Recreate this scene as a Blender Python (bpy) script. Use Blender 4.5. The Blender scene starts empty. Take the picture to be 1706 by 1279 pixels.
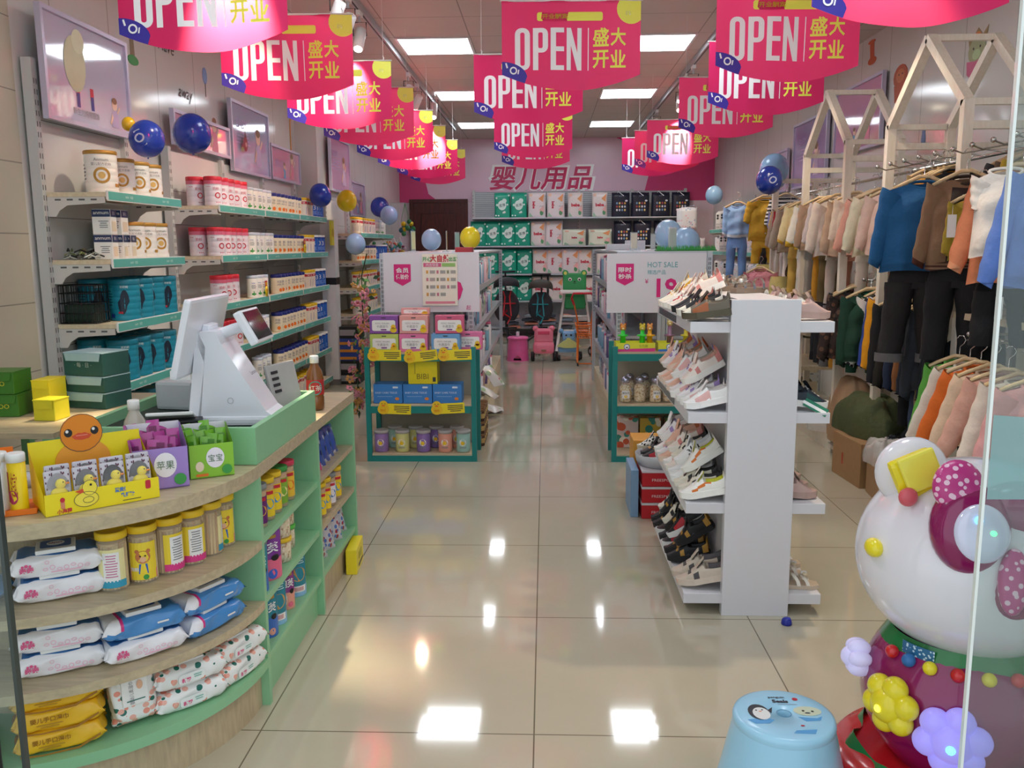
import bpy, bmesh, math, random
from mathutils import Matrix, Vector, Euler, noise
R = math.radians
random.seed(7)
S = bpy.context.scene
COL = S.collection

# ------------------------------------------------------------------ camera
cam_d = bpy.data.cameras.new('camera'); cam = bpy.data.objects.new('camera', cam_d); COL.objects.link(cam)
cam_d.sensor_width = 36.0; cam_d.lens = 36.0 * 1444.4 / 1706.0; cam_d.clip_start = .05; cam_d.clip_end = 100
PIT, YAW, ROL = .1586, -.0392, -.0067
cam.matrix_world = Matrix.Translation((0, 0, 1.3986)) @ Matrix.Rotation(-YAW, 4, 'Z') @ Matrix.Rotation(math.pi/2 - PIT, 4, 'X') @ Matrix.Rotation(ROL, 4, 'Z')
S.camera = cam

# ------------------------------------------------------------------ world, exposure
w = bpy.data.worlds.new('world'); S.world = w; w.use_nodes = True
wn = w.node_tree; bg = wn.nodes['Background']
bg.inputs[0].default_value = (.88, .94, 1.0, 1); bg.inputs[1].default_value = 1.25
S.view_settings.view_transform = 'Standard'; S.view_settings.look = 'None'
S.view_settings.gamma = 1; S.view_settings.use_curve_mapping = False
S.view_settings.exposure = 0.0
PANEL_POWER = 13.0       # ceiling panel radiance
SPOT_POWER = 55.0

# ------------------------------------------------------------------ materials
def lin(c):
    return c/12.92 if c <= .04045 else ((c+.055)/1.055)**2.4
def rgb(h):
    h = h.lstrip('#'); return tuple(lin(int(h[i:i+2], 16)/255) for i in (0, 2, 4)) + (1,)
_M = {}
def mat(h, rough=.5, metal=0, noise_=.06, scale=30, bump=0, bscale=60, trans=0, alpha=1, emit=0, coat=0, spec=.5, translucent=0, ior=1.45, tcol=None):
    key = (tcol, h, rough, metal, noise_, scale, bump, bscale, trans, alpha, emit, coat, spec, translucent, ior)
    if key in _M: return _M[key]
    m = bpy.data.materials.new('paint_' + h.lstrip('#')); m.use_nodes = True
    nt = m.node_tree; N = nt.nodes; L = nt.links; b = N['Principled BSDF']
    c = rgb(h)
    b.inputs['Base Color'].default_value = c
    b.inputs['Roughness'].default_value = rough; b.inputs['Metallic'].default_value = metal
    b.inputs['Specular IOR Level'].default_value = spec; b.inputs['IOR'].default_value = ior
    b.inputs['Coat Weight'].default_value = coat; b.inputs['Coat Roughness'].default_value = .06
    tc = N.new('ShaderNodeTexCoord')
    if noise_:
        n = N.new('ShaderNodeTexNoise'); n.inputs['Scale'].default_value = scale; n.inputs['Detail'].default_value = 3
        L.new(tc.outputs['Object'], n.inputs['Vector'])
        mx = N.new('ShaderNodeMix'); mx.data_type = 'RGBA'
        mx.inputs[6].default_value = tuple(x*(1-noise_) for x in c[:3]) + (1,)
        mx.inputs[7].default_value = tuple(min(1, x*(1+noise_)) for x in c[:3]) + (1,)
        L.new(n.outputs['Fac'], mx.inputs[0]); L.new(mx.outputs[2], b.inputs['Base Color'])
    if bump:
        n2 = N.new('ShaderNodeTexNoise'); n2.inputs['Scale'].default_value = bscale; n2.inputs['Detail'].default_value = 3
        L.new(tc.outputs['Object'], n2.inputs['Vector'])
        bp = N.new('ShaderNodeBump'); bp.inputs['Strength'].default_value = bump; bp.inputs['Distance'].default_value = .01
        L.new(n2.outputs['Fac'], bp.inputs['Height']); L.new(bp.outputs[0], b.inputs['Normal'])
    if trans: b.inputs['Transmission Weight'].default_value = trans
    if alpha < 1: b.inputs['Alpha'].default_value = alpha
    if emit:
        b.inputs['Emission Color'].default_value = c; b.inputs['Emission Strength'].default_value = emit
    if translucent:
        t = N.new('ShaderNodeBsdfTranslucent'); t.inputs[0].default_value = rgb(tcol) if tcol else c
        ms = N.new('ShaderNodeMixShader'); ms.inputs[0].default_value = translucent
        L.new(b.outputs[0], ms.inputs[1]); L.new(t.outputs[0], ms.inputs[2]); L.new(ms.outputs[0], N['Material Output'].inputs[0])
    _M[key] = m
    return m
def wood(h1, h2, scale=(1, 1, 14), rough=.45):
    key = ('wood', h1, h2, scale, rough)
    if key in _M: return _M[key]
    m = bpy.data.materials.new('wood_' + h1.lstrip('#')); m.use_nodes = True
    nt = m.node_tree; N = nt.nodes; L = nt.links; b = N['Principled BSDF']; b.inputs['Roughness'].default_value = rough
    tc = N.new('ShaderNodeTexCoord'); mp = N.new('ShaderNodeMapping'); mp.inputs['Scale'].default_value = scale
    n = N.new('ShaderNodeTexNoise'); n.inputs['Scale'].default_value = 6; n.inputs['Detail'].default_value = 5; n.inputs['Distortion'].default_value = .4
    cr = N.new('ShaderNodeValToRGB'); cr.color_ramp.elements[0].position = .35; cr.color_ramp.elements[1].position = .68
    cr.color_ramp.elements[0].color = rgb(h1); cr.color_ramp.elements[1].color = rgb(h2)
    L.new(tc.outputs['Object'], mp.inputs[0]); L.new(mp.outputs[0], n.inputs['Vector']); L.new(n.outputs['Fac'], cr.inputs[0]); L.new(cr.outputs[0], b.inputs['Base Color'])
    _M[key] = m
    return m
def spots(h, cols, scale=18, thr=.35, rough=.4, seed=0, size=None):
    """a printed pattern of blotches in a few colours over a ground colour"""
    key = ('spots', h, tuple(cols), scale, thr, rough, seed)
    if key in _M: return _M[key]
    m = bpy.data.materials.new('print_' + h.lstrip('#')); m.use_nodes = True
    nt = m.node_tree; N = nt.nodes; L = nt.links; b = N['Principled BSDF']; b.inputs['Roughness'].default_value = rough
    tc = N.new('ShaderNodeTexCoord'); prev = None
    for i, c in enumerate(cols):
        mp = N.new('ShaderNodeMapping'); mp.inputs['Location'].default_value = (seed + i*3.1, i*1.7, seed*.3)
        v = N.new('ShaderNodeTexVoronoi'); v.inputs['Scale'].default_value = scale; v.inputs['Randomness'].default_value = 1
        L.new(tc.outputs['Object'], mp.inputs[0]); L.new(mp.outputs[0], v.inputs['Vector'])
        ma = N.new('ShaderNodeMath'); ma.operation = 'LESS_THAN'; ma.inputs[1].default_value = thr
        L.new(v.outputs['Distance'], ma.inputs[0])
        mx = N.new('ShaderNodeMix'); mx.data_type = 'RGBA'; mx.inputs[7].default_value = rgb(c)
        if prev: L.new(prev, mx.inputs[6])
        else: mx.inputs[6].default_value = rgb(h)
        L.new(ma.outputs[0], mx.inputs[0]); prev = mx.outputs[2]
    L.new(prev, b.inputs['Base Color'])
    _M[key] = m
    return m
def stripes(h1, h2, freq=40, axis='Z', thr=.5, rough=.7):
    key = ('str', h1, h2, freq, axis, thr)
    if key in _M: return _M[key]
    m = bpy.data.materials.new('stripe_' + h1.lstrip('#')); m.use_nodes = True
    nt = m.node_tree; N = nt.nodes; L = nt.links; b = N['Principled BSDF']; b.inputs['Roughness'].default_value = rough
    tc = N.new('ShaderNodeTexCoord'); sp = N.new('ShaderNodeSeparateXYZ'); L.new(tc.outputs['Object'], sp.inputs[0])
    a = N.new('ShaderNodeMath'); a.operation = 'MULTIPLY'; a.inputs[1].default_value = freq; L.new(sp.outputs[axis], a.inputs[0])
    f = N.new('ShaderNodeMath'); f.operation = 'FRACT'; L.new(a.outputs[0], f.inputs[0])
    g = N.new('ShaderNodeMath'); g.operation = 'LESS_THAN'; g.inputs[1].default_value = thr; L.new(f.outputs[0], g.inputs[0])
    mx = N.new('ShaderNodeMix'); mx.data_type = 'RGBA'; mx.inputs[6].default_value = rgb(h1); mx.inputs[7].default_value = rgb(h2)
    L.new(g.outputs[0], mx.inputs[0]); L.new(mx.outputs[2], b.inputs['Base Color'])
    _M[key] = m
    return m
def grid_mat(name, h, hs, ax, px, ox, ay, py, oy, wd, rough=.4, vary=.03, coat=0, bumpy=0, big=0):
    """tiles: thin seams every px along axis ax and py along ay"""
    m = bpy.data.materials.new(name); m.use_nodes = True
    nt = m.node_tree; N = nt.nodes; L = nt.links; b = N['Principled BSDF']; b.inputs['Roughness'].default_value = rough
    b.inputs['Coat Weight'].default_value = coat; b.inputs['Coat Roughness'].default_value = .03
    g = N.new('ShaderNodeNewGeometry'); sp = N.new('ShaderNodeSeparateXYZ'); L.new(g.outputs['Position'], sp.inputs[0])
    def M2(op, a, bb):
        n = N.new('ShaderNodeMath'); n.operation = op
        for i, q in enumerate((a, bb)):
            if q is None: continue
            if isinstance(q, (int, float)): n.inputs[i].default_value = q
            else: L.new(q, n.inputs[i])
        return n.outputs[0]
    def seam(axis, p, o):
        a = M2('SUBTRACT', sp.outputs[axis], o); a = M2('DIVIDE', a, p); a = M2('FRACT', a, None)
        a = M2('SUBTRACT', a, .5); a = M2('ABSOLUTE', a, None); return M2('GREATER_THAN', a, .5 - wd/p)
    s = M2('MAXIMUM', seam(ax, px, ox), seam(ay, py, oy))
    n1 = N.new('ShaderNodeTexNoise'); n1.inputs['Scale'].default_value = 2.2; n1.inputs['Detail'].default_value = 6; n1.inputs['Roughness'].default_value = .65
    L.new(g.outputs['Position'], n1.inputs['Vector'])
    mx = N.new('ShaderNodeMix'); mx.data_type = 'RGBA'; c = rgb(h)
    mx.inputs[6].default_value = tuple(x*(1-vary*2) for x in c[:3])+(1,); mx.inputs[7].default_value = tuple(min(1, x*(1+vary*2)) for x in c[:3])+(1,)
    L.new(n1.outputs['Fac'], mx.inputs[0])
    m2 = N.new('ShaderNodeMix'); m2.data_type = 'RGBA'; m2.inputs[7].default_value = rgb(hs)
    L.new(s, m2.inputs[0]); L.new(mx.outputs[2], m2.inputs[6]); L.new(m2.outputs[2], b.inputs['Base Color'])
    return m

WHITE = mat('ececea', .4); GREYM = mat('b9bcc0', .45, noise_=.03); STEEL = mat('c9cbce', .25, .9, noise_=.02)
BLACK = mat('17171a', .45); DARK = mat('2b2b30', .5); GOLD = mat('b08a45', .35, .3)
TEALF = mat('17807c', .4, noise_=.04); WOODL = wood('b39c82', 'c9b59c', (1, 9, 9)); WOODP = wood('d8c6a4', 'e4d6b8', (9, 1, 9), .5)
MINT = mat('8fc79a', .42, noise_=.03); MINTD = mat('79b487', .45, noise_=.03)
TEXT_D = mat('3a3a40', .5, noise_=0); PAPER = mat('f2f1ee', .55, noise_=.01)
CREAM = mat('ece4d2', .5, noise_=.03)

# ------------------------------------------------------------------ geometry builder
_T = {}
def text_data(s, bold=0.0, res=2):
    k = (s, bold, res)
    if k in _T: return _T[k]
    cu = bpy.data.curves.new('t', 'FONT'); cu.body = s; cu.size = 1; cu.align_x = 'CENTER'; cu.align_y = 'CENTER'; cu.resolution_u = res; cu.offset = bold
    ob = bpy.data.objects.new('t', cu); COL.objects.link(ob); bpy.context.view_layer.update()
    me = bpy.data.meshes.new_from_object(ob.evaluated_get(bpy.context.evaluated_depsgraph_get()))
    v = [tuple(x.co) for x in me.vertices]; f = [tuple(p.vertices) for p in me.polygons]
    bpy.data.objects.remove(ob); bpy.data.curves.remove(cu); bpy.data.meshes.remove(me)
    if v:
        x0 = min(a[0] for a in v); x1 = max(a[0] for a in v); y0 = min(a[1] for a in v); y1 = max(a[1] for a in v)
        cx, cy = (x0+x1)/2, (y0+y1)/2
        v = [((a[0]-cx), (a[1]-cy), 0) for a in v]; ext = (x1-x0, y1-y0)
    else: ext = (1, 1)
    _T[k] = (v, f, ext)
    return _T[k]
def T3(x, y, z): return Matrix.Translation((x, y, z))
def RX(a): return Matrix.Rotation(R(a), 4, 'X')
def RY(a): return Matrix.Rotation(R(a), 4, 'Y')
def RZ(a): return Matrix.Rotation(R(a), 4, 'Z')
def SC(x, y, z): return Matrix.Diagonal((x, y, z, 1))
FRONT = RX(90)            # text plane turned to face -Y
FX = RZ(90) @ RX(90)      # text plane turned to face +X
FXN = RZ(-90) @ RX(90)    # faces -X
class G:
    def __init__(s): s.v = []; s.f = []; s.mi = []; s.sm = []; s.mats = []
    def _m(s, m):
        if m not in s.mats: s.mats.append(m)
        return s.mats.index(m)
    def add(s, vs, fs, m, M=None, smooth=False, wrap=None):
        o = len(s.v); k = s._m(m)
        for p in vs:
            p = Vector(p)
            if wrap:
                a = p.x/wrap; rr = wrap + p.z; p = Vector((rr*math.sin(a), -rr*math.cos(a), p.y))
            s.v.append((M @ p) if M else p)
        for f in fs: s.f.append(tuple(i+o for i in f)); s.mi.append(k); s.sm.append(smooth)
        return s
    def box(s, x0, x1, y0, y1, z0, z1, m, M=None, bev=0):
        if bev:
            bm = bmesh.new(); bmesh.ops.create_cube(bm, size=1)
            for v in bm.verts: v.co = Vector(((x0+x1)/2 + v.co.x*(x1-x0), (y0+y1)/2 + v.co.y*(y1-y0), (z0+z1)/2 + v.co.z*(z1-z0)))
            bmesh.ops.bevel(bm, geom=bm.edges[:], offset=bev, segments=2, affect='EDGES', profile=.6)
            bm.verts.index_update()
            s.add([v.co.copy() for v in bm.verts], [[v.index for v in f.verts] for f in bm.faces], m, M, False); bm.free(); return s
        vs = [(x0, y0, z0), (x1, y0, z0), (x1, y1, z0), (x0, y1, z0), (x0, y0, z1), (x1, y0, z1), (x1, y1, z1), (x0, y1, z1)]
        return s.add(vs, [(0, 3, 2, 1), (4, 5, 6, 7), (0, 1, 5, 4), (1, 2, 6, 5), (2, 3, 7, 6), (3, 0, 4, 7)], m, M)
    def lathe(s, prof, m, n=24, M=None, smooth=True, cap=True, ms=None, sx=1, sy=1):
        """prof: (r,z) list bottom to top; ms: optional material per segment"""
        o = len(s.v); 
        for r, z in prof:
            for i in range(n):
                a = 2*math.pi*i/n; p = Vector((r*math.cos(a)*sx, r*math.sin(a)*sy, z)); s.v.append(M @ p if M else p)
        for j in range(len(prof)-1):
            k = s._m(ms[j] if ms else m)
            for i in range(n):
                i2 = (i+1) % n
                s.f.append((o+j*n+i, o+j*n+i2, o+(j+1)*n+i2, o+(j+1)*n+i)); s.mi.append(k); s.sm.append(smooth)
        if cap:
            if prof[0][0] > 1e-5: s.f.append(tuple(o+i for i in reversed(range(n)))); s.mi.append(s._m(ms[0] if ms else m)); s.sm.append(False)
            if prof[-1][0] > 1e-5: s.f.append(tuple(o+(len(prof)-1)*n+i for i in range(n))); s.mi.append(s._m(ms[-1] if ms else m)); s.sm.append(False)
        return s
    def tube(s, pts, r, m, n=8, M=None, closed=False, r2=None):
        pts = [Vector(p) for p in pts]; o = len(s.v); L = len(pts); k = s._m(m); up = None
        for j, p in enumerate(pts):
            a = pts[(j-1) % L] if (closed or j > 0) else p; b = pts[(j+1) % L] if (closed or j < L-1) else p
            d = (b-a); d = d.normalized() if d.length > 1e-9 else Vector((0, 0, 1))
            if up is None: up = Vector((0, 0, 1)) if abs(d.z) < .9 else Vector((1, 0, 0))
            x = d.cross(up); x = x.normalized() if x.length > 1e-6 else Vector((1, 0, 0)); y = d.cross(x).normalized(); up = -y if (-y).dot(up) > 0 else y
            rr = r if r2 is None else r + (r2-r)*j/max(1, L-1)
            if isinstance(r, (list, tuple)): rr = r[j]
            for i in range(n):
                t = 2*math.pi*i/n; q = p + (x*math.cos(t) + y*math.sin(t))*rr; s.v.append(M @ q if M else q)
        for j in range(L if closed else L-1):
            j2 = (j+1) % L
            for i in range(n):
                i2 = (i+1) % n; s.f.append((o+j*n+i, o+j*n+i2, o+j2*n+i2, o+j2*n+i)); s.mi.append(k); s.sm.append(True)
        if not closed:
            s.f.append(tuple(o+i for i in range(n))); s.mi.append(k); s.sm.append(False)
            s.f.append(tuple(o+(L-1)*n+i for i in reversed(range(n)))); s.mi.append(k); s.sm.append(False)
        return s
    def prism(s, poly, d, m, M=None, side=None):
        """poly in local xy, extruded from z=0 to z=d"""
        n = len(poly); s.add([(x, y, d) for x, y in poly], [tuple(range(n))], m, M)
        s.add([(x, y, 0) for x, y in poly], [tuple(reversed(range(n)))], side or m, M)
        vs = [(x, y, 0) for x, y in poly] + [(x, y, d) for x, y in poly]
        return s.add(vs, [(i, (i+1) % n, (i+1) % n+n, i+n) for i in range(n)], side or m, M)
    def poly(s, pts, m, M=None, wrap=None, z=.0012):
        return s.add([(p[0], p[1], z) for p in pts], [tuple(range(len(pts)))], m, M, wrap=wrap)
    def rect(s, cx, cy, w, h, m, M=None, wrap=None, z=.0012, rad=0):
        if wrap:
            k = max(2, int(w/wrap/.25)+1)
            vs = []; fs = []
            for i in range(k+1):
                x = cx-w/2+w*i/k; vs += [(x, cy-h/2, z), (x, cy+h/2, z)]
                if i: fs.append((2*i-2, 2*i, 2*i+1, 2*i-1))
            return s.add(vs, fs, m, M, wrap=wrap)
        if rad:
            pts = []
            for qx, qy, a0 in ((1, -1, -90), (1, 1, 0), (-1, 1, 90), (-1, -1, 180)):
                for t in range(5):
                    a = R(a0+t*22.5); pts.append((cx+qx*(w/2-rad)+rad*math.cos(a), cy+qy*(h/2-rad)+rad*math.sin(a)))
            return s.poly(pts, m, M, z=z)
        return s.poly([(cx-w/2, cy-h/2), (cx+w/2, cy-h/2), (cx+w/2, cy+h/2), (cx-w/2, cy+h/2)], m, M, z=z)
    def disc(s, cx, cy, rx, m, M=None, wrap=None, z=.0014, ry=None, n=20, ring=0, a0=0, a1=360):
        ry = ry or rx
        if ring:
            vs = []; fs = []; full = a1-a0 >= 360
            for i in range(n+1):
                a = R(a0+(a1-a0)*i/n); c, q = math.cos(a), math.sin(a)
                vs += [(cx+rx*c, cy+ry*q, z), (cx+(rx-ring)*c, cy+(ry-ring)*q, z)]
                if i: fs.append((2*i-2, 2*i, 2*i+1, 2*i-1))
            return s.add(vs, fs, m, M, wrap=wrap)
        return s.poly([(cx+rx*math.cos(2*math.pi*i/n), cy+ry*math.sin(2*math.pi*i/n)) for i in range(n)], m, M, wrap=wrap, z=z)
    def text(s, t, cx, cy, h, m, M=None, wrap=None, z=.002, sx=1, bold=0.0, w=None, rot=0, res=2, shear=0):
        v, f, e = text_data(t, bold, res)
        if not v: return s
        k = h/e[1]; kx = (w/e[0]) if w else k*sx; c, q = math.cos(R(rot)), math.sin(R(rot))
        vs = [(cx+(a[0]*kx+a[1]*k*shear)*c-a[1]*k*q, cy+a[0]*kx*q+a[1]*k*c, z) for a in v]
        return s.add(vs, f, m, M, wrap=wrap)
    def sphere(s, c, r, m, nu=20, nv=12, M=None, rot=None):
        if isinstance(r, (int, float)): r = (r, r, r)
        B = T3(*c) @ (rot or Matrix()) @ SC(*r)
        if M: B = M @ B
        return s.lathe([(max(1e-6, math.sin(math.pi*j/nv)) if 0 < j < nv else 1e-6, -math.cos(math.pi*j/nv)) for j in range(nv+1)], m, nu, B, True, False)
    def surf(s, fn, nu, nv, m, M=None, smooth=True, closed_u=False, mf=None):
        vs = [fn(i/(nu if closed_u else nu), j/nv) for j in range(nv+1) for i in range(nu if closed_u else nu+1)]
        W = nu if closed_u else nu+1; o = len(s.v)
        for p in vs: s.v.append(M @ Vector(p) if M else Vector(p))
        for j in range(nv):
            for i in range(nu):
                i2 = (i+1) % W if closed_u else i+1
                s.f.append((o+j*W+i, o+j*W+i2, o+(j+1)*W+i2, o+(j+1)*W+i)); s.mi.append(s._m(mf(i/nu, j/nv) if mf else m)); s.sm.append(smooth)
        return s
    def mesh(s, name='m'):
        me = bpy.data.meshes.new(name); me.from_pydata([tuple(p) for p in s.v], [], s.f)
        for m in s.mats: me.materials.append(m)
        me.polygons.foreach_set('material_index', s.mi); me.polygons.foreach_set('use_smooth', s.sm); me.update()
        return me
    def build(s, name, parent=None, M=None):
        o = bpy.data.objects.new(name, s.mesh(name)); COL.objects.link(o)
        if parent: o.parent = parent
        if M: o.matrix_local = M
        return o
def tag(o, label, cat, group=None):
    o['label'] = label; o['category'] = cat
    if group: o['group'] = group
    return o
def struct(o, label=None):
    o['kind'] = 'structure'
    if label: o['label'] = label
    return o
def thing(name, label, cat, loc=(0, 0, 0), rz=0, group=None, M=None):
    o = bpy.data.objects.new(name, None); COL.objects.link(o); o.empty_display_size = .05
    if M: o.matrix_local = M
    else: o.location = loc; o.rotation_euler = (0, 0, R(rz))
    return tag(o, label, cat, group)
def copy_tree(o, parent=None):
    c = o.copy(); COL.objects.link(c); c.parent = parent
    for ch in o.children: copy_tree(ch, c)
    return c
class Kind:
    """one of a kind with its parts; every placing after the first is a copy of the thing and of each of its parts"""
    def __init__(s, name, cat, parts): s.name = name; s.cat = cat; s.parts = parts; s.first = None
    def place(s, M, label, group=None):
        if s.first is None:
            if len(s.parts) == 1 and s.parts[0][0] is None: o = bpy.data.objects.new(s.name, s.parts[0][1].mesh(s.name)); COL.objects.link(o)
            else:
                o = bpy.data.objects.new(s.name, None); COL.objects.link(o); o.empty_display_size = .03; made = {}
                for nm, g, *sub in s.parts:
                    if nm is None: continue
                    p = g.build(nm, made.get(sub[0]) if sub else o); made[nm] = p
                    if len(sub) > 1 and sub[1]: p['label'] = sub[1]
            s.first = o; s.src = o
        else:
            o = copy_tree(s.first)
        o.matrix_local = M if isinstance(M, Matrix) else T3(*M)
        tag(o, label, s.cat, group)
        return o
ORD = ['first', 'second', 'third', 'fourth', 'fifth', 'sixth', 'seventh', 'eighth', 'ninth', 'tenth', 'eleventh', 'twelfth', 'thirteenth', 'fourteenth', 'fifteenth', 'sixteenth', 'seventeenth', 'eighteenth', 'nineteenth', 'twentieth']
# ================================================================== room
ZC = 3.035
floor_m = grid_mat('floor_tile', 'bdb5a0', '6f6856', 'X', .8, -.034, 'Y', .8, 2.319, .0022, rough=.07, vary=.05, coat=.3)
struct(G().box(-4, 4, -1, 14.2, -.1, 0, floor_m).build('floor'), 'glossy beige floor tiles')
ceil_m = grid_mat('ceiling_panel', 'cfc3ba', '8e847c', 'X', .6, 0, 'Y', .6, 0, .004, rough=.55)
struct(G().box(-3.0, 3.0, 1.3, 14.2, ZC, ZC+.1, ceil_m).build('ceiling'), 'pale grid ceiling')
walltile = grid_mat('wall_tile', 'c5bda9', '8f8878', 'Z', .335, .13, 'Y', .67, .2, .003, rough=.35)
panel_m = grid_mat('wall_panel_gloss', 'dcdad6', 'a9a7a2', 'Y', .61, .29, 'Z', 5, -1, .004, rough=.12, vary=.01)
g = G().box(-2.72, -2.52, 1.3, 4.2, 0, ZC, walltile).box(-2.72, -2.52, 4.2, 8.9, 0, ZC, panel_m).box(-2.72, -2.3, 8.9, 14.1, 0, ZC, panel_m)
struct(g.build('wall_left'), 'cream tiled wall turning into glossy white panels')
g = G().box(2.62, 2.8, 1.3, 14.1, 0, ZC, panel_m)
struct(g.build('wall_right'), 'glossy white panelled wall behind the clothes racks')
PINK = mat('d8447f', .22, noise_=.03); LILAC = mat('e7c6d8', .22, noise_=.02); PINKW = mat('e9d3df', .3)
g = G().box(-2.72, 2.8, 13.9, 14.1, 0, 2.07, PINKW).box(-2.72, 2.8, 13.9, 14.1, 2.07, ZC, PINK)
B = T3(0, 13.9, 0) @ FRONT
g.poly([(-.15+1.75*math.cos(a/24*math.pi*2), max(2.071, min(ZC-.001, 2.45+.95*math.sin(a/24*math.pi*2)))) for a in range(24)], LILAC, B)
g.text('婴儿用品', -.06, 2.43, .42, mat('ffffff', .4, noise_=0), B, z=.004, bold=.045, w=1.68, shear=.2)
g.text('婴儿用品', -.06, 2.43, .36, mat('cf2b63', .4, noise_=0), B, z=.006, bold=.02, w=1.58, shear=.2)
struct(g.build('wall_back'), 'pink rear wall with large pink characters')
d = thing('door_1', 'dark brown panelled wooden door in the rear wall', 'door', (-1.68, 13.9, 0)); d['kind'] = 'structure'
DB = wood('3d1512', '52201a', (6, 6, 1), .4)
g = G().box(-.40, .40, -.05, 0, 0, 2.07, DB)
for zz in ((.15, .95), (1.1, 1.9)):
    g.box(-.28, .28, -.062, -.05, zz[0], zz[1], DB, bev=.01)
g.build('door_panel', d)
G().box(-.46, -.40, -.07, 0, 0, 2.12, DB).box(.40, .46, -.07, 0, 0, 2.12, DB).box(-.40, .40, -.07, 0, 2.07, 2.12, DB).build('door_frame', d)
G().sphere((.33, -.09, 1.0), .025, STEEL).build('door_handle', d)

# ceiling light panels
LM = bpy.data.materials.new('light_panel'); LM.use_nodes = True
b_ = LM.node_tree.nodes['Principled BSDF']; b_.inputs['Base Color'].default_value = (1, 1, 1, 1)
b_.inputs['Emission Color'].default_value = (.86, .93, 1, 1); b_.inputs['Emission Strength'].default_value = PANEL_POWER
lp = Kind('ceiling_light', 'ceiling light', [
    ('frame', G().box(-.3, .3, -.3, -.28, -.012, 0, WHITE).box(-.3, .3, .28, .3, -.012, 0, WHITE).box(-.3, -.28, -.28, .28, -.012, 0, WHITE).box(.28, .3, -.28, .28, -.012, 0, WHITE)),
    ('diffuser', G().box(-.28, .28, -.28, .28, -.008, -.001, LM))])
rows_ = ['over the entrance', 'second row from the entrance', 'third row from the entrance', 'fourth row from the entrance', 'row beside the rear wall']
for i, y in enumerate((2.7, 5.1, 7.5, 9.9, 12.3)):
    for j, x in enumerate((-.9, .9)):
        lp.place((x, y, ZC), 'square white ceiling light panel above the %s, %s' % (('milk powder side', 'clothes side')[j], rows_[i]), 'square ceiling light panels')

# track and spotlights
def track(x, y0, y1, lab):
    t = thing('ceiling_track', lab, 'light track', (x, y0, 0))
    G().box(-.018, .018, 0, y1-y0, 2.985, ZC, GREYM).build('rail', t)
    G().box(-.014, .014, -.03, .0, 2.98, ZC, DARK).build('end_cap', t)
    G().box(-.004, .004, .02, y1-y0-.02, 2.982, 2.99, BLACK).build('conductor_slot', t)
track(-1.27, 3.2, 12.5, 'pale grey ceiling light track above the milk powder shelves')
track(1.33, 3.2, 12.5, 'pale grey ceiling light track above the clothes side')
SPM = bpy.data.materials.new('spot_face'); SPM.use_nodes = True
b_ = SPM.node_tree.nodes['Principled BSDF']; b_.inputs['Emission Color'].default_value = (1, .86, .62, 1); b_.inputs['Emission Strength'].default_value = 25
sp_g = G().lathe([(.028, -.12), (.036, -.115), (.038, .05), (.03, .06)], WHITE, 20)
sp_k = Kind('track_spotlight', 'spotlight', [
    ('housing', sp_g),
    ('lamp_face', G().lathe([(.028, -.1215), (.0275, -.1205)], SPM, 16)),
    ('bracket', G().tube([(-.045, 0, 0), (-.045, 0, .09), (.045, 0, .09), (.045, 0, 0)], .004, DARK).tube([(0, 0, .09), (0, 0, .13)], .008, GREYM)),
    ('adapter', G().box(-.015, .015, -.05, .05, .13, .16, WHITE))])
def spot(x, y, aim, power, lab, ang=70, warm=(1, .80, .55)):
    p = Vector((x, y, 2.82)); d = (Vector(aim)-p).normalized(); q = (-d).to_track_quat('Z', 'Y')
    o = thing('track_spotlight', lab, 'spotlight', tuple(p), 0, 'track spotlights')
    mw = q.to_matrix().to_4x4()
    if sp_k.first is None:
        sp_k.place(T3(0, 0, -50), 'x'); src = sp_k.first
        sp_k.kids = {c.name.split('.')[0]: c.data for c in src.children}
        for c in list(src.children): bpy.data.objects.remove(c)
        bpy.data.objects.remove(src); sp_k.first = True
    for nm, me in sp_k.kids.items():
        c = bpy.data.objects.new(nm, me); COL.objects.link(c); c.parent = o
        if nm in ('housing', 'lamp_face'): c.matrix_local = mw
    l = bpy.data.lights.new('spot_lamp', 'SPOT'); l.energy = power; l.spot_size = R(ang); l.spot_blend = .6; l.color = warm; l.shadow_soft_size = .03
    lo = bpy.data.objects.new('spot_lamp', l); COL.objects.link(lo); lo.parent = o; lo.matrix_local = mw @ T3(0, 0, -.13)
P = SPOT_POWER
spot(-1.22, 3.88, (-1.25, 3.61, 2.36), P*9, 'white track spotlight glowing behind the first banner above the checkout', 46)
spot(-1.27, 4.35, (-2.3, 5.0, 1.2), P*.7, 'white track spotlight turned to the milk powder cans, above the banner of the second row')
spot(-1.27, 5.55, (-2.3, 6.2, 1.0), P*.9, 'white cylinder spotlight on the track, first of the visible three')
spot(-1.27, 5.85, (-2.3, 7.0, 1.0), P*.9, 'white cylinder spotlight on the track, second of the visible three')
spot(-1.27, 6.2, (-1.28, 5.95, 2.45), P*4, 'white cylinder spotlight on the track, third of the visible three', 44)
spot(-1.27, 8.35, (-1.2, 7.3, 1.5), P*.4, 'lit track spotlight hanging past the second light panel')
spot(-1.27, 8.9, (-2.2, 9.8, 1.2), P, 'white track spotlight hanging in front of the third light panel')
spot(-1.17, 9.4, (-1.16, 9.11, 2.38), P*9, 'track spotlight glowing through the far banners of the milk powder side', 44)
spot(1.33, 3.7, (.85, 3.0, .3), P*1.5, 'track spotlight aimed at the shoe rack from over the entrance', 75)
spot(1.33, 4.9, (2.1, 4.6, 1.2), P*.7, 'track spotlight aimed at the blue sweatshirt')
spot(1.33, 6.05, (2.1, 6.5, 1.0), P*.7, 'track spotlight aimed at the pale clothes on the house rack')
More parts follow.
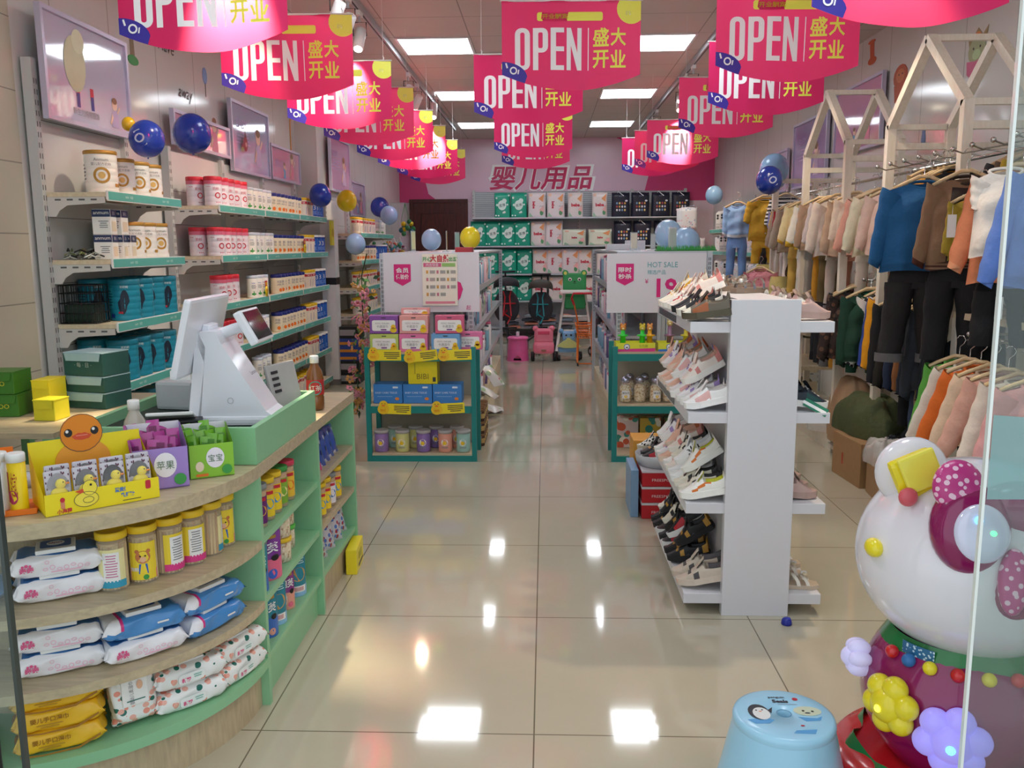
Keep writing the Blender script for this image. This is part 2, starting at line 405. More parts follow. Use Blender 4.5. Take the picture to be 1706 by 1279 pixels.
spot(1.33, 8.2, (2.2, 8.6, 1.2), P*.8, 'black jointed track spotlight beside the clothes-side light panels')
spot(1.33, 8.6, (-.4, 7.6, .2), P*1.3, 'track spotlight aimed down onto the aisle floor')
spot(1.36, 9.15, (1.30, 8.87, 2.42), P*12, 'track spotlight glowing behind the clothes-side banner', 44)
spot(1.33, 10.8, (1.9, 12.6, 1.2), P*.9, 'track spotlight aimed at the packs by the rear wall')
# ================================================================== wall shelving with milk powder
TEALS = mat('5fb8ac', .4, noise_=.03); SHELFM = mat('d4d2cc', .4, noise_=.02); UPR = mat('c4c5c4', .4, noise_=.02); BACKP = mat('cfd0cf', .3, noise_=.02)
HOLE = mat('5c5d5f', .6, noise_=0); STRIPT = mat('dff3ee', .5, noise_=0)
def shelf_unit(label, xb, xf, ys, zs, ztop, strip=TEALS, wood_top=WOODP, name='wall_shelf_unit', back=True, holes=True, words='', post=None, base=True):
    """uprights at ys against xb, shelves reaching out to xf"""
    s = 1 if xf > xb else -1; post = post or UPR
    t = thing(name, label, 'shelving', (xb, ys[0], 0))
    W = ys[-1]-ys[0]; D = abs(xf-xb)
    M = SC(s, 1, 1)
    for y in ys:
        g = G().box(-.05, .0, y-ys[0]-.022, y-ys[0]+.022, 0, ztop, post, M)
        if holes:
            for k in range(int((ztop-.1)/.05)):
                for dy in (-.01, .01): g.box(0, .0008, y-ys[0]+dy-.003, y-ys[0]+dy+.003, .08+k*.05, .105+k*.05, HOLE, M)
        g.build('upright', t)
    if back:
        g = G().box(-.045, -.03, .02, W-.02, .08, ztop-.02, BACKP, M)
        for z in [z-.12 for z in zs]+[ztop-.28]: g.box(-.03, -.0295, .02, W-.02, z, z+.003, HOLE, M)
        g.build('back_panel', t)
    for z in zs:
        for a, b in zip(ys[:-1], ys[1:]):
            a0, b0 = a-ys[0]+.012, b-ys[0]-.012
            sh = G().box(.0, D-.004, a0, b0, z-.022, z, wood_top, M).box(D-.004, D, a0, b0, z-.034, z+.004, SHELFM, M).build('shelf', t)
            for yy in (a0, b0-.006):
                g = G(); poly = [(0, -.005), (D-.01, -.005), (D-.01, -.035), (.1, -.045), (.06, -.07), (.04, -.10), (0, -.10)]
                g.prism(poly, .006, SHELFM, M @ T3(0, yy+.006, z-.018) @ RX(90))
                for k in range(4): g.box(.04+k*D*.2, .04+k*D*.2+.03, yy-.0008, yy, z-.018-.022, z-.018-.014, HOLE, M)
                g.build('bracket', sh)
            if strip:
                g = G().box(D, D+.008, a0, b0, z-.042, z+.008, PAPER, M).box(D+.008, D+.010, a0+.004, b0-.004, z-.037, z+.003, strip, M)
                n = max(1, int((b0-a0)/.42))
                for k in range(n):
                    yc = a0+(k+.5)*(b0-a0)/n
                    g.text(words or 'BABY · 母婴', 0, 0, .014, STRIPT, M @ T3(D+.0104, yc, z-.017) @ (FX if s > 0 else SC(1, -1, 1) @ FX), z=.0004)
                g.build('price_strip', sh)
    if base: G().box(-.03, D-.03, .01, W-.01, 0, .09, mat('d9c6a6', .5), M).build('plinth', t)
    return t
U1 = [1.67, 1.34, 1.02, .71, .40, .11]
shelf_unit('grey wall shelf unit of one bay standing beside the cream tiles', -2.45, -2.15, [4.25, 5.14], U1, 2.3)
shelf_unit('long grey wall shelf unit of three bays filled with rows of small cans', -2.45, -2.15, [5.73, 6.68, 7.63, 8.58], U1, 2.05)
shelf_unit('grey shelf unit past the white end panel, near the brown door', -2.24, -1.90, [8.95, 9.9, 10.9], [1.53, 1.25, .97, .70], 1.9)
t = thing('cabinet_end_panel', 'tall narrow white end panel with a dark band between the shelf units', 'panel', (-2.17, 8.75, 0))
G().box(-.07, .07, -.08, .08, .06, 1.66, mat('d5d8dc', .35)).build('body', t); G().box(-.072, .072, -.082, .082, 1.02, 1.09, BLACK).build('dark_band', t)
G().box(-.075, .075, -.085, .085, 0, .06, mat('6c6a68', .5)).build('plinth', t)
t = tag(G().box(-.01, .01, -.05, .05, -.12, .12, mat('d9cf3e', .5)).disc(0, 0, .045, mat('b9a51e'), FX @ T3(0, 0, .011)).build('price_sign', M=T3(-2.11, 8.62, 1.53)), 'oval yellow price sign hanging at the end of the long unit', 'sign')

def can(name, r, h, body, lid, decals=None, ribs=5, lidh=.02, rim=GOLD, flat=False):
    g = G(); pr = [(r*.98, 0), (r, .004)]
    for k in range(ribs):
        z = h*(.12+.76*k/max(1, ribs-1)) if ribs > 1 else h*.5
        pr += [(r, z-.004), (r*.975, z), (r, z+.004)]
    pr += [(r, h-lidh)]
    g.lathe(pr, body, 24)
    if decals: decals(g, r, h)
    return Kind(name, 'can', [('body', g), ('lid', G().lathe([(r*1.01, h-lidh), (r*1.03, h-lidh+.004), (r*1.03, h-.004), (r*.98, h), (r*.9, h), (r*.88, h-.003)], lid, 24))])
W0 = mat('f3f1ec', .35, noise_=.01); WG = mat('b98c3e', .35, .2); RED = mat('c8283a', .4); PINKD = mat('c84f70', .4); NAVY = mat('23307e', .4); TEALC = mat('1f8ea8', .35); TEALD = mat('157a92', .35)
YEL = mat('f0c829', .4); YELB = mat('f2dd2a', .4, noise_=.03); GRN = mat('3f9c4a', .45); BLU = mat('2a63bd', .4); ORG = mat('ee7d2a', .4); TXG = mat('8a8a90', .5, noise_=0)
def lines(g, cx, cy, w, h, n, m, wrap=None, M=None, z=.0016):
    rr = random.Random(n+int(w*1000))
    for k in range(n):
        ww = w*(.6+.4*rr.random()); g.rect(cx-(w-ww)/2*0, cy+h/2-h*(k+.5)/n, ww, h/n*.42, m, M, wrap, z)
def d_gold(g, r, h):
    g.disc(0, h*.42, r*.52, WG, wrap=r, ring=r*.16, z=.0012); g.disc(0, h*.42, r*.22, mat('d9b56a', .4), wrap=r)
    g.text('Anmum', 0, h*.78, h*.07, TXG, wrap=r); g.text('婴儿配方奶粉', 0, h*.68, h*.07, TXG, wrap=r); g.rect(r*1.2, h*.2, r*.7, h*.08, WG, wrap=r); lines(g, -r*1.5, h*.5, r*.8, h*.4, 5, TXG, r)
def d_pink(g, r, h):
    g.rect(0, h*.80, r*3.6, h*.13, mat('d66a86', .4), wrap=r); g.disc(r*.2, h*.35, r*.35, RED, wrap=r, ring=r*.12); g.text('奶粉', 0, h*.58, h*.1, PINKD, wrap=r)
    for k in range(3): g.poly([(-r*1.1+k*.01, h*.66), (-r*1.0+k*.01, h*.66), (r*.1+k*.012, h*.1), (r*.0+k*.012, h*.1)], PINKD, wrap=r)
def d_green(g, r, h):
    g.text('baby', 0, h*.66, h*.08, BLU, wrap=r); lines(g, 0, h*.5, r*1.1, h*.18, 3, TXG, r); g.disc(0, h*.17, r*.4, GRN, wrap=r, ry=h*.05); g.poly([(-.003, h*.1), (.003, h*.1), (.003, h*.3), (-.003, h*.3)], GRN, wrap=r)
def d_yel(g, r, h):
    g.poly([(-r*1.4, 0.003), (r*1.4, .003), (r*1.4, h*.26), (0, h*.38), (-r*1.4, h*.2)], mat('e8a53a', .4), wrap=r); g.text('贝因', 0, h*.62, h*.12, NAVY, wrap=r); lines(g, 0, h*.48, r*1.2, h*.1, 2, TXG, r); g.disc(r*.2, h*.2, r*.32, ORG, wrap=r, z=.002)
def d_blue(g, r, h):
    g.text('3', 0, h*.55, h*.25, W0, wrap=r); lines(g, 0, h*.25, r*1.2, h*.2, 3, mat('8fb2ea', .4), r); g.rect(0, h*.85, r*2.2, h*.08, mat('163f94', .4), wrap=r)
def d_goldlid(g, r, h):
    g.rect(0, h*.72, r*1.9, h*.14, RED, wrap=r); g.text('飞鹤', 0, h*.72, h*.1, W0, wrap=r, z=.003); g.poly([(-r*.6, h*.12), (r*.6, h*.12), (r*.75, h*.5), (-r*.75, h*.5)], BLU, wrap=r)
def d_teal(g, r, h):
    g.poly([(r*.3*math.cos(a)-(.012 if a < 0 else 0), h*.45+h*.3*math.sin(a)) for a in [k*.4-math.pi for k in range(16)]], mat('1b2a3d', .35), wrap=r)
    g.rect(-r*1.2, h*.55, r*.9, h*.5, mat('2aa2b8', .4), wrap=r); lines(g, -r*1.2, h*.55, r*.8, h*.4, 6, mat('10566a', .5), r); g.rect(-r*.9, h*.12, r*.35, h*.1, mat('1a3c8c', .4), wrap=r); g.rect(-r*.3, h*.2, r*.3, h*.05, RED, wrap=r); g.text('羊奶粉', 0, h*.82, h*.06, W0, wrap=r)
k_gold = can('milk_powder_can', .078, .215, W0, WG, d_gold, 6)
k_goldm = can('milk_powder_can', .066, .195, W0, WG, d_gold, 6)
k_pink = can('milk_powder_can', .056, .19, mat('e9dfe8', .35), RED, d_pink, 5, .03)
k_green = can('milk_powder_can', .042, .165, W0, mat('cfd8ea', .4), d_green, 2)
k_yel = can('milk_powder_can', .046, .155, mat('f4e9cd', .4), NAVY, d_yel, 2, .026)
k_blue = can('milk_powder_can', .050, .165, BLU, W0, d_blue, 3)
k_gl = can('milk_powder_can', .046, .165, mat('efe6d6', .4), YEL, d_goldlid, 2, .024)
k_teal = can('goat_milk_powder_can', .077, .215, TEALC, TEALD, d_teal, 6, .03)
XT = ['top', 'second', 'third', 'fourth', 'fifth', 'bottom']
def lay(k, unit, si, x, ys, desc, group, zs=U1, rot=38, rows=1, dx=.11, tail=''):
    for r_ in range(rows):
        for i, y in enumerate(ys):
            rw = '' if rows == 1 else (', front' if r_ == 0 else ', behind')
            k.place(T3(x-dx*r_ + random.uniform(-.006, .006), y + (.02 if r_ else 0), zs[si]+.001) @ RZ(rot + random.uniform(-14, 14)), '%s, %s along the %s shelf of %s%s' % (desc, ORD[i], XT[si], unit, rw), group)
u1, u2 = 'single-bay unit', 'long unit'
lay(k_gold, u1, 0, -2.27, [4.47], 'large white gold-lidded can', 'large white and gold cans')
lay(k_goldm, u1, 0, -2.27, [4.68, 4.86, 5.03], 'white gold-lidded can', 'white and gold cans')
lay(k_goldm, u1, 1, -2.24, [4.70, 4.84, 4.98], 'white gold-lidded can', 'white and gold cans', rows=2, dx=.14)
lay(k_teal, u1, 2, -2.235, [4.53, 4.69, 4.85, 5.01], 'teal goat milk can', 'teal cans', rows=2, dx=.16)
lay(k_teal, u1, 3, -2.235, [4.47, 4.63, 4.79, 4.95], 'teal goat milk can', 'teal cans', rows=2, dx=.16)
lay(k_teal, u1, 4, -2.25, [4.60, 4.80, 5.00], 'teal goat milk can', 'teal cans')
def span(a, n, d): return [a+i*d for i in range(n)]
for si in range(5):
    lay(k_pink, u2, si, -2.21, span(5.81, 5 if si < 2 else 3, .125), 'red-lidded can', 'red-lidded cans', rows=2 if si < 2 else 1, dx=.125)
    lay(k_green, u2, si, -2.205, span(6.50, 5 if si in (0, 1) else 3, .105), 'slim white-green can', 'white and green cans')
    lay(k_yel, u2, si, -2.205, span(7.05, 8, .102), 'navy-lidded cream can', 'navy-lidded cans')
    lay(k_gl, u2, si, -2.205, span(7.93, 3, .102), 'yellow-lidded can', 'yellow-lidded cans')
    lay(k_blue, u2, si, -2.21, span(8.27, 3, .12), 'blue can with white lid', 'blue cans')
lay(k_gl, u2, 5, -2.205, span(6.6, 12, .12), 'yellow-lidded can', 'yellow-lidded cans on the bottom shelf')
Z3 = [1.53, 1.25, .97, .70]
for si, (k, d, gr) in enumerate([(k_gl, 'cream can with yellow lid', 'yellow-lidded cans of the far unit'), (k_yel, 'cream can with navy lid', 'navy-lidded cans of the far unit'), (k_gl, 'cream can with yellow lid', 'yellow-lidded cans of the far unit'), (k_gl, 'cream can with yellow lid', 'yellow-lidded cans of the far unit')]):
    lay(k, 'far unit', si, -1.97, span(9.02, 9, .11), d, gr, Z3)
    if si < 2: lay(k_blue if si else k_green, 'far unit', si, -1.97, span(10.1, 5, .12), ('blue can with white lid' if si else 'slim white can with green print'), 'cans at the far end of the far unit', Z3)
# boxes on the second shelf of the single-bay unit
bx = G().box(-.045, .045, -.044, .044, 0, .125, W0, bev=.002); NV = mat('24345e', .4)
bx.rect(0, .105, .088, .036, NV, T3(0, -.044, 0) @ FRONT).text('anmum', 0, .105, .012, W0, T3(0, -.044, 0) @ FRONT, z=.002); lines(bx, .01, .05, .05, .04, 4, TXG, None, T3(0, -.044, 0) @ FRONT)
bx.rect(0, .105, .086, .036, NV, T3(.045, 0, 0) @ FX).text('婴儿', 0, .105, .016, W0, T3(.045, 0, 0) @ FX, z=.002); bx.rect(0, .04, .06, .05, mat('e6d9bf', .5), T3(.045, 0, 0) @ FX)
k_bx = Kind('milk_powder_box', 'box', [(None, bx)])
for i, (y, z, q) in enumerate([(4.40, 1.341, 0), (4.40, 1.467, 0), (4.51, 1.341, 3), (4.52, 1.467, -4), (4.60, 1.341, 0)]):
    k_bx.place(T3(-2.24+.0, y, z) @ RZ(q+8), ['lower white and navy box beside the packet clutter', 'upper white and navy box at the end of its stack', 'lower white and navy box in the middle of the stack', 'upper white and navy box beside the gold cans', 'lower white and navy box touching the gold cans'][i], 'white and navy milk boxes')
# clutter: black wire basket and loose clips
t = thing('wire_basket', 'black wire basket at the end of the third shelf beside the teal cans', 'basket', (-2.36, 4.345, 1.02))
g = G()
for z in (.0, .05, .1, .15, .19):
    g.tube([(-.08, -.07, z+.004), (.1, -.07, z+.004), (.1, .07, z+.004), (-.08, .07, z+.004)], .003, BLACK, 5, closed=True)
for k in range(9):
    for yy in (-.07, .07): g.tube([(-.08+k*.0225, yy, 0.004), (-.08+k*.0225, yy, .194)], .002, BLACK, 4)
for k in range(7):
    for xx in (-.08, .1): g.tube([(xx, -.07+k*.0233, 0.004), (xx, -.07+k*.0233, .194)], .002, BLACK, 4)
g.build('wire_cage', t); G().box(-.07, .09, -.06, .06, .004, .10, mat('20352a', .6), bev=.02).build('folded_cloth', t)
g = G(); rr = random.Random(3)
for k in range(26):
    x, y = rr.uniform(-.09, .09), rr.uniform(-.07, .07); a = rr.uniform(0, 6.28); L = .03; z = rr.uniform(.004, .045)
    g.tube([(x-L*math.cos(a), y-L*math.sin(a), z), (x, y, z+.012), (x+L*math.cos(a), y+L*math.sin(a), z)], .004, [mat('cfd6cf', .3, .5), BLACK, mat('7e8a5a', .4)][k % 3], 5)
o = tag(g.build('shelf_clip_pile', M=T3(-2.33, 4.33, 1.34)), 'heap of loose metal and dark clips on the second shelf', 'clips'); o['kind'] = 'stuff'
# yellow promo cards standing among the cans
for y, z, lb in ((7.75, 1.343, 'second'), (6.62, 1.023, 'third')):
    t = thing('promo_card', 'small yellow promotion card in front of the cans on the %s shelf' % lb, 'sign', (-2.145, y, z))
    G().lathe([(.001, 0), (.035, 0), (.035, .003), (.001, .003)], YELB, 16, T3(.002, 0, .045) @ RY(90)).box(0, .003, -.03, .03, -.03, .02, YELB).text('特价', 0, .05, .025, RED, T3(.004, 0, 0) @ FX, z=.002).text('199', 0, .0, .02, RED, T3(.004, 0, 0) @ FX, z=.002).build('card', t)
    G().box(0, .002, -.028, .028, .075, .12, RED).text('爆款', 0, .097, .025, YELB, T3(.002, 0, 0) @ FX, z=.002).build('red_header', t)
# crates under the far unit's end
g = G(); cols = [BLACK, mat('26418f', .45), mat('c9822b', .45), mat('26418f', .45), mat('c9822b', .45), mat('26418f', .45), BLACK, GREYM]
k0 = Kind('stacked_carton', 'carton', [('body', G().box(-.12, .12, -.13, .13, 0, .12, BLACK, bev=.004)), ('label', G().box(-.08, .08, -.1325, -.13, .03, .09, mat('8f8f95', .5)))])
k1 = Kind('stacked_carton', 'carton', [('body', G().box(-.12, .12, -.13, .13, 0, .075, mat('26418f', .45), bev=.004)), ('label', G().box(-.10, .10, -.1325, -.13, .012, .04, mat('c9822b', .45)))])
z = 0
for i, k in enumerate([k0, k0, k1, k1, k1, k0]):
    k.place(T3(-2.03+(i % 2)*.015, 8.86, z+.001), '%s carton in the stack below the far unit, %s from the floor' % (('black' if k is k0 else 'blue and orange'), ORD[i]), 'cartons stacked below the far unit'); z += .121 if k is k0 else .076

# ------------------------------------------------------------------ posters and wall stickers
def poster(x, y0, y1, z0, z1, face, label, bgc, deco):
    t = thing('framed_poster', label, 'poster', (x, (y0+y1)/2, (z0+z1)/2)); w, h = y1-y0, z1-z0; s = 1 if face > 0 else -1
    F = FX if s > 0 else FXN; fm = mat('c6c3da', .3, .2)
    g = G(); e = .022
    for a in ((-w/2, w/2, -h/2, -h/2+e), (-w/2, w/2, h/2-e, h/2), (-w/2, -w/2+e, -h/2+e, h/2-e), (w/2-e, w/2, -h/2+e, h/2-e)):
        g.box(min(0, s*.03), max(0, s*.03), a[0], a[1], a[2], a[3], fm)
    g.build('frame', t)
    bm_ = mat(bgc, .06, coat=.8, noise_=.05, scale=4)
    g = G().box(min(0, s*.015), max(0, s*.015), -w/2+e, w/2-e, -h/2+e, h/2-e, bm_); deco(g, T3(s*.0155, 0, 0) @ F, w, h); g.build('print', t)
SK = mat('e9c3ae', .5)
def baby(g, M, x, y, k, c):
    g.disc(x, y+.62*k, .15*k, SK, M, ry=.17*k); g.poly([(x-.2*k, y), (x+.2*k, y), (x+.16*k, y+.4*k), (x+.08*k, y+.47*k), (x-.08*k, y+.47*k), (x-.16*k, y+.4*k)], c, M, z=.0018)
    g.poly([(x-.16*k, y+.38*k), (x-.3*k, y+.1*k), (x-.24*k, y+.06*k), (x-.12*k, y+.26*k)], SK, M, z=.0022); g.poly([(x+.16*k, y+.38*k), (x+.3*k, y+.55*k), (x+.25*k, y+.6*k), (x+.1*k, y+.42*k)], SK, M, z=.0022)
    g.disc(x, y+.72*k, .14*k, mat('8a6a50', .6), M, ry=.09*k, z=.0024)
def dec1(g, M, w, h):
    g.disc(-w*.15, h*.08, w*.12, mat('c9c9a2', .4), M, ry=h*.26); g.disc(-w*.1, h*.3, .06, mat('d9d9b4', .4), M, z=.002)
    for x in (-.12, .02):
        g.rect(x, -h*.16, .035, .06, RED, M); g.rect(x, -h*.25, .03, .07, mat('3c3f86', .4), M, z=.0018)
    g.text('新生儿纯棉服饰', -.05, -h*.36, .035, TXG, M); baby(g, M, w*.3, -h*.42, .2, mat('b9a4c8', .5))
def dec2(g, M, w, h):
    g.text('婴幼儿', -w*.22, 0, .07, mat('9f7fb8', .5), M); baby(g, M, w*.22, -h*.38, .3, mat('e58fa8', .5)); baby(g, M, -w*.05, -h*.4, .18, mat('6aa0c8', .5))
def dec3(g, M, w, h): baby(g, M, w*.2, -h*.35, .38, mat('c8b0d0', .5)); g.text('BABY', -w*.22, h*.2, .07, mat('a98fc4', .5), M); lines(g, -w*.2, 0, w*.4, h*.2, 4, mat('b9a2cc', .5), None, M)
poster(-2.485+.06, 4.25, 5.12, 2.02, 2.555, 1, 'framed lilac poster above the single-bay unit reflecting the banners', 'c5c2d6', dec1)
poster(-2.46, 5.79, 6.82, 2.07, 2.30, 1, 'low framed pink poster of a baby above the red-lidded cans', 'd9b7cf', dec2)
poster(-2.46, 6.87, 7.80, 1.99, 2.54, 1, 'tall framed lilac poster, middle one above the long unit', 'b9b6d2', dec3)
poster(-2.46, 7.84, 8.76, 2.0, 2.31, 1, 'low framed pink poster above the blue cans', 'd8a5c0', dec2)
poster(-2.26, 9.2, 10.1, 1.98, 2.55, 1, 'pink and purple poster behind the yellow balloon', 'cf92bb', dec3)
poster(-2.26, 10.15, 10.9, 1.75, 2.15, 1, 'small lilac poster beside the dark blue balloon', 'b7a8cc', dec2)
poster(2.6, 8.3, 9.4, 1.95, 2.6, -1, 'purple poster behind the far hanging clothes', 'a894c6', dec3)
poster(2.6, 9.6, 10.4, 1.95, 2.4, -1, 'pale lilac poster beyond the purple one', 'c6bcd8', dec2)
poster(2.6, 7.0, 8.1, 2.15, 2.7, -1, 'pink poster on the wall above the round pale balloon', 'd59bc0', dec2)
def sticker(name, lab, pts_list, M, cat='wall sticker', txt=None):
    g = G()
    for i, (pts, m) in enumerate(pts_list): g.prism(pts, .002+.0006*i, m, M)
    if txt: g.text(txt[0], 0, 0, txt[1], txt[2], M, z=.001)
    o = g.build(name); return tag(o, lab, cat)
def ell(cx, cy, rx, ry, n=14): return [(cx+rx*math.cos(2*math.pi*i/n), cy+ry*math.sin(2*math.pi*i/n)) for i in range(n)]
LW = lambda y, z, x=-2.519: T3(x, y, z) @ FX
RW = lambda y, z, x=2.619: T3(x, y, z) @ FXN
ink = mat('4a4244', .6, noise_=0)
g = G().text('Have', 0, 0, .085, ink, LW(5.95, 2.72), z=.002, shear=.2); tag(g.build('wall_lettering'), 'dark handwritten word Have on the white wall', 'lettering')
g = G().text('away', 0, 0, .08, ink, LW(6.22, 2.44), z=.002, shear=.2); tag(g.build('wall_lettering'), 'dark handwritten word away on the white wall under the other word', 'lettering')
sticker('palm_tree_sticker', 'green palm tree sticker on the white wall beside the first poster', [([(-.03, 0), (.03, 0), (.01, .35), (-.02, .35)], mat('8a7a5c')), ([(0, .33), (-.14, .26), (-.1, .36), (-.02, .38)], GRN), ([(0, .33), (.14, .26), (.1, .37), (.0, .39)], mat('3c8a4a')), ([(0, .35), (-.04, .45), (.03, .44)], GRN), (ell(0, .0, .07, .03), GRN)], LW(5.45, 2.53))
sticker('balloon_sticker', 'small blue balloon sticker on the wall above the low pink poster', [(ell(0, .05, .045, .06), mat('7fa6d6')), ([(-.003, -.1), (.003, -.1), (.003, 0), (-.003, 0)], ink)], LW(6.6, 2.60))
for y, z, lb in ((7.15, 2.22, 'small red heart-like sticker stuck at the poster corner'), (8.9, 2.12, 'small dark red bird sticker above the blue balloon')):
    sticker('bird_sticker', lb, [(ell(0, 0, .05, .06), mat('8c1c2a')), ([(-.02, .05), (.03, .05), (0, .1)], mat('5a1018')), (ell(.01, -.005, .02, .02), mat('e0a0a0'))], T3(-2.42 if y < 8 else -2.51, y-.02, z) @ FX)
sticker('giraffe_sticker', 'tall thin orange giraffe sticker between the posters and the pillar', [([(-.02, 0), (.02, 0), (.03, .5), (-.01, .5)], mat('d9a05a')), (ell(.03, .53, .05, .03), mat('d9a05a')), (ell(0, 0, .05, .07), mat('c98a4a'))], LW(8.75, 2.13))
BR_ = mat('b4552e', .5)
sticker('lion_sticker', 'brown long-maned lion sticker on the white wall over the clothes racks', [(ell(0, .16, .10, .17), BR_), (ell(0, .17, .06, .10), mat('c9774a')), (ell(-.02, .19, .008, .012), ink), (ell(.03, .19, .008, .012), ink), ([(-.06, -.2), (.06, -.2), (.08, .05), (-.08, .05)], BR_)], RW(6.78, 2.53) @ SC(1.3, .5, 1))
sticker('crowned_animal_sticker', 'green-faced crowned animal sticker with a pink collar on the wall', [([(-.09, .1), (.09, .1), (.12, .34), (.06, .26), (0, .36), (-.06, .26), (-.12, .34)], mat('9a8458')), (ell(0, .1, .105, .16), mat('a7ae83')), (ell(0, .27, .035, .045), mat('dc8a3a')), (ell(0, .05, .05, .06), mat('b9cf9d')), (ell(-.04, .13, .007, .015), ink), (ell(.04, .13, .007, .015), ink), ([(0, -.03), (-.11, .0), (-.1, -.16), (0, -.26), (.1, -.16), (.11, 0)], mat('d2688c'))], RW(5.62, 2.50) @ SC(1.05, .5, 1))
sticker('giraffe_sticker', 'orange giraffe neck sticker on the wall below the clothes-side banner', [([(-.03, 0), (.03, 0), (.02, .5), (-.05, .5)], mat('c9653e')), (ell(0, 0, .07, .10), mat('c9653e')), (ell(-.02, .5, .06, .05), mat('c9653e'))], RW(7.38, 2.84) @ SC(1.3, .3, 1))
sticker('bird_sticker', 'small blue bird sticker low on the wall between the house frames', [(ell(0, 0, .035, .06), mat('5f86b8')), (ell(0, .055, .025, .025), mat('5f86b8'))], RW(6.31, 2.1))
sticker('fox_sticker', 'orange fox sticker with blue hat behind the far house frame', [(ell(0, .1, .05, .06), mat('d0703c')), (ell(0, .18, .06, .04), mat('5f7ba8')), ([(-.05, .05), (.05, .05), (.07, -.25), (-.02, -.3)], mat('c96a4a'))], RW(7.89, 2.42) @ SC(1.4, .6, 1))
# ------------------------------------------------------------------ banners
BC = mat('e0206c', .45, noise_=.02, translucent=.38, tcol='f64f78'); BW = mat('f4f2f4', .45, noise_=0); BY = mat('eef05a', .45, noise_=0); BP = mat('3a2f9a', .45, noise_=0); BO = mat('c9a21a', .5, noise_=0)
def banner_cloth():
    g = G(); W = .35; n = 28
    def low(x): return -.355-.075*(1-(x/W)**2)
    vs = []; fs = []
    for i in range(n+1):
        x = -W+2*W*i/n
        for j in range(9): vs.append((x, 0, low(x)*j/8))
        if i:
            for j in range(8): a = (i-1)*9+j; fs.append((a, a+9, a+10, a+1))
    g.add(vs, fs, BC, None, True)
    F = FRONT
    def LT(polys):
        for p in polys: g.poly(p, BW, F, z=.002)
    y0, y1, t, lw = -.332, -.128, .027, .076
    def rr_(x0, x1, ya, yb, r_, k=5):
        out = []
        for cx, cy, a0 in ((x1-r_, ya+r_, -90), (x1-r_, yb-r_, 0), (x0+r_, yb-r_, 90), (x0+r_, ya+r_, 180)):
            for q in range(k+1): aa = R(a0+90*q/k); out.append((cx+r_*math.cos(aa), cy+r_*math.sin(aa)))
        return out
    def ring_(o, i_):
        for k in range(len(o)):
            k2 = (k+1) % len(o); g.poly([o[k], o[k2], i_[k2], i_[k]], BW, F, z=.002)
    x = -.284; ring_(rr_(x, x+lw, y0, y1, .033), rr_(x+t, x+lw-t, y0+t*.8, y1-t*.8, .009))
    x += lw+.015; LT([[(x, y0), (x+t, y0), (x+t, y1), (x, y1)]]); ring_(rr_(x, x+lw, y0+.085, y1, .03), rr_(x+t, x+lw-t, y0+.085+t*.8, y1-t*.8, .007))
    x += lw+.013; LT([[(x, y0), (x+t, y0), (x+t, y1), (x, y1)]] + [[(x+t, yy), (x+lw-.008, yy), (x+lw-.008, yy+t*.85), (x+t, yy+t*.85)] for yy in (y0, (y0+y1)/2-.011, y1-t*.85)])
    x += lw+.005; LT([[(x, y0), (x+t*.8, y0), (x+t*.8, y1), (x, y1)], [(x+lw-t*.8, y0), (x+lw, y0), (x+lw, y1), (x+lw-t*.8, y1)], [(x+t*.8, y1), (x+t*.8, y1-.085), (x+lw-t*.8, y0), (x+lw-t*.8, y0+.085)]])
    g.rect(.087, -.23, .0045, .205, BW, F, z=.002)
    g.text('盛', .150, -.173, .09, BY, F, z=.002, bold=.022, w=.08); g.text('大', .237, -.173, .088, BY, F, z=.002, bold=.022, w=.078)
    g.text('开', .150, -.279, .088, BY, F, z=.002, bold=.022, w=.08); g.text('业', .237, -.279, .086, BY, F, z=.002, bold=.022, w=.078)
    g.rect(-.007, -.074, .33, .042, BY, F, z=.002, rad=.01); g.text('开业酬宾  特惠巨献', -.007, -.074, .026, BO, F, z=.003, bold=.012, w=.28)
    pts = [(.35, -.001), (.24, -.001)] + [(.30+.072*math.cos(R(a)), -.04+.072*math.sin(R(a))) for a in range(165, 312, 12)]
    g.poly([(min(xx, .35), min(yy, -.001)) for xx, yy in pts] + [(.35, -.093)], BY, F, z=.002); g.text('V', .30, -.045, .055, mat('f6f7d8', .5), F, z=.003, w=.03, rot=-15); g.text('go', .285, -.06, .02, mat('cfd98a', .5), F, z=.0035)
    lp_ = [(xx, low(xx)) for xx in (-.235, -.27, -.31, -.35)]
    g.poly([(-.35, -.292)] + [(-.35+.128*math.sin(R(a)), -.37+.078*math.cos(R(a))) for a in range(12, 91, 12)] + lp_, BP, F, z=.003)
    g.disc(-.292, -.335, .019, BW, F, ring=.007, z=.004); g.poly([(-.334, -.30), (-.326, -.298), (-.319, -.322), (-.327, -.324)], BW, F, z=.004); g.poly([(-.268, -.33), (-.262, -.33), (-.266, -.352), (-.272, -.352)], BW, F, z=.004)
    # gentle sway of the cloth
    for p in g.v: p.y += .012*math.sin(p.x*9+.6)*(-p.z/.4) + .006*math.sin(p.x*22)
    return g
k_ban = Kind('hanging_banner', 'banner', [('cloth', banner_cloth()), ('rod', G().tube([(-.358, 0, .002), (.358, 0, .002)], .005, mat('e8e6e2', .3))),
    ('hanging_line', G().tube([(-.30, 0, .004), (-.30, 0, .43)], .0012, WHITE, 4).tube([(-.30, 0, .006), (-.295, 0, .02), (-.305, 0, .03)], .003, WHITE, 5)), ('hanging_line', G().tube([(.30, 0, .004), (.30, 0, .43)], .0012, WHITE, 4).tube([(.30, 0, .006), (.305, 0, .02), (.295, 0, .03)], .003, WHITE, 5))])
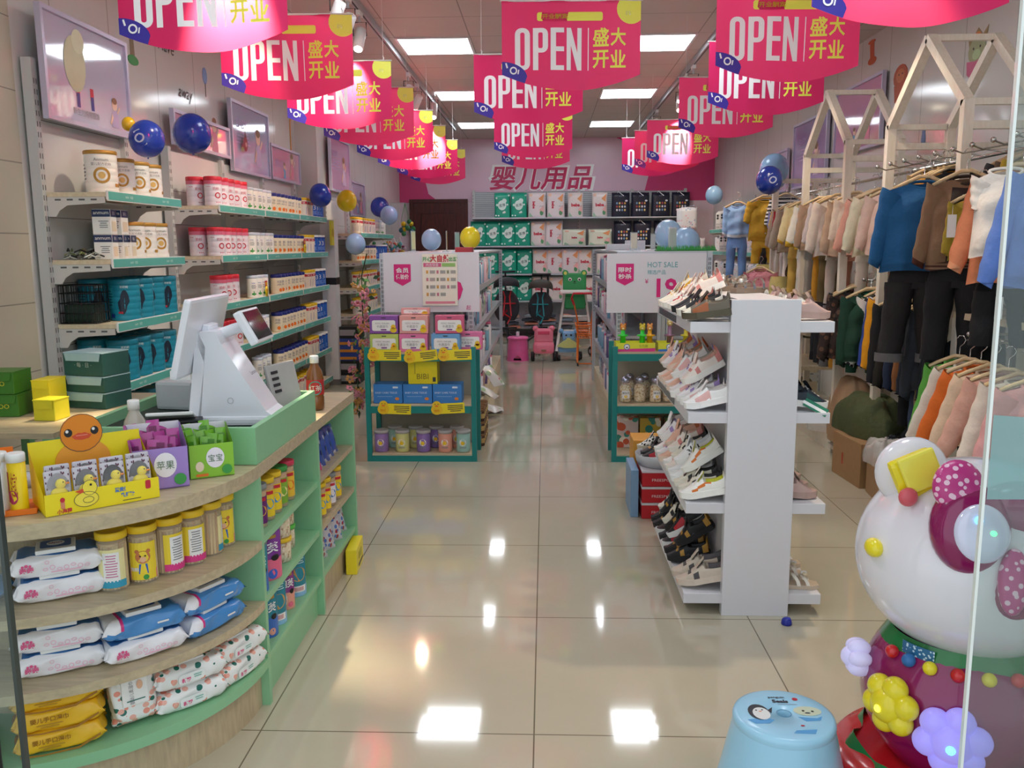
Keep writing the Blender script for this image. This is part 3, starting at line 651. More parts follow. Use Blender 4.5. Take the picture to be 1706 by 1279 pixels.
def ban(x, y, side, n, rz=0):
    k_ban.place(T3(x, y, 2.605) @ RZ(rz), 'pink OPEN banner with yellow characters, %s from the entrance over the %s' % (ORD[n], side), 'pink opening banners')
for i, (y, r) in enumerate([(3.61, -4), (4.77, 2), (5.95, 0), (6.92, 2), (8.1, -2), (9.11, 0), (10.3, 2), (11.3, 0)]): ban(-1.37, y, 'milk powder side', i, r)
for i, (x, y, r) in enumerate([(.13, 4.6, 2), (-.11, 5.81, 0), (-.11, 8.02, 1), (-.10, 9.2, 0)]): ban(x, y, 'centre aisle', i, r)
for i, (x, y, r) in enumerate([(1.32, 3.38, -2), (1.17, 4.45, 3), (1.34, 5.55, 0), (1.33, 6.69, 2), (1.35, 8.87, -1), (1.31, 9.7, 2), (1.23, 10.3, -3)]): ban(x, y, 'clothes side', i, r)
# ------------------------------------------------------------------ balloons
def balloon(x, y, z, r, col, label, logo=False):
    t = thing('balloon', label, 'balloon', (x, y, z), 0); m = mat(col, .22, coat=.4, noise_=0)
    g = G(); pr = []
    for j in range(17):
        a = math.pi*j/16; rr = r*math.sin(a)*(1-.06*math.cos(a)*-1 if a < 1.5 else 1); pr.append((max(1e-5, rr), -r*1.08*math.cos(a)))
    g.lathe(pr, m, 28, None, True, False)
    if logo:
        B = FRONT; lm = mat('c3cbea', .5, noise_=0)
        for (cx, cy, w_, h_) in ((0, r*.08, r*.62, r*.09), (0, -r*.42, r*.62, r*.09)): pass
        d = T3(0, -r*.985, 0) @ FRONT @ Matrix.Rotation(R(25), 4, 'Z')
        g.disc(0, -r*.05, r*.3, lm, d, ring=r*.1, z=.0, n=24, ry=r*.26); g.rect(0, r*.38, r*.42, r*.1, lm, d @ T3(0, 0, r*-.06), z=0, rad=r*.04); g.rect(r*.05, -r*.48, r*.36, r*.1, lm, d @ T3(0, 0, r*-.1), z=0, rad=r*.04)
    g.build('skin', t)
    G().lathe([(r*.06, -r*1.08-.006), (r*.02, -r*1.06), (r*.03, -r*1.02)], m, 10).build('knot', t)
    return t
balloon(-2.10, 4.64, 1.965, .09, '1f3fae', 'blue balloon with white logo beside the first poster', True)
balloon(-2.22, 4.70, 2.05, .035, 'e0b51f', 'tiny yellow balloon tucked beside the blue logo balloon')
balloon(-2.08, 5.2, 2.06, .108, '1c3a9e', 'plain dark blue balloon above the red-lidded cans')
balloon(-2.05, 8.0, 1.86, .10, '1c3a9e', 'dark blue balloon behind the blue cans')
balloon(-1.99, 8.8, 1.85, .10, 'f0d91c', 'yellow balloon beside the end panel of the shelves')
balloon(-1.98, 10.5, 1.86, .11, '1c3a9e', 'dark blue balloon over the far cans')
balloon(-1.80, 10.1, 1.75, .10, '8fb4dc', 'pale blue balloon in front of the dark blue one at the far unit')
balloon(-1.72, 7.9, 1.42, .09, '9dbfe6', 'pale blue balloon hanging in front of the far unit')
balloon(-.86, 6.6, 1.445, .075, 'a4c4e6', 'pale blue balloon behind the acrylic card stands')
balloon(-.55, 6.4, 1.455, .075, 'f2e02a', 'bright yellow balloon beside the red box over the milk counter')
balloon(.90, 6.5, 1.47, .10, 'a6cdea', 'pale blue balloon on the counter, the taller of the touching pair')
balloon(1.0, 6.3, 1.41, .10, '9cc4e6', 'pale blue balloon on the counter, the lower of the touching pair')
balloon(1.93, 7.6, 2.02, .12, '8fb8dc', 'round pale blue balloon hanging beside the far house frame')
balloon(2.1, 8.2, 1.98, .09, '274f9a', 'dark blue balloon half hidden behind the pale one')
balloon(1.72, 6.9, 1.90-.02, .10, '1c3a9e', 'blue balloon with white logo above the white rack corner', True)
balloon(1.68, 8.9, 1.90-.02, .085, '8db6dc', 'pale blue balloon before the hanging yellow romper')
# ================================================================== checkout counter
PLY = wood('b5a487', 'c9b998', (2, 12, 12), .4)
PLYV = wood('b3a184', 'c6b695', (12, 12, 2), .45)
CX, CY, CR = -1.45, 2.46, .60       # centre and radius of the rounded end
def arc_pts(r, a0=-90, a1=0, n=20, cx=CX, cy=CY): return [(cx+r*math.cos(R(a0+(a1-a0)*i/n)), cy+r*math.sin(R(a0+(a1-a0)*i/n))) for i in range(n+1)]
def slab(g, z0, z1, m, r=CR, inner=.24, edge=None):
    """curved shelf board: straight piece to the wall side, then the quarter round"""
    out = [(-2.3, CY-r)] + arc_pts(r); inn = [(-2.3, CY-inner)] + arc_pts(inner)
    n = len(out); vs = [(x, y, z0) for x, y in out] + [(x, y, z0) for x, y in inn] + [(x, y, z1) for x, y in out] + [(x, y, z1) for x, y in inn]
    top = [(2*n+i, 2*n+i+1, 3*n+i+1, 3*n+i) for i in range(n-1)]; bot = [(i+1, i, n+i, n+i+1) for i in range(n-1)]
    side = [(i, i+1, 2*n+i+1, 2*n+i) for i in range(n-1)] + [(n+i+1, n+i, 3*n+i, 3*n+i+1) for i in range(n-1)] + [(n-1, 2*n-1, 4*n-1, 3*n-1), (0, 2*n, 3*n, n)]
    g.add(vs, top+bot, m); g.add(vs, side, edge or m); return g
ct = thing('checkout_counter', 'pale green and wood checkout counter with a rounded shelved end', 'counter', (0, 0, 0))
g = slab(G(), .722, .76, PLY, inner=.0); g.box(-1.45, -.85, CY, 3.76, .722, .76, PLY); g.box(-2.3, -1.45, 2.28, 2.47, .722, .7595, PLY)
g.build('countertop', ct)
slab(G(), .505, .53, PLY).build('curved_shelf', ct); slab(G(), .315, .34, PLY).build('curved_shelf', ct); slab(G(), .125, .155, MINT).build('curved_shelf', ct)
g = G(); P_ = [(-2.3, CY-.335)] + arc_pts(.335); n = len(P_)
g.add([(x, y, 0) for x, y in P_]+[(x, y, .72) for x, y in P_], [(i, i+1, n+i+1, n+i) for i in range(n-1)], PLYV, None, False); g.build('curved_back_board', ct)
g = G(); P_ = [(-2.3, CY-.575)] + arc_pts(.575); n = len(P_)
g.add([(x, y, 0) for x, y in P_]+[(x, y, .125) for x, y in P_], [(i, i+1, n+i+1, n+i) for i in range(n-1)], PLYV, None, False); g.build('curved_kick', ct)
for y in (2.46, 3.125): G().box(-1.23, -.85, y, y+.022, .0, .722, MINT).build('divider_panel', ct)
G().box(-1.23, -.85, 3.725, 3.747, .0, .722, MINT).build('divider_panel', ct)
G().box(-1.25, -1.23, 2.46, 3.747, 0, .722, MINTD).build('rear_board', ct)
for z in (.53, .34, .155): G().box(-1.23, -.856, 2.482, 3.125, z-.022, z, MINT).build('shelf', ct)
for z, m in ((.53, PLY), (.34, PLY), (.155, MINT)): G().box(-1.23, -.856, 3.147, 3.725, z-.022, z, m).build('shelf', ct)
G().box(-1.23, -.875, 2.482, 3.125, 0, .125, MINT).box(-1.23, -.875, 3.147, 3.725, 0, .125, PLYV).build('kick_board', ct)
for y in (3.07, 3.70): G().lathe([(.001, 0), (.014, 0), (.012, .004), (.001, .004)], mat('8d8f8a', .4, .5), 14, T3(-.95, y, .70) @ RX(90)).build('cable_grommet', ct)
# tray around the register
t = thing('register_tray', 'open pale green tray holding the register on the countertop', 'tray', (0, 0, 0))
for nm, a in (('front_board', (-1.42, -.855, 2.47, 2.49, .761, .872)), ('side_board', (-.875, -.855, 2.49, 3.14, .761, .872)), ('rear_board', (-1.42, -.875, 3.12, 3.14, .761, .872)), ('side_board', (-1.42, -1.40, 2.49, 3.12, .761, .872))):
    G().box(*a, MINT).build(nm, t)
G().box(-1.40, -.875, 2.49, 3.12, .761, .838, mat('24332c', .6)).build('tray_floor', t)

# ---------------- register
PW = mat('e9ebf2', .3, coat=.3, noise_=0)
t = thing('cash_register_terminal', 'white touch screen cash register with a small customer display', 'cash register', (-1.0, 2.74, .839), 3)
prof = [(-.155, 0), (.15, 0), (.15, .035), (.135, .05), (-.04, .275), (-.10, .275), (-.155, .06)]
# foot + sloping neck extruded sideways
g = G(); g.prism([(-.11, 0), (.13, 0), (.13, .03), (.11, .045), (-.02, .26), (-.035, .30), (-.085, .30), (-.095, .26), (-.075, .20)], .15, PW, T3(-.0, .075, .0) @ RX(90) @ SC(1, 1, 1))
g.prism([(-.14, 0), (-.10, 0), (-.07, .25), (-.09, .30), (-.10, .27)], .15, PW, T3(0, .075, 0) @ RX(90)); g.build('body', t)
g = G().box(-.14, .14, -.085, .085, 0, .03, PW, bev=.01); g.build('foot', t)
g = G(); tl = T3(.05, 0, .155) @ RY(30); g.text('Lenovo', 0, 0, .014, TEXT_D, T3(.052, -.0, .16) @ RZ(90) @ RX(57), z=.003); g.disc(0, 0, .010, GREYM, T3(0, -.0755, .08) @ FRONT, ring=.002); g.build('badge', t)
# main screen, seen from behind, tipped
sc = T3(-.105, 0, .285) @ RY(-76) @ RZ(90)
g = G(); g.box(-.19, .19, -.125, .125, -.012, .012, PW, sc, bev=.01); s_ = g.build('main_screen', t)
G().box(-.17, .17, -.105, .105, .012, .0135, mat('16181c', .08), sc).build('glass', s_)
G().box(-.045, .045, -.04, .04, -.035, -.012, PW, sc, bev=.004).build('screen_mount', t)
cd = T3(.065, .0, .31) @ SC(1.15, 1.15, 1.15) @ RY(62) @ RZ(90)
g = G(); g.box(-.085, .085, -.05, .05, -.012, .012, PW, cd, bev=.006); s_ = g.build('customer_display', t)
G().box(-.072, .072, -.042, .042, .012, .0135, mat('23302d', .05, noise_=.6, scale=9), cd).build('glass', s_)
g = G().tube([(-.055, 0, .28), (.0, 0, .30), (.04, 0, .31)], .018, PW, 12); g.build('display_arm', t)
# receipt printer and keyboard, scanner stand
t = thing('receipt_printer', 'small grey receipt printer standing behind the register screen', 'printer', (-1.28, 3.0, .839), -10)
G().box(-.07, .07, -.08, .08, 0, .10, mat('b8bcc0', .4), bev=.012).build('body', t); G().box(-.04, .04, -.03, -.01, .1, .13, PAPER).build('paper', t)
t = thing('plate_cover', 'pale grey plastic document tray leaning behind the customer display', 'tray', (-.905, 2.99, .839), -15)
G().box(-.012, 0, -.09, .09, 0, .16, mat('b4b2b0', .4), RY(-12), bev=.004).build('board', t); g = G()
for k in range(4): g.box(.0008, .0028, -.07, -.03, .06+k*.022, .07+k*.022, DARK, RY(-12))
g.build('slots', t)
t = thing('keyboard', 'black keyboard on the counter below the register screen', 'keyboard', (-1.52, 2.9, .761), 12)
G().box(-.09, .09, -.2, .2, 0, .018, BLACK, bev=.004).build('case', t); g = G()
for i in range(5):
    for j in range(12): g.box(-.078+i*.031, -.078+i*.031+.025, -.188+j*.0315, -.188+j*.0315+.026, .018, .024, DARK)
g.build('keys', t)
# ---------------- drinks
def bottle(x, y, z, liquid, cap, lab, label, k=1, txt='Yogu'):
    t = thing('drink_bottle', label, 'bottle', (x, y, z))
    pr = [(.028, 0), (.034, .006), (.034, .05), (.032, .055), (.034, .06), (.034, .125), (.030, .15), (.016, .178), (.0145, .185), (.0145, .20)]
    pr = [(a*k, b*k) for a, b in pr]
    G().lathe(pr, liquid, 24).build('bottle_body', t)
    G().lathe([(.0175*k, .186*k), (.0175*k, .212*k), (.016*k, .215*k)], cap, 20).build('cap', t)
    g = G().lathe([(.0346*k, .062*k), (.0346*k, .122*k)], lab, 24, cap=False); g.text(txt, 0, .09*k, .022*k, mat('e8efe8', .5, noise_=0), RZ(15), wrap=.0350*k, z=.0005, w=.05*k); g.disc(0, .09*k, .028*k, mat('3a9a8c', .5), RZ(15), wrap=.0348*k, z=.0003, ring=.004*k)
    g.build('wrapper', t)
bottle(-1.19, 2.42, .761, mat('b7b0a4', .15, coat=.5), WHITE, mat('a29e94', .3), 'plastic bottle of grey milk drink behind the duck box', .95)
bottle(-.91, 3.35, .761, mat('7c4a1c', .08, coat=.6), mat('e9e9ea', .4), mat('b32a2c', .35), 'bottle of brown iced tea with red wrapper beside the register tray', 1.0, '红茶')
# ---------------- duck candy display
YB = mat('f2d914', .4, noise_=.02); YB2 = mat('e8b83a', .5); DO = mat('e88a1e', .5, noise_=0); DOL = mat('f0a23a', .5, noise_=0); LIP = mat('d9502e', .5, noise_=0)
t = thing('duck_candy_display', 'yellow cardboard display box with duck cut-out, filled with duck candies', 'display box', (-1.145, 2.10, .761), 42); t.scale = (.92, .92, 1.02)
W_, D_ = .145, .075
fm = mat('f4df1e', .4, noise_=.02)
g = G().box(-W_, W_, -D_, -D_+.003, 0, .052, fm).box(-W_, W_, -D_+.003, D_, 0, .003, fm)
Mf = T3(0, -D_, 0) @ FRONT
for pts, m_, z_ in ((ell(-.045, .028, .030, .018), mat('f7e34a', .5, noise_=0), .002), (ell(-.035, .055, .018, .018), mat('f7e34a', .5, noise_=0), .0024), ([(-.052, .055), (-.072, .05), (-.06, .045), (-.07, .041), (-.05, .046)], LIP, .003), (ell(-.032, .062, .003, .003), BLACK, .0035)): g.poly(pts, m_, Mf, z=z_)
g.disc(-.045, .028, .031, TEXT_D, Mf, ring=.0012, ry=.019, z=.0026); g.disc(-.035, .055, .019, TEXT_D, Mf, ring=.0012, ry=.019, z=.0022); g.disc(-.04, .026, .014, TEXT_D, Mf, ring=.0012, ry=.008, z=.003)
g.text('蛋黄仔', .045, .037, .012, mat('4c7ac4', .5), Mf, bold=.03); g.text('乳钙糖', .06, .022, .012, mat('4c7ac4', .5), Mf, bold=.03); g.text('小海狸', -.10, .008, .012, RED, Mf, bold=.03); g.rect(.115, .038, .014, .022, RED, Mf, rad=.004); lines(g, .07, .008, .06, .004, 1, TEXT_D, None, Mf)
g.disc(-.103, .035, .006, RED, Mf); g.rect(-.103, .022, .01, .016, mat('d98a6a', .5), Mf)
g.build('tray_front', t)
G().add([(-W_, -D_, 0), (-W_, D_, 0), (-W_, D_, .14), (-W_, -D_+.01, .052)], [(0, 1, 2, 3)], fm).build('side_flap', t); G().add([(W_, -D_, 0), (W_, D_, 0), (W_, D_, .14), (W_, -D_+.01, .052)], [(0, 1, 2, 3)], fm).build('side_flap', t)
G().box(-W_, W_, D_, D_+.003, 0, .155, fm).build('back_card', t)
g = G(); Mb = T3(-.01, D_-.001, 0) @ FRONT
body = [(x, y) for x, y in ell(0, .095, .072, .052, 26)]; head = ell(0, .165, .055, .048, 26)
g.prism(body, .003, DOL, Mb); g.prism(head, .004, DO, Mb)
g.disc(0, .165, .0555, TEXT_D, Mb, ring=.0015, ry=.0485, z=.0045); g.disc(0, .095, .0725, TEXT_D, Mb, ring=.0015, ry=.0525, z=.0036, a0=20, a1=160) if 0 else None
for sx_ in (-1, 1):
    g.disc(sx_*.034, .168, .0105, BLACK, Mb, z=.005); g.disc(sx_*.034-.003, .172, .004, WHITE, Mb, z=.0056)
g.poly([(-.026, .158), (-.008, .166), (0, .164), (.008, .166), (.026, .158), (.018, .150), (0, .147), (-.018, .150)], LIP, Mb, z=.005); g.rect(0, .159, .03, .0015, mat('f0a090', .5), Mb, z=.0056)
g.build('duck_cutout', t)
# candies
cg = G().box(-.022, .022, -.005, .004, 0, .058, mat('c9c5cf', .25, coat=.3), bev=.003)
rr = random.Random(5)
for k in range(26):
    x, y = rr.uniform(-.02, .02), rr.uniform(.003, .055)
    if abs(x) > .014 or y > .046 or y < .01: cg.rect(x, y, .002, .0035, mat('5a2340', .5), T3(0, -.0052, 0) @ FRONT, z=.0003)
cg2 = G().sphere((0, -.009, .018), (.015, .009, .011), YB, 14, 8).sphere((.004, -.010, .034), (.0095, .008, .009), YB, 12, 8).sphere((.014, -.013, .034), (.005, .004, .002), DO, 8, 6).sphere((.007, -.0175, .037), .0013, BLACK, 6, 4)
cg3 = G().lathe([(.021, 0), (.0205, .004), (.017, .012), (.001, .0165)], mat('f4f6f8', .3, alpha=.12, spec=.2), 16, T3(0, -.005, .026) @ RX(90), sx=.95, sy=1.3)
k_c = Kind('duck_candy', 'candy', [('blister_card', cg), ('gummy_duck', cg2), ('clear_dome', cg3)])
base_M = t.matrix_basis if False else (T3(-1.145, 2.10, .761) @ RZ(42) @ SC(.92, .92, 1.0))
for j, (yy, zz) in enumerate(((-.05, .004), (-.02, .012))):
    for i in range(4):
        k_c.place(base_M @ T3(-.105+i*.069+(.008 if j else 0), yy, zz+.018) @ RX(-10) @ SC(1.42, 1.3, 1.42), 'gummy duck candy on a spotted card, %s in the %s row of the yellow box' % (ORD[i], ('front', 'rear')[j]), 'gummy duck candies')
# ---------------- sachet boxes
def sachet_box(x, y, rz, c, cside, label, sc_, slab, gname, txt, n=14, w=.105, h=.12, K=1.3):
    t = thing('sachet_display_box', label, 'display box', (x, y, .761), rz); t.scale = (K, K, K); d = .055
    g = G().box(-w/2, w/2, -d, -d+.002, 0, .085, c).box(-w/2, w/2, -d, d, 0, .002, c)
    Mf = T3(0, -d, 0) @ FRONT
    g.disc(.008, .05, .022, mat('f2eef6', .5), Mf, ry=.026); g.text(txt, .008, .05, .018, mat('5a7a5a', .5), Mf, w=.034, z=.003); g.disc(-.03, .03, .01, mat('f0e0c0', .5), Mf, ry=.013); g.disc(.035, .018, .012, RED if c is not cside else GRN, Mf, z=.003); g.rect(-.025, .008, .03, .007, ORG, Mf, rad=.003)
    g.build('front_wall', t)
    for s_ in (-1, 1):
        X = s_*w/2; q = G().add([(X, -d, 0), (X, d, 0), (X, d, h), (X, d-.03, h), (X, -d, .085)], [(0, 1, 2, 3, 4) if s_ > 0 else (4, 3, 2, 1, 0)], cside)
        if s_ < 0: q.rect(0, .06, .07, .012, PAPER, T3(X, 0, 0) @ FXN).rect(.02, .025, .03, .022, PAPER, T3(X, 0, 0) @ FXN); [q.rect(.008+k*.003, .025, .0014, .018, TEXT_D, T3(X, 0, 0) @ FXN, z=.002) for k in range(9)]
        q.build('side_wall', t)
    G().box(-w/2, w/2, d-.002, d, 0, h, mat('efeaf2', .5)).build('back_wall', t)
    B = T3(x, y, .761) @ RZ(rz) @ SC(K, K, K); rr = random.Random(n)
    sg = G(); nn = 8
    sg.surf(lambda u, v: ((u-.5)*.026, (.0045*math.sin(math.pi*u)*math.sin(math.pi*min(1, max(0, v))))*-1, v*.085), 6, 8, sc_[0]).surf(lambda u, v: ((.5-u)*.026, .0045*math.sin(math.pi*u)*math.sin(math.pi*v), v*.085), 6, 8, sc_[0])
    sg.rect(0, .06, .016, .02, sc_[1], T3(0, -.0048, 0) @ FRONT).rect(0, .03, .014, .012, PAPER, T3(0, -.0048, 0) @ FRONT)
    k = Kind('snack_sachet', 'sachet', [(None, sg)])
    for i in range(n):
        col, row = i % 5, i//5
        k.place(B @ T3(-w/2+.017+col*.0178+rr.uniform(-.002, .002), -d+.018+row*.03+rr.uniform(-.002, .002), .012+row*.012+rr.uniform(0, .012)) @ RX(-12-row*5+rr.uniform(-4, 4)) @ RZ(rr.uniform(-50, 50)) @ RY(rr.uniform(-12, 12)), slab, gname)
LAV = mat('a487cf', .45, noise_=.02)
sachet_box(-1.06, 2.27, 31, LAV, LAV, 'lavender cardboard box of purple sachets between the duck box and the green box', (mat('b0408e', .22, coat=.4, noise_=.15), mat('7b2a5e', .3)), 'shiny purple snack sachet sticking out of the lavender box', 'purple sachets in the lavender box', '苹果')
LIM = mat('8fc93a', .45, noise_=.02)
sachet_box(-.965, 2.385, 30, LIM, LIM, 'lime green cardboard box of green sachets against the register tray', (mat('6fae2c', .22, coat=.4, noise_=.15), mat('4c8a22', .3)), 'shiny green snack sachet sticking out of the lime green box', 'green sachets in the lime green box', '宝宝', K=1.12)
# ---------------- left end clutter
t = thing('orange_display_stand', 'orange cardboard stand with vitamin tubes at the end of the counter', 'display stand', (-1.335, 2.02, .761), 25)
OR2 = mat('f07a1c', .45)
G().box(-.11, .075, -.065, .06, 0, .006, OR2).box(-.11, .075, -.067, -.065, 0, .014, OR2).build('base_tray', t)
g = G().box(-.11, .02, .06, .064, 0, .145, OR2); g.text('维C\n泡腾', -.02, .08, .04, mat('5a2412', .5), T3(0, .06, 0) @ FRONT, w=.03); g.build('back_card', t)
def tube_(x, y, c, lab, txt, cap_=WHITE):
    q = thing('vitamin_tube', lab, 'tube', (x, y, .768)); q.scale = (1.2, 1.2, 1.25)
    g = G().lathe([(.0165, 0), (.017, .002), (.017, .098)], c[0], 20); g.text(txt, 0, .055, .05, c[1], RZ(8), wrap=.0172, w=.012, z=.0003); g.disc(0, .03, .010, c[2], RZ(-6), wrap=.0173, ry=.014, z=.0004); g.rect(-.012, .05, .008, .06, c[1], wrap=.0173, z=.0003)
    g.build('tube_body', q); G().lathe([(.018, .098), (.018, .112), (.0165, .115)], cap_, 20).build('cap', q)
tube_(-1.282, 1.995, (mat('f2cf1a', .35), mat('a8321a', .4), mat('b5325a', .4)), 'yellow and orange vitamin tube with white cap beside the duck box', '维生素C')
tube_(-1.312, 1.945, (mat('e9edf5', .35), mat('3a5fa8', .4), mat('2a5fae', .4)), 'white and blue vitamin tube with white cap', '钙铁锌')
tube_(-1.33, 2.0, (mat('e9edf5', .35), mat('3a5fa8', .4), mat('2a5fae', .4)), 'white vitamin tube standing behind the other two', '钙铁锌')
G().lathe([(.04, 0), (.045, .02), (.03, .03), (.001, .034)], mat('c9cbd6', .15, coat=.4), 20, T3(-1.42, 2.25, .761) @ RZ(20), sx=1.6).build('clear_packet')
tag(bpy.data.objects['clear_packet'], 'shiny pale grey plastic packet lying behind the duck box', 'packet')
# boxes behind on a low rear table
tb = thing('rear_side_table', 'wood side table behind the counter carrying the stacked gift boxes', 'table', (-2.0, 3.35, .06))
G().box(-.35, .28, -.45, .40, .68, .70, PLY).build('tabletop', tb)
for sx_ in (-.33, .26):
    for sy_ in (-.43, .38): G().box(sx_-.02, sx_+.02, sy_-.02, sy_+.02, 0, .68, MINTD).build('leg', tb)
def gbox(x, y, z, w, d, h, c, lab, top=None, txt=None, rz=0, M_=None):
    t = thing('gift_carton', lab, 'carton', (x, y, z), rz)
    g = G().box(-w/2, w/2, -d/2, d/2, 0, h-.0, c, bev=.002); 
    if txt: g.text(txt[0], .0, h*.5, txt[1], txt[2], T3(0, -d/2, 0) @ FRONT)
    g.build('carton_body', t)
    q = G().box(-w/2-.001, w/2+.001, -d/2-.001, d/2+.001, h, h+.004, top or c).prism([(-w*.46, 0), (w*.46, 0), (w*.42, -.03), (-w*.42, -.03)], .0015, top or c, T3(0, -d/2-.0025, h) @ FRONT); q.build('lid_flap', t)
GRD = mat('3f7a26', .4); TG = mat('2f5d58', .4); PT = mat('a9c9d0', .4)
gbox(-2.10, 3.25, .761, .15, .13, .082, GRD, 'green carton with yellow dots, lower of the green stack', None, ('OOOO', .018, mat('d9d23a', .5)), 6)
gbox(-2.105, 3.25, .849, .15, .13, .082, GRD, 'green carton with yellow dots, upper of the green stack', None, ('OOOO', .018, mat('d9d23a', .5)), 3)
gbox(-1.955, 3.30, .761, .07, .12, .13, YELB, 'tall narrow yellow carton between the green and teal cartons', None, None, 0)
gbox(-1.87, 3.16, .761, .085, .09, .075, mat('d8cf2c', .45), 'small yellow carton in front of the dark teal carton', None, None, -5)
gbox(-1.83, 3.44, .761, .19, .15, .06, TG, 'dark teal gift carton with pale lid, bottom of the stack', PT, None, -14)
gbox(-1.83, 3.44, .827, .19, .15, .06, TG, 'dark teal gift carton with pale lid, middle of the stack', PT, None, -14)
gbox(-1.83, 3.44, .893, .19, .15, .09, TG, 'dark teal gift carton with pale lid and dotted writing, top of the stack', PT, ('· 每 · 日 ·', .02, mat('b9c9c4', .5)), -14)
t = thing('white_plastic_lid', 'white plastic box lid propped on the counter behind the purple sachets', 'lid', (-1.16, 2.60, .875), 15)
G().box(-.07, .07, -.05, .05, 0, .012, WHITE, RX(-20), bev=.006).build('lid_plate', t); G().box(-.08, .09, -.045, .02, -.013, .0, BLACK, bev=.005).build('black_base', t)
t = thing('toy_doll', 'small yellow and red toy doll behind the duck display', 'toy', (-1.30, 2.42, .761))
G().sphere((0, 0, .03), (.035, .03, .03), mat('e3cf5a', .4)).build('toy_body', t); G().sphere((-.03, .01, .065), (.03, .026, .022), BLACK).build('black_head', t); G().sphere((.028, 0, .058), (.022, .02, .018), mat('d8401f', .25, coat=.5)).build('red_cap', t)
# ---------------- jars of biscuit sticks on the curved shelf
STK = mat('dcbf86', .6, noise_=.12, scale=80); STK2 = mat('c99a5a', .6, noise_=.15, scale=80)
GLS = mat('f7efe0', .05, alpha=.22, noise_=0, spec=.6)
def jar(label_bg, kind, stick=STK, H=.155, r=.0365):
    g = G()
    rr = random.Random(kind*7+1)
    g.lathe([(r*.86, .004), (r*.86, H*.8)], stick, 20)
    for k in range(22):
        a = 2*math.pi*k/22; g.tube([(r*.88*math.cos(a), r*.88*math.sin(a), .005), (r*.88*math.cos(a+.03), r*.88*math.sin(a+.03), H*(.76+.06*rr.random()))], r*.095, [STK, STK2, stick][k % 3], 6)
    gl = G().lathe([(r*.96, 0), (r, .004), (r, H*.82), (r*.93, H*.86), (r*.93, H*.9)], GLS, 24, cap=False)
    lidg = G().lathe([(r*1.03, H*.875), (r*1.06, H*.88), (r*1.06, H*.985), (r*1.0, H), (r*.88, H), (r*.86, H*.985), (r*.001, H*.985)], YEL, 28)
    lb = G(); w = r*2.0; top, bot = H*.72, H*.07; R_ = r*1.012
    lb.rect(0, (top+bot)/2, w, top-bot, label_bg, wrap=R_, z=0)
    if kind == 0:      # bear portrait
        lb.poly([(-w/2, bot), (w/2, bot), (w/2, bot+H*.16), (0, bot+H*.11), (-w/2, bot+H*.2)], mat('e0408a', .4), wrap=R_, z=.0006)
        bc = mat('c97a48', .5, noise_=0)
        lb.disc(0, H*.47, H*.12, bc, wrap=R_, z=.0008, ry=H*.11); lb.disc(-H*.09, H*.57, H*.035, bc, wrap=R_, z=.0008); lb.disc(H*.09, H*.57, H*.035, bc, wrap=R_, z=.0008); lb.disc(0, H*.43, H*.05, mat('eab890', .5), wrap=R_, z=.001)
        lb.disc(-.006, H*.49, .0022, BLACK, wrap=R_, z=.0012); lb.disc(.006, H*.49, .0022, BLACK, wrap=R_, z=.0012); lb.poly([(-.012, H*.18), (.012, H*.18), (.010, H*.35), (-.010, H*.35)], BLU, wrap=R_, z=.0008); lb.text('熊熊', -r*.6, H*.26, H*.07, WHITE, wrap=R_, z=.0012, bold=.02); lb.disc(r*.15, H*.12, .007, GRN, wrap=R_, z=.0012)
    else:              # ingredients panel
        lb.rect(0, H*.42, w*.55, H*.5, PAPER, wrap=R_, z=.0006); lines(lb, 0, H*.44, w*.45, H*.4, 9, mat('cf7aa0' if kind == 1 else '8a8a90', .5), R_, None, .001)
        lb.rect(0, bot+H*.06, w, H*.12, mat('3aa0c0' if kind == 1 else 'e0408a', .4), wrap=R_, z=.0007)
    return Kind('biscuit_stick_jar', 'jar', [('sticks', g), ('clear_jar', gl), ('yellow_lid', lidg), ('label', lb)])
LY = mat('f4d83c', .4, noise_=.02); kj = [jar(LY, 0), jar(mat('f0e6a8', .4), 1), jar(LY, 2)]
def on_arc(r, a): return (CX+r*math.cos(R(a)), CY+r*math.sin(R(a)))
# jars stand along the front of the curved shelf
for i, (a, kk, rot) in enumerate([(-47.5, 1, 20), (-38.6, 0, 25), (-29.8, 2, 60), (-21, 2, 45), (-12.2, 1, 120), (-3.8, 0, 30)]):
    x, y = on_arc(.495, a); kj[kk].place(T3(x, y, .531) @ RZ(rot), ['yellow-lidded jar of biscuit sticks with a pale ingredients label', 'yellow-lidded jar with a bear picture, second along the shelf', 'yellow-lidded jar showing sticks and a barcode edge, third along', 'yellow-lidded jar turned to its pink-edged panel, fourth along', 'yellow-lidded jar with its label turned away, fifth along', 'yellow-lidded bear jar at the green panel end'][i], 'jars of biscuit sticks on the curved shelf')
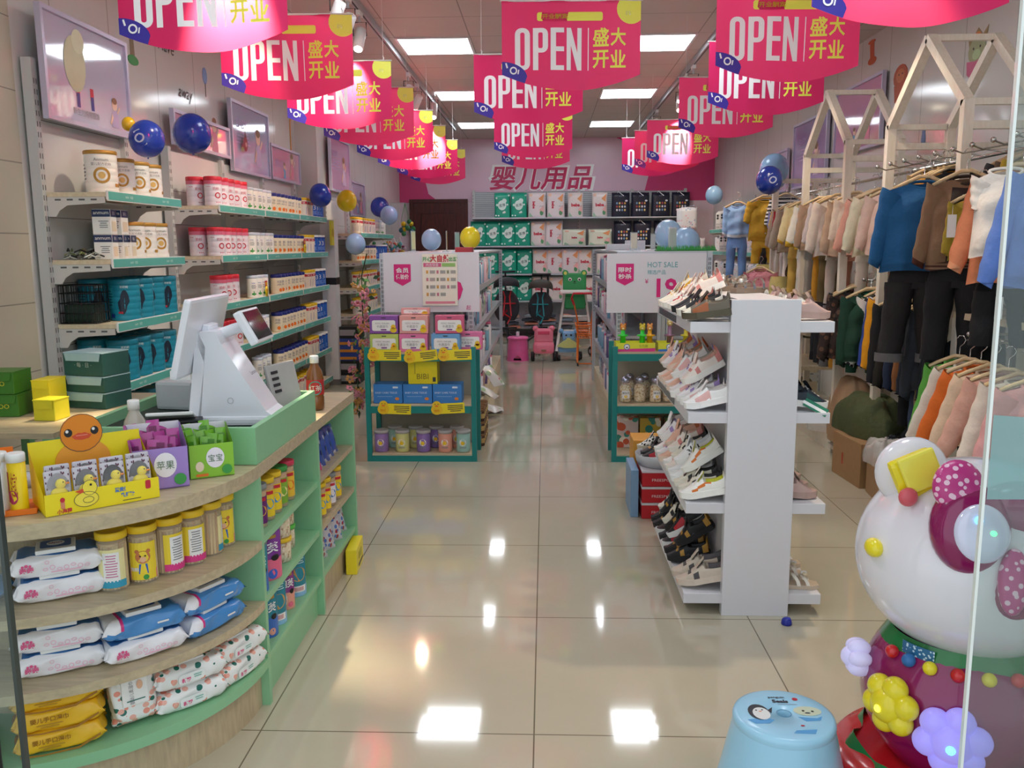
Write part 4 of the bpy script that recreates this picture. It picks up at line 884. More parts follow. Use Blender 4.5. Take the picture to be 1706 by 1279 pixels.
# ---------------- wet wipe packs
def pack(name, L, Wd, H, body_m, side=None, lid=None, deco=None, seam=.03, bulge=.16, seed=0):
    """pillow pack: length L along x, Wd deep, H tall, crimped ends"""
    rr = random.Random(seed); off = [rr.uniform(-1, 1) for _ in range(8)]
    def fn(u, v):
        a = 2*math.pi*u; t = v*2-1
        e = max(0., 1-abs(t)**7); e2 = max(.03, 1-abs(t)**12)
        k = .5
        cx = math.copysign(abs(math.cos(a))**k, math.cos(a)); cz = math.copysign(abs(math.sin(a))**k, math.sin(a))
        wr = .004*math.sin(9*t*2+off[0]*3+a*3)*abs(t)**2 + .003*math.sin(14*u*2+off[1]+t*5)
        y = cx*Wd/2*(1-.04*abs(t)**3) + wr; z = H/2 + cz*(H/2)*e2**.5*(.9+.1*e) + wr*.6*(1 if cz > -.5 else 0)
        if abs(t) > .97: z = H*.42 + (z-H/2)*.1
        x = t*L/2 + (.006*math.sin(a*5+off[2]) if abs(t) > .97 else 0)
        return (x, y, max(.0005, z))
    g = G(); g.surf(fn, 40, 26, body_m, None, True, True, mf=side)
    if deco: deco(g, L, Wd, H)
    parts = [('film', g)]
    if lid: parts.append(('resealable_lid', lid(L, Wd, H)))
    return Kind(name, 'wipes', parts)
PKP = mat('e35b8f', .4); WPW = mat('f2f0f4', .22, coat=.3, noise_=.02, bump=.25, bscale=22); WPB = mat('4a8fd0', .2, coat=.4, noise_=.03, bump=.25, bscale=22)
def wlid(L, Wd, H):
    q = G().box(-L*.22, L*.22, -Wd*.38, Wd*.34, H-.001, H+.010, WHITE, bev=.003); q.rect(0, 0, L*.34, Wd*.52, mat('2c5c9e', .35), T3(0, 0, H+.0102), rad=.008); q.disc(0, 0, L*.10, mat('e8f0f8', .4), T3(0, 0, H+.0106), ry=Wd*.16); q.text('babycare', 0, 0, .018, mat('8c2a5c', .4), T3(0, 0, H+.011), bold=.03, w=L*.15)
    return q
def deco_w(g, L, Wd, H):
    M = T3(0, -Wd/2-.003, 0) @ FRONT
    g.text('亲亲', -L*.32, H*.5, .016, PKP, M, bold=.04); g.disc(-L*.32, H*.68, .004, PKP, M); g.disc(-L*.36, H*.66, .003, PKP, M); g.disc(-L*.28, H*.66, .003, PKP, M)
    for k in range(7): g.disc(-L*.12+k*L*.075, H*(.42+.06*math.sin(k*2)), .006, mat('f0b6cc', .4), M, ring=.0015, ry=.004+.002*(k % 2)); 
    lines(g, .02, H*.28, L*.4, .006, 1, mat('f0b6cc', .4), None, M); g.disc(-L*.1, H*.72, .005, mat('f0b6cc', .4), M, ring=.0012)
def whitemf(u, v): return (mat('3f78b4', .3) if .16 < u < .34 and v > .04 else WPW)
k_ww = pack('white_wipes_pack', .205, .115, .058, WPW, whitemf, wlid, deco_w, seed=1)
def bluemf(u, v): return WPW if (v < .18 and .0 < u < .5) else (mat('d93a86', .3) if .18 < v < .23 and u < .5 else WPB)
def deco_b(g, L, Wd, H): g.rect(L*.2, H*.5, .03, .005, WHITE, T3(0, -Wd/2-.003, 0) @ FRONT, rad=.002)
k_wb = pack('blue_wipes_pack', .205, .115, .058, WPB, bluemf, wlid, deco_b, seed=2)
LEAF = spots('eef0ee', ('ef9a86', '1f6e62', 'f2b4a4'), 34, .30, .3, 2)
def flid(L, Wd, H):
    q = G().box(-L*.2, L*.22, -Wd*.3, Wd*.3, H-.001, H+.005, mat('f4f4f2', .35), bev=.003); q.rect(-L*.12, 0, .003, Wd*.42, mat('1f6e62', .5), T3(0, 0, H+.0056)); q.text('婴幼儿柔湿巾', L*.0, .01, .011, TXG, T3(0, 0, H+.0056)); q.disc(.02, -.012, .014, mat('e9b99a', .5), T3(0, 0, H+.0056), ry=.008); return q
def deco_l(g, L, Wd, H):
    M = T3(0, -Wd/2-.003, 0) @ FRONT; g.rect(-L*.02, H*.45, L*.36, H*.42, mat('eef4f2', .4), M, rad=.008, z=.001); g.text('新初', -L*.1, H*.4, .013, PKP, M, bold=.04, z=.003); lines(g, L*.06, H*.48, L*.14, H*.2, 2, mat('7fb8ac', .5), None, M, .003)
k_wl = pack('leaf_wipes_pack', .20, .11, .062, LEAF, None, flid, deco_l, seed=3)
def yelmf(u, v): return mat('f2b61c', .3, coat=.3, noise_=.02)
def deco_y(g, L, Wd, H):
    M = T3(0, -Wd/2-.003, 0) @ FRONT; br = mat('a8742a', .5)
    g.poly([(-L*.45, H*.2), (-L*.2, H*.08), (L*.2, H*.12), (L*.45, H*.5), (L*.45, H*.4), (L*.2, H*.02), (-L*.2, H*.02), (-L*.45, H*.1)], br, M)
    g.text('婴儿手口湿巾', -L*.1, H*.62, .014, mat('9a6a1a', .5), M, bold=.02); lines(g, -.02, H*.35, L*.3, .012, 2, mat('b98a2a', .5), None, M)
k_wy = pack('yellow_wipes_pack', .20, .11, .062, mat('f0bc24', .3, coat=.3, noise_=.03), None, None, deco_y, seed=4)
def put(k, a, r, z, rot, lab, grp, tilt=0):
    x, y = on_arc(r, a); k.place(T3(x, y, z) @ RZ(rot) @ RY(tilt), lab, grp)
# top curved shelf (z .53): white packs, two high
def pk(k, x, y, z, rot, lab, grp): k.place(T3(x, y, z) @ RZ(rot), lab, grp)
pk(k_ww, -1.235, 2.055, .531, 31, 'white wipes pack with pink print, lower of the pair beside the biscuit jars', 'white wipes packs'); pk(k_ww, -1.238, 2.055, .594, 29, 'white wipes pack with blue lid, upper of the pair beside the biscuit jars', 'white wipes packs')
pk(k_wb, -1.45, 1.98, .531, 10, 'blue wipes pack at the glass edge of the upper curved shelf', 'blue wipes packs')
pk(k_ww, -1.24, 2.04, .341, 29, 'white wipes pack, lower of the pair at the glass edge of the middle shelf', 'white wipes packs'); pk(k_ww, -1.242, 2.04, .404, 27, 'white wipes pack with blue lid, upper of the pair at the glass edge', 'white wipes packs')
pk(k_ww, -1.073, 2.125, .341, 44, 'white wipes pack lying under the wrinkled blue pack', 'white wipes packs'); pk(k_wb, -1.073, 2.125, .404, 43, 'blue wipes pack on top of a white pack in the middle of the shelf', 'blue wipes packs')
pk(k_wb, -.965, 2.285, .341, 67, 'blue wipes pack, lower of the pair beside the green panel', 'blue wipes packs'); pk(k_wb, -.967, 2.285, .404, 63, 'blue wipes pack with blue lid, upper of the pair beside the green panel', 'blue wipes packs')
for i in range(2): pk(k_wl, -.998, 2.205, .156+.066*i, 46, '%s leaf-print wipes pack of the middle pair on the lowest shelf' % ('lower', 'upper')[i], 'leaf-print wipes packs')
for i in range(2): pk(k_wl, -.925, 2.355, .156+.066*i, 72-6*i, '%s leaf-print wipes pack of the pair beside the green end panel' % ('lower', 'upper')[i], 'leaf-print wipes packs')
k_wl.place(T3(-1.095, 2.095, .25) @ RZ(42) @ RX(82) @ RZ(90) @ T3(0, 0, -.03) @ SC(.86, 1, 1), 'leaf-print wipes pack standing on end beside the yellow packs', 'leaf-print wipes packs')
for i in range(3): pk(k_wy, -1.235, 2.0, .156+.057*i, 28, '%s yellow wipes pack in the stack at the glass edge' % ('bottom', 'middle', 'top')[i], 'yellow wipes packs')
# ---------------- snacks in the straight part
def ccan(name, r, h, side, lidc, deco=None, trans=False): 
    g = G().lathe([(r*.97, 0), (r, .003), (r, h-.012)], side, 22)
    if deco: deco(g, r, h)
    return Kind(name, 'can', [('body', g), ('lid', G().lathe([(r*1.03, h-.014), (r*1.05, h-.012), (r*1.05, h-.002), (r*.98, h), (r*.86, h), (r*.84, h-.004)], lidc, 22))])
def d_puff(c1, c2):
    def f(g, r, h):
        g.rect(0, h*.2, r*2.6, h*.4, c1, wrap=r, z=.0005); g.rect(0, h*.82, r*1.2, h*.06, WG, wrap=r, z=.001)
        g.text('泡芙', 0, h*.62, h*.2, WHITE, wrap=r, bold=.03, z=.0015, w=r*1.5); g.disc(-r*.5, h*.25, r*.45, mat('f0e6d8', .5), wrap=r, ry=h*.18, z=.001); g.disc(r*.5, h*.42, r*.28, BLACK, wrap=r, ry=h*.06, z=.0014); g.disc(r*.3, h*.12, r*.3, c2, wrap=r, z=.0013)
    return f
def d_back(g, r, h): g.disc(0, h*.5, r*.7, STK2, wrap=r, ry=h*.16, z=.001); g.rect(0, h*.17, r*1.3, h*.14, PAPER, wrap=r, z=.001); [g.rect(-r*.4+k*r*.11, h*.17, r*.05, h*.09, RED, wrap=r, z=.0015) for k in range(8)]; g.rect(0, h*.12, r*2.6, h*.24, mat('8fc0e4', .4), wrap=r, z=.0006); lines(g, 0, h*.8, r*1.4, h*.14, 3, mat('b8dce0', .5), r)
TEAL3 = mat('2d8496', .35); PUR = mat('7c3590', .35)
k_pur = ccan('puff_snack_can', .055, .175, PUR, mat('6f8a8c', .2), d_puff(mat('e86a8c', .4), mat('3a66c8', .4)))
k_purs = ccan('puff_snack_can', .033, .155, mat('8a3a86', .35), mat('7f9a9c', .2), d_puff(mat('e8a08c', .4), mat('e86a8c', .4)))
k_tp = ccan('puff_snack_can', .040, .165, TEAL3, mat('7f8a8c', .2), d_puff(mat('3a6ec0', .4), mat('e0a090', .4)))
k_tb = ccan('puff_snack_can', .040, .165, TEAL3, mat('7f8a8c', .2), d_back)
k_blk = ccan('puff_snack_can', .034, .165, BLACK, mat('8f9496', .2), lambda g, r, h: (g.disc(0, h*.62, r*.4, WG, wrap=r, z=.001), g.rect(0, h*.45, r*.9, h*.06, PAPER, wrap=r, z=.001), g.disc(0, h*.3, r*.35, mat('e9d9a0', .5), wrap=r, z=.001)))
BS = .156
for k, y, lb in ((k_blk, 2.535, 'black snack can with gold print at the green corner panel'), (k_tp, 2.625, 'teal and blue snack can with spilled puffs print, bottom shelf'), (k_tb, 2.72, 'teal snack can turned to its barcode side, beside the slim pink can'), (k_purs, 2.84, 'slim purple and peach snack can with red badge, bottom shelf'), (k_tb, 2.96, 'teal snack can turned to its barcode, next to the wooden bay')):
    k.place(T3(-.91, y, BS) @ RZ(40 if k in (k_tb,) else 35), lb, 'snack cans on the bottom counter shelf')
k_tp.place(T3(-.905, 2.54, .341) @ RZ(35), 'teal snack can beside the large purple can', 'snack cans on the middle counter shelf'); k_pur.place(T3(-.915, 2.66, .341) @ RZ(30), 'large purple snack can with white lettering, on the middle shelf', 'snack cans on the middle counter shelf')
def pop(capc, h=.085, r=.038, m=None): 
    return Kind('popcorn_tub', 'tub', [('contents', G().lathe([(r*.93, .002), (r*.93, h*.8)], m or spots('e9d6b0', ('b98a5a', 'f6ead0'), 90, .4, .7, 4), 18)), ('clear_tub', G().lathe([(r*.95, 0), (r, .004), (r, h*.86)], GLS, 20, cap=False)), ('lid', G().lathe([(r*1.05, h*.84), (r*1.05, h*.98), (r, h)], capc, 20))])
kp1, kp2, kp3 = pop(mat('2d7fcf', .35)), pop(YEL), pop(mat('5ac04a', .35))
kp2.place(T3(-.905, 2.80, .341), 'clear tub with yellow lid under the blue-lidded popcorn tub', 'popcorn tubs'); kp1.place(T3(-.905, 2.80, .428), 'clear popcorn tub with blue lid stacked on the yellow-lidded one', 'popcorn tubs')
kp3.place(T3(-.93, 2.93, .341), 'clear tub with green lid at the lower level of the popcorn stack', 'popcorn tubs'); kp1.place(T3(-.93, 2.93, .428), 'clear popcorn tub with blue lid on the green-lidded tub', 'popcorn tubs')
def tallj(c, lidc, band):
    r, h = .027, .14
    g = G().lathe([(r*.93, .003), (r*.93, h*.84)], STK2, 16); lb = G().lathe([(r*1.01, h*.1), (r*1.01, h*.72)], c, 18, cap=False); lb.disc(0, h*.4, r*.7, band, RZ(35), wrap=r*1.01, ry=h*.12, z=.0008); lb.rect(0, h*.66, r*1.2, h*.08, RED, RZ(35), wrap=r*1.01, z=.001)
    return Kind('snack_jar', 'jar', [('contents', g), ('clear_jar', G().lathe([(r*.97, 0), (r, .003), (r, h*.88)], GLS, 18, cap=False)), ('label', lb), ('lid', G().lathe([(r*1.07, h*.88), (r*1.07, h*.98), (r, h)], lidc, 18))])
kt = [tallj(mat('e9e4ea', .4), mat('8a8f90', .2), mat('3a7ac8', .4)), tallj(mat('6a2470', .4), mat('8a8f90', .2), mat('e0a83a', .4)), tallj(mat('f2cf2a', .4), YEL, mat('4a9ad0', .4)), tallj(mat('7fb03a', .4), GRN, mat('f2e0a0', .4)), tallj(mat('f2c03a', .4), mat('d83a5a', .4), mat('e86a2a', .4))]
tn = ['white-labelled', 'purple-labelled', 'yellow-labelled', 'green-labelled', 'pink-lidded']
for i, (q, y) in enumerate([(0, 2.52), (1, 2.59), (2, 2.665), (2, 2.74), (3, 2.81), (4, 2.89)]):
    kt[q].place(T3(-.90, y, .531) @ RZ(5), '%s snack jar, %s along the upper green counter shelf' % (tn[q], ORD[i]), 'tall snack jars on the counter')
for i, y in enumerate((3.20, 3.28, 3.36, 3.44, 3.54)):
    kt[[4, 2, 2, 0, 2][i]].place(T3(-.895, y, .341) @ RZ(5), '%s snack jar, %s along the middle wooden counter shelf' % (tn[[4, 2, 2, 0, 2][i]], ORD[i]), 'tall snack jars on the counter')
def pouch(c, deco): 
    g = G().surf(lambda u, v: ((u-.5)*.09*(1-.08*math.sin(v*3)), -.018*math.sin(math.pi*u)*(math.sin(math.pi*min(1, v*1.02))**.6 if 0 < v < .98 else 0)-.001, v*.125), 10, 12, c).surf(lambda u, v: ((.5-u)*.09*(1-.08*math.sin(v*3)), .018*math.sin(math.pi*u)*(math.sin(math.pi*min(1, v*1.02))**.6 if 0 < v < .98 else 0)+.001, v*.125), 10, 12, c)
    return Kind('snack_pouch', 'pouch', [(None, g)])
kpo = [pouch(spots('d94a86', ('f2c0d4', '6a2a8a'), 30, .3, .25, 1), 0), pouch(spots('3a56a8', ('c8cfe0', '1f2c66'), 26, .32, .2, 3), 0), pouch(spots('c8c4cc', ('a83242', '5a7ac0'), 34, .3, .25, 5), 0)]
for i, y in enumerate((3.19, 3.25, 3.32, 3.40, 3.48, 3.56)):
    kpo[0 if i < 2 else 1].place(T3(-.90, y, .531) @ RZ(60+i*4) @ RX(-14), '%s foil snack pouch, %s along the upper wooden counter shelf' % (('pink' if i < 2 else 'dark blue'), ORD[i]), 'foil pouches on the counter')
for i in range(9):
    kpo[2].place(T3(-.90-(i % 2)*.03, 3.185+i*.056, .156) @ RZ(58+(i % 3)*6) @ RX(-12), 'pale red-and-blue foil pouch, %s along the lowest counter shelf' % ORD[i], 'foil pouches on the counter')
t = thing('yellow_carton', 'yellow carton lying on the floor at the far foot of the counter', 'carton', (-.885, 3.64, 0), 4)
G().box(.018, .065, -.11, .09, 0, .11, YELB, bev=.003).build('carton_body', t); G().box(.066, .067, -.06, .06, .02, .03, TEXT_D).box(.066, .0675, -.05, .03, .05, .08, mat('b9ad1a', .5)).build('print', t)
# ================================================================== middle gondolas and their end caps
WDB = wood('bda888', 'cdbb9d', (1, 8, 8), .5)
def end_cap(x0, x1, label):
    t = thing('end_shelf', label, 'shelf', ((x0+x1)/2, 5.53, 0)); w = (x1-x0)/2
    for sx_ in (-1, 1):
        for yy, zt in ((0, .755), (.33, .755)):
            G().box(sx_*w-.016, sx_*w+.016, yy-.014, yy+.014, 0, zt, TEALF).build('leg', t)
    for z in (.045, .375, .715):
        sh = G().box(-w+.01, w-.01, -.008, .335, z-.02, z+.006, WDB).build('shelf_board', t)
        G().box(-w+.014, w-.014, -.014, -.002, z-.052, z-.006, TEALF).build('rail', sh); G().box(-w+.014, w-.014, .33, .345, z-.052, z-.006, TEALF).build('rail', sh)
    G().box(-w+.01, w-.01, .338, .342, .06, .70, mat('a9a393', .5)).build('back_board', t)
    return t
end_cap(-1.155, -.465, 'teal metal end shelf with duck price tags before the long aisle shelving')
end_cap(.445, 1.13, 'teal metal end shelf with popcorn jars, half hidden by the shoe rack')
MET = mat('c3c8ce', .35, .3, noise_=.02)
def gondola(xc, hw, y0, y1, label):
    t = thing('gondola_shelving', label, 'shelving', (xc, y0, 0)); L = y1-y0
    G().box(-.015, .015, 0, L, .05, 1.33, BACKP).build('spine_panel', t)
    n = int(round(L/.95))
    for i in range(n+1):
        y = L*i/n
        for sx_ in (-1, 1): G().box(sx_*.03-.012, sx_*.03+.012, y-.02, y+.02, 0, 1.35, MET).build('upright', t)
    for y in (0.0, L):
        for sx_ in (-1, 1): 
            g = G().box(sx_*hw-.018, sx_*hw+.018, y-.018, y+.018, .0, 1.35, MET)
            for k in range(20): g.box(sx_*hw-.008, sx_*hw-.003, y-.0186, y-.018, .72+k*.03, .74+k*.03, HOLE).box(sx_*hw+.003, sx_*hw+.008, y-.0186, y-.018, .72+k*.03, .74+k*.03, HOLE)
            g.build('corner_post', t)
        G().box(-hw+.02, hw-.02, y-.01, y+.01, 1.31, 1.35, MET).build('top_rail', t)
    for z in (.44, .78, 1.08):
        for sx_ in (-1, 1):
            s_ = G().box(min(sx_*.02, sx_*(hw-.01)), max(sx_*.02, sx_*(hw-.01)), .01, L-.01, z-.02, z, MET).build('shelf', t)
            G().box(min(sx_*(hw-.01), sx_*(hw+.004)), max(sx_*(hw-.01), sx_*(hw+.004)), .02, L-.02, z-.032, z+.01, mat('b9bcc4', .3, .2)).build('price_strip', s_)
    G().box(-hw+.005, hw-.005, 0.02, L-.02, 0, .15, WOODP).build('plinth', t)
    G().box(-hw, hw, .0, L, 1.335, 1.352, MET).build('top_board', t)
    return t
gondola(-.81, .30, 5.93, 9.9, 'double-sided aisle shelving behind the duck end shelf')
gondola(.80, .30, 5.93, 9.0, 'double-sided aisle shelving behind the popcorn end shelf')

# ---- signs over the end caps
SGN = mat('dcdadf', .35, coat=.2, noise_=.02, bump=.15, bscale=9)
MG = mat('d81b78', .4, noise_=0)
def flag(g, M, x, y, w, h, a, b):
    g.poly([(x-w/2, y+h/2), (x-w/2, y-h*.28), (x, y-h/2), (x+w/2, y-h*.28), (x+w/2, y+h/2)][::-1][::-1], MG, M)
    g.text(a, x, y+h*.22, h*.24, WHITE, M, z=.003, bold=.02, w=w*.75); g.text(b, x, y-h*.08, h*.24, WHITE, M, z=.003, bold=.02, w=w*.75)
t = thing('price_board', 'white member-price board with pink pennant on the duck end shelf', 'sign', (-.77, 5.86, .955))
g = G().box(-.325, .325, 0, .012, 0, .40, SGN); M_ = FRONT
flag(g, M_, -.195, .25, .115, .145, '会员', '体验价'); g.text('9', .16, .13, .17, MG, M_, bold=.03); g.text('起', .25, .03, .03, MG, M_); g.text('¥', .06, .08, .04, MG, M_)
g.build('board', t)
t = thing('recruit_poster', 'small pasted notice with green and red heading on the white price board', 'poster', (-.71, 5.85, 1.0))
g = G().box(-.118, .118, 0, .004, 0, .345, mat('f0ead8', .5)); g.text('大自然', 0, .315, .05, RED, M_, bold=.03, w=.13); g.text('开心', -.085, .31, .03, GRN, M_, bold=.02); g.text('出游', .09, .31, .03, GRN, M_, bold=.02); g.rect(-.05, .272, .12, .026, mat('d8648a', .5), M_); g.text('内含惊喜', -.05, .272, .02, WHITE, M_, z=.003); g.rect(.06, .272, .09, .024, mat('8fbf6a', .5), M_)
for r_ in range(4):
    for c_ in range(3):
        if r_ == 3 and c_ == 2: continue
        g.rect(-.085+c_*.07, .225-r_*.05, .014, .022, [mat('d8a04a', .5), mat('c97a8a', .5), mat('8a8a6a', .5)][(r_+c_) % 3], M_); g.rect(-.05+c_*.07, .225-r_*.05, .035, .022, mat('a8a49c', .5), M_)
g.rect(0, .02, .2, .016, mat('e08a9a', .5), M_); g.build('notice', t)
t = thing('price_board', 'white HOT SALE price board with pink pennant above the popcorn end shelf', 'sign', (.74, 5.86, .945))
g = G().box(-.33, .33, 0, .012, 0, .395, SGN); flag(g, M_, -.21, .255, .118, .145, '限时', '秒杀')
g.text('HOT SALE', .04, .32, .036, mat('5fa8ac', .5), M_, w=.20); g.text('精选产品', .0, .27, .03, mat('5fa8ac', .5), M_, w=.12); g.text('¥', -.065, .21, .03, MG, M_); g.text('19', .07, .165, .13, MG, M_, bold=.03)
g.build('board', t)
# ---- acrylic stands and things on top of the gondolas
ACR = mat('dfe8ea', .08, alpha=.45, noise_=0, spec=.6)
def acr(x, y, w, h, rz, lab, col):
    t = thing('card_stand', lab, 'card stand', (x, y, 1.353), rz)
    G().box(-w/2, w/2, -.002, .002, .01, h, ACR).build('acrylic_plate', t); G().box(-w/2, w/2, -.03, .03, 0, .01, ACR).build('foot', t)
    G().box(-w*.42, w*.42, -.0035, -.0021, h*.15, h*.95, mat(col, .5)).build('printed_card', t)
acr(-.93, 6.15, .05, .15, 62, 'upright card stand with pale yellow edge beside the pale balloon', 'cfd0a0'); acr(-.70, 6.2, .02, .15, 80, 'thin card stand seen edge-on over the duck end shelf', 'b79a7a'); acr(-.62, 6.15, .06, .14, 66, 'card stand with teal print beside the yellow balloon', '9fc4b4')
acr(.62, 6.2, .07, .13, 40, 'card stand with small yellow mark on the popcorn side', 'd9d4c0'); acr(.76, 6.25, .06, .12, 50, 'short card stand in the middle of three on the popcorn side', 'cfd2cf'); acr(.86, 6.0, .08, .16, 38, 'tall card stand before the pair of pale balloons', 'c2cfca')
tag(G().box(-.06, .06, -.05, .05, 0, .035, mat('a8323a', .4), bev=.003).build('red_box', M=T3(-.56, 6.05, 1.353)), 'small flat red box on top of the shelving under the yellow balloon', 'box')
g = G(); rr = random.Random(9)
for k in range(300):
    x, y = rr.uniform(-.2, .2), rr.uniform(-.06, .06); g.add([(x, y, 0), (x+.006, y, 0), (x+rr.uniform(-.01, .01), y, .03+rr.random()*.015)], [(0, 1, 2)], GRN)
g.box(-.2, .2, -.06, .06, 0, .008, mat('2f7a36', .7)); o = tag(g.build('artificial_grass', M=T3(.95, 6.0, 1.353)), 'strip of green artificial grass on top of the HOT SALE shelving', 'artificial grass'); o['kind'] = 'stuff'
for x, y, w_, h_, c, lb in ((.47, 7.2, .25, .05, 'd6dce0', 'flat white carton on the shelving top beside the diaper packs'), (.62, 7.6, .16, .08, 'c9ced6', 'small pale carton on the shelving top')):
    tag(G().box(-w_/2, w_/2, -.08, .08, 0, h_, mat(c, .4), bev=.003).build('white_carton', M=T3(x+.15, y, 1.353)), lb, 'carton')

# ---- goods on the duck end shelf
def gift(c, inner='f4f2ef', w=.185, h=.115, d=.09, ducky=True, txt=True):
    m = mat(c, .4, noise_=.02); g = G().box(-w/2, w/2, -d/2, d/2, 0, h, m, bev=.003); M = T3(0, -d/2, 0) @ FRONT
    g.rect(0, h*.45, w*.82, h*.6, mat(inner, .45), M, rad=.012, z=.001)
    if txt:
        g.text('YOYO YIHUAN', -.01, h*.57, .011, TXG, M, z=.003, w=w*.5); g.text('卡通湿巾', -.01, h*.40, .018, TXG, M, z=.003, w=w*.4); g.rect(0, h*.22, w*.2, .008, PUR, M, z=.003, rad=.003); g.rect(0, h*.88, .03, .006, TEXT_D, M, z=.002)
    if ducky: g.disc(w*.34, h*.2, .022, YEL, M, z=.003, ry=.017); g.disc(w*.34, h*.37, .016, YEL, M, z=.003); g.disc(w*.33, h*.35, .006, ORG, M, z=.0035, ry=.003)
    return Kind('gift_box', 'box', [(None, g)])
ks = {c: gift(c) for c in ('8d55a8', 'eda6a0', 'd65f84', 'c3d46a', 'e27aa8', '6fa8d8')}
ZE = .722
for x, z, c, lb in ((-1.045, ZE, 'c3d46a', 'lime green gift box with duck picture, lower row'), (-.855, ZE, 'e27aa8', 'pink gift box with duck picture, lower row centre'), (-.645, ZE, '6fa8d8', 'blue gift box with duck picture, lower row'),
                    (-1.045, ZE+.118, '8d55a8', 'purple gift box with duck picture on the lime green box'), (-.85, ZE+.118, 'eda6a0', 'peach gift box with duck picture, upper row'), (-.62, ZE+.118, 'd65f84', 'raspberry gift box with duck picture, upper row')):
    ks[c].place(T3(x, 5.60+(.0), z) @ RZ(random.uniform(-2, 2)), lb, 'gift boxes with duck pictures')
ks['e27aa8'].place(T3(-.51, 5.70, ZE), 'pink gift box partly behind the blue one at the end shelf corner', 'gift boxes with duck pictures')
ks['eda6a0'].place(T3(-.85, 5.66, ZE+.236) @ SC(1, .6, .35), 'flat peach box lying over the peach gift box', 'gift boxes with duck pictures')
kb = Kind('tissue_box', 'box', [(None, G().box(-.095, .095, -.07, .07, 0, .125, mat('3f86cf', .35, noise_=.03), bev=.002).text('BABY CARE TISSUE', -.01, .07, .012, mat('dfeaf6', .5), T3(0, -.07, 0) @ FRONT).rect(.05, .105, .035, .012, mat('dfeaf6', .5), T3(0, -.07, 0) @ FRONT, rad=.003).disc(.06, .03, .014, mat('e8853a', .5), T3(0, -.07, 0) @ FRONT, ry=.010).rect(-.02, .045, .1, .003, mat('9ec4ea', .5), T3(0, -.07, 0) @ FRONT))])
for i, x in enumerate((-1.03, -.835, -.64)): kb.place(T3(x, 5.62, .383), 'sky blue tissue box, %s' % ['beside the flower garland', 'in the middle of the three', 'beside the teal post of the aisle'][i], 'sky blue tissue boxes')
tag(G().box(-.095, .095, -.07, .07, 0, .155, mat('ead81e', .4), bev=.002).text('BIBI', 0, .05, .035, mat('8a7a20', .5), T3(0, -.07, 0) @ FRONT).rect(.075, .03, .02, .03, TEXT_D, T3(0, -.07, 0) @ FRONT).rect(-.05, .1, .004, .07, mat('8a7a20', .5), T3(0, -.07, 0) @ FRONT).build('yellow_box', M=T3(-.80, 5.63, .509)), 'bright yellow box standing on the sky blue tissue boxes', 'box')
def tub(c):
    r, h = .046, .145
    g = G().lathe([(r*.96, 0), (r, .004), (r, h*.86)], mat(c, .35, noise_=.03), 22); g.disc(.0, h*.45, r*.5, mat('f2efe6', .5), wrap=r, ry=h*.16, z=.0006); g.disc(.0, h*.42, r*.28, YEL, wrap=r, z=.001); lines(g, 0, h*.22, r*1.1, h*.1, 3, TXG, r)
    return Kind('puff_tub', 'tub', [('body', g), ('clear_lid', G().lathe([(r*1.06, h*.86), (r*1.08, h*.97), (r*.98, h)], mat('d4cfcf', .2, alpha=.75), 22))])
kt2 = [(tub(c), n) for c, n in (('9b7bb8', 'purple'), ('d8d68a', 'pale yellow'), ('8f72b4', 'violet'), ('e8a48e', 'peach'), ('a4cfc4', 'mint'))]
for i, x in enumerate((-1.09, -.95, -.81, -.665, -.545)): kt2[i][0].place(T3(x, 5.60, .053), '%s baby puff tub, %s in the front row of the lowest end shelf' % (kt2[i][1], ORD[i]), 'puff tubs')
for i, x in enumerate((-1.02, -.88, -.74, -.6)): kt2[[4, 1, 2, 3][i]][0].place(T3(x, 5.73, .053), '%s baby puff tub, %s in the rear row of the lowest end shelf' % (kt2[[4, 1, 2, 3][i]][1], ORD[i]), 'puff tubs')
for x, lb in ((-.52, 'dark jar with gold lid beside the blue boxes'), (-.52, 'dark jar with gold lid in the second layer')):
    pass
def dtag(x, z, rz, tilt, lab):
    t = thing('duck_price_tag', lab, 'price tag', (x, 5.513, z), 0); M = FRONT @ RZ(tilt)
    G().prism([(-.02, -.03), (.145, -.03), (.145, .038), (-.02, .038)], .002, YELB, M).build('card', t)
    g = G(); [g.rect(.085, .022-k*.012, .10-.03*(k == 3), .005, TEXT_D, M, z=.0032) for k in range(4)]; g.build('print', t)
    g = G().prism(ell(-.035, 0, .038, .034, 22), .004, YEL, M).prism(ell(-.035, .03, .028, .026, 22), .0045, YEL, M); g.disc(-.035, .024, .012, ORG, M, ry=.005, z=.006); g.disc(-.045, .036, .003, BLACK, M, z=.006); g.disc(-.025, .036, .003, BLACK, M, z=.006); g.text('特价', -.035, -.008, .018, mat('d8641c', .5), M, z=.006)
    g.build('duck_cutout', t)
for a in ((-1.075, .70, 0, 0, 'duck price tag at the garland end of the top rail'), (-.84, .69, 0, 6, 'tilted duck price tag in the middle of the top rail'), (-.62, .70, 0, 2, 'duck price tag at the aisle end of the top rail'), (-1.02, .35, 0, -2, 'duck price tag on the middle rail under the first tissue box'), (-.67, .35, 0, 3, 'duck price tag on the middle rail under the last tissue box')): dtag(*a)
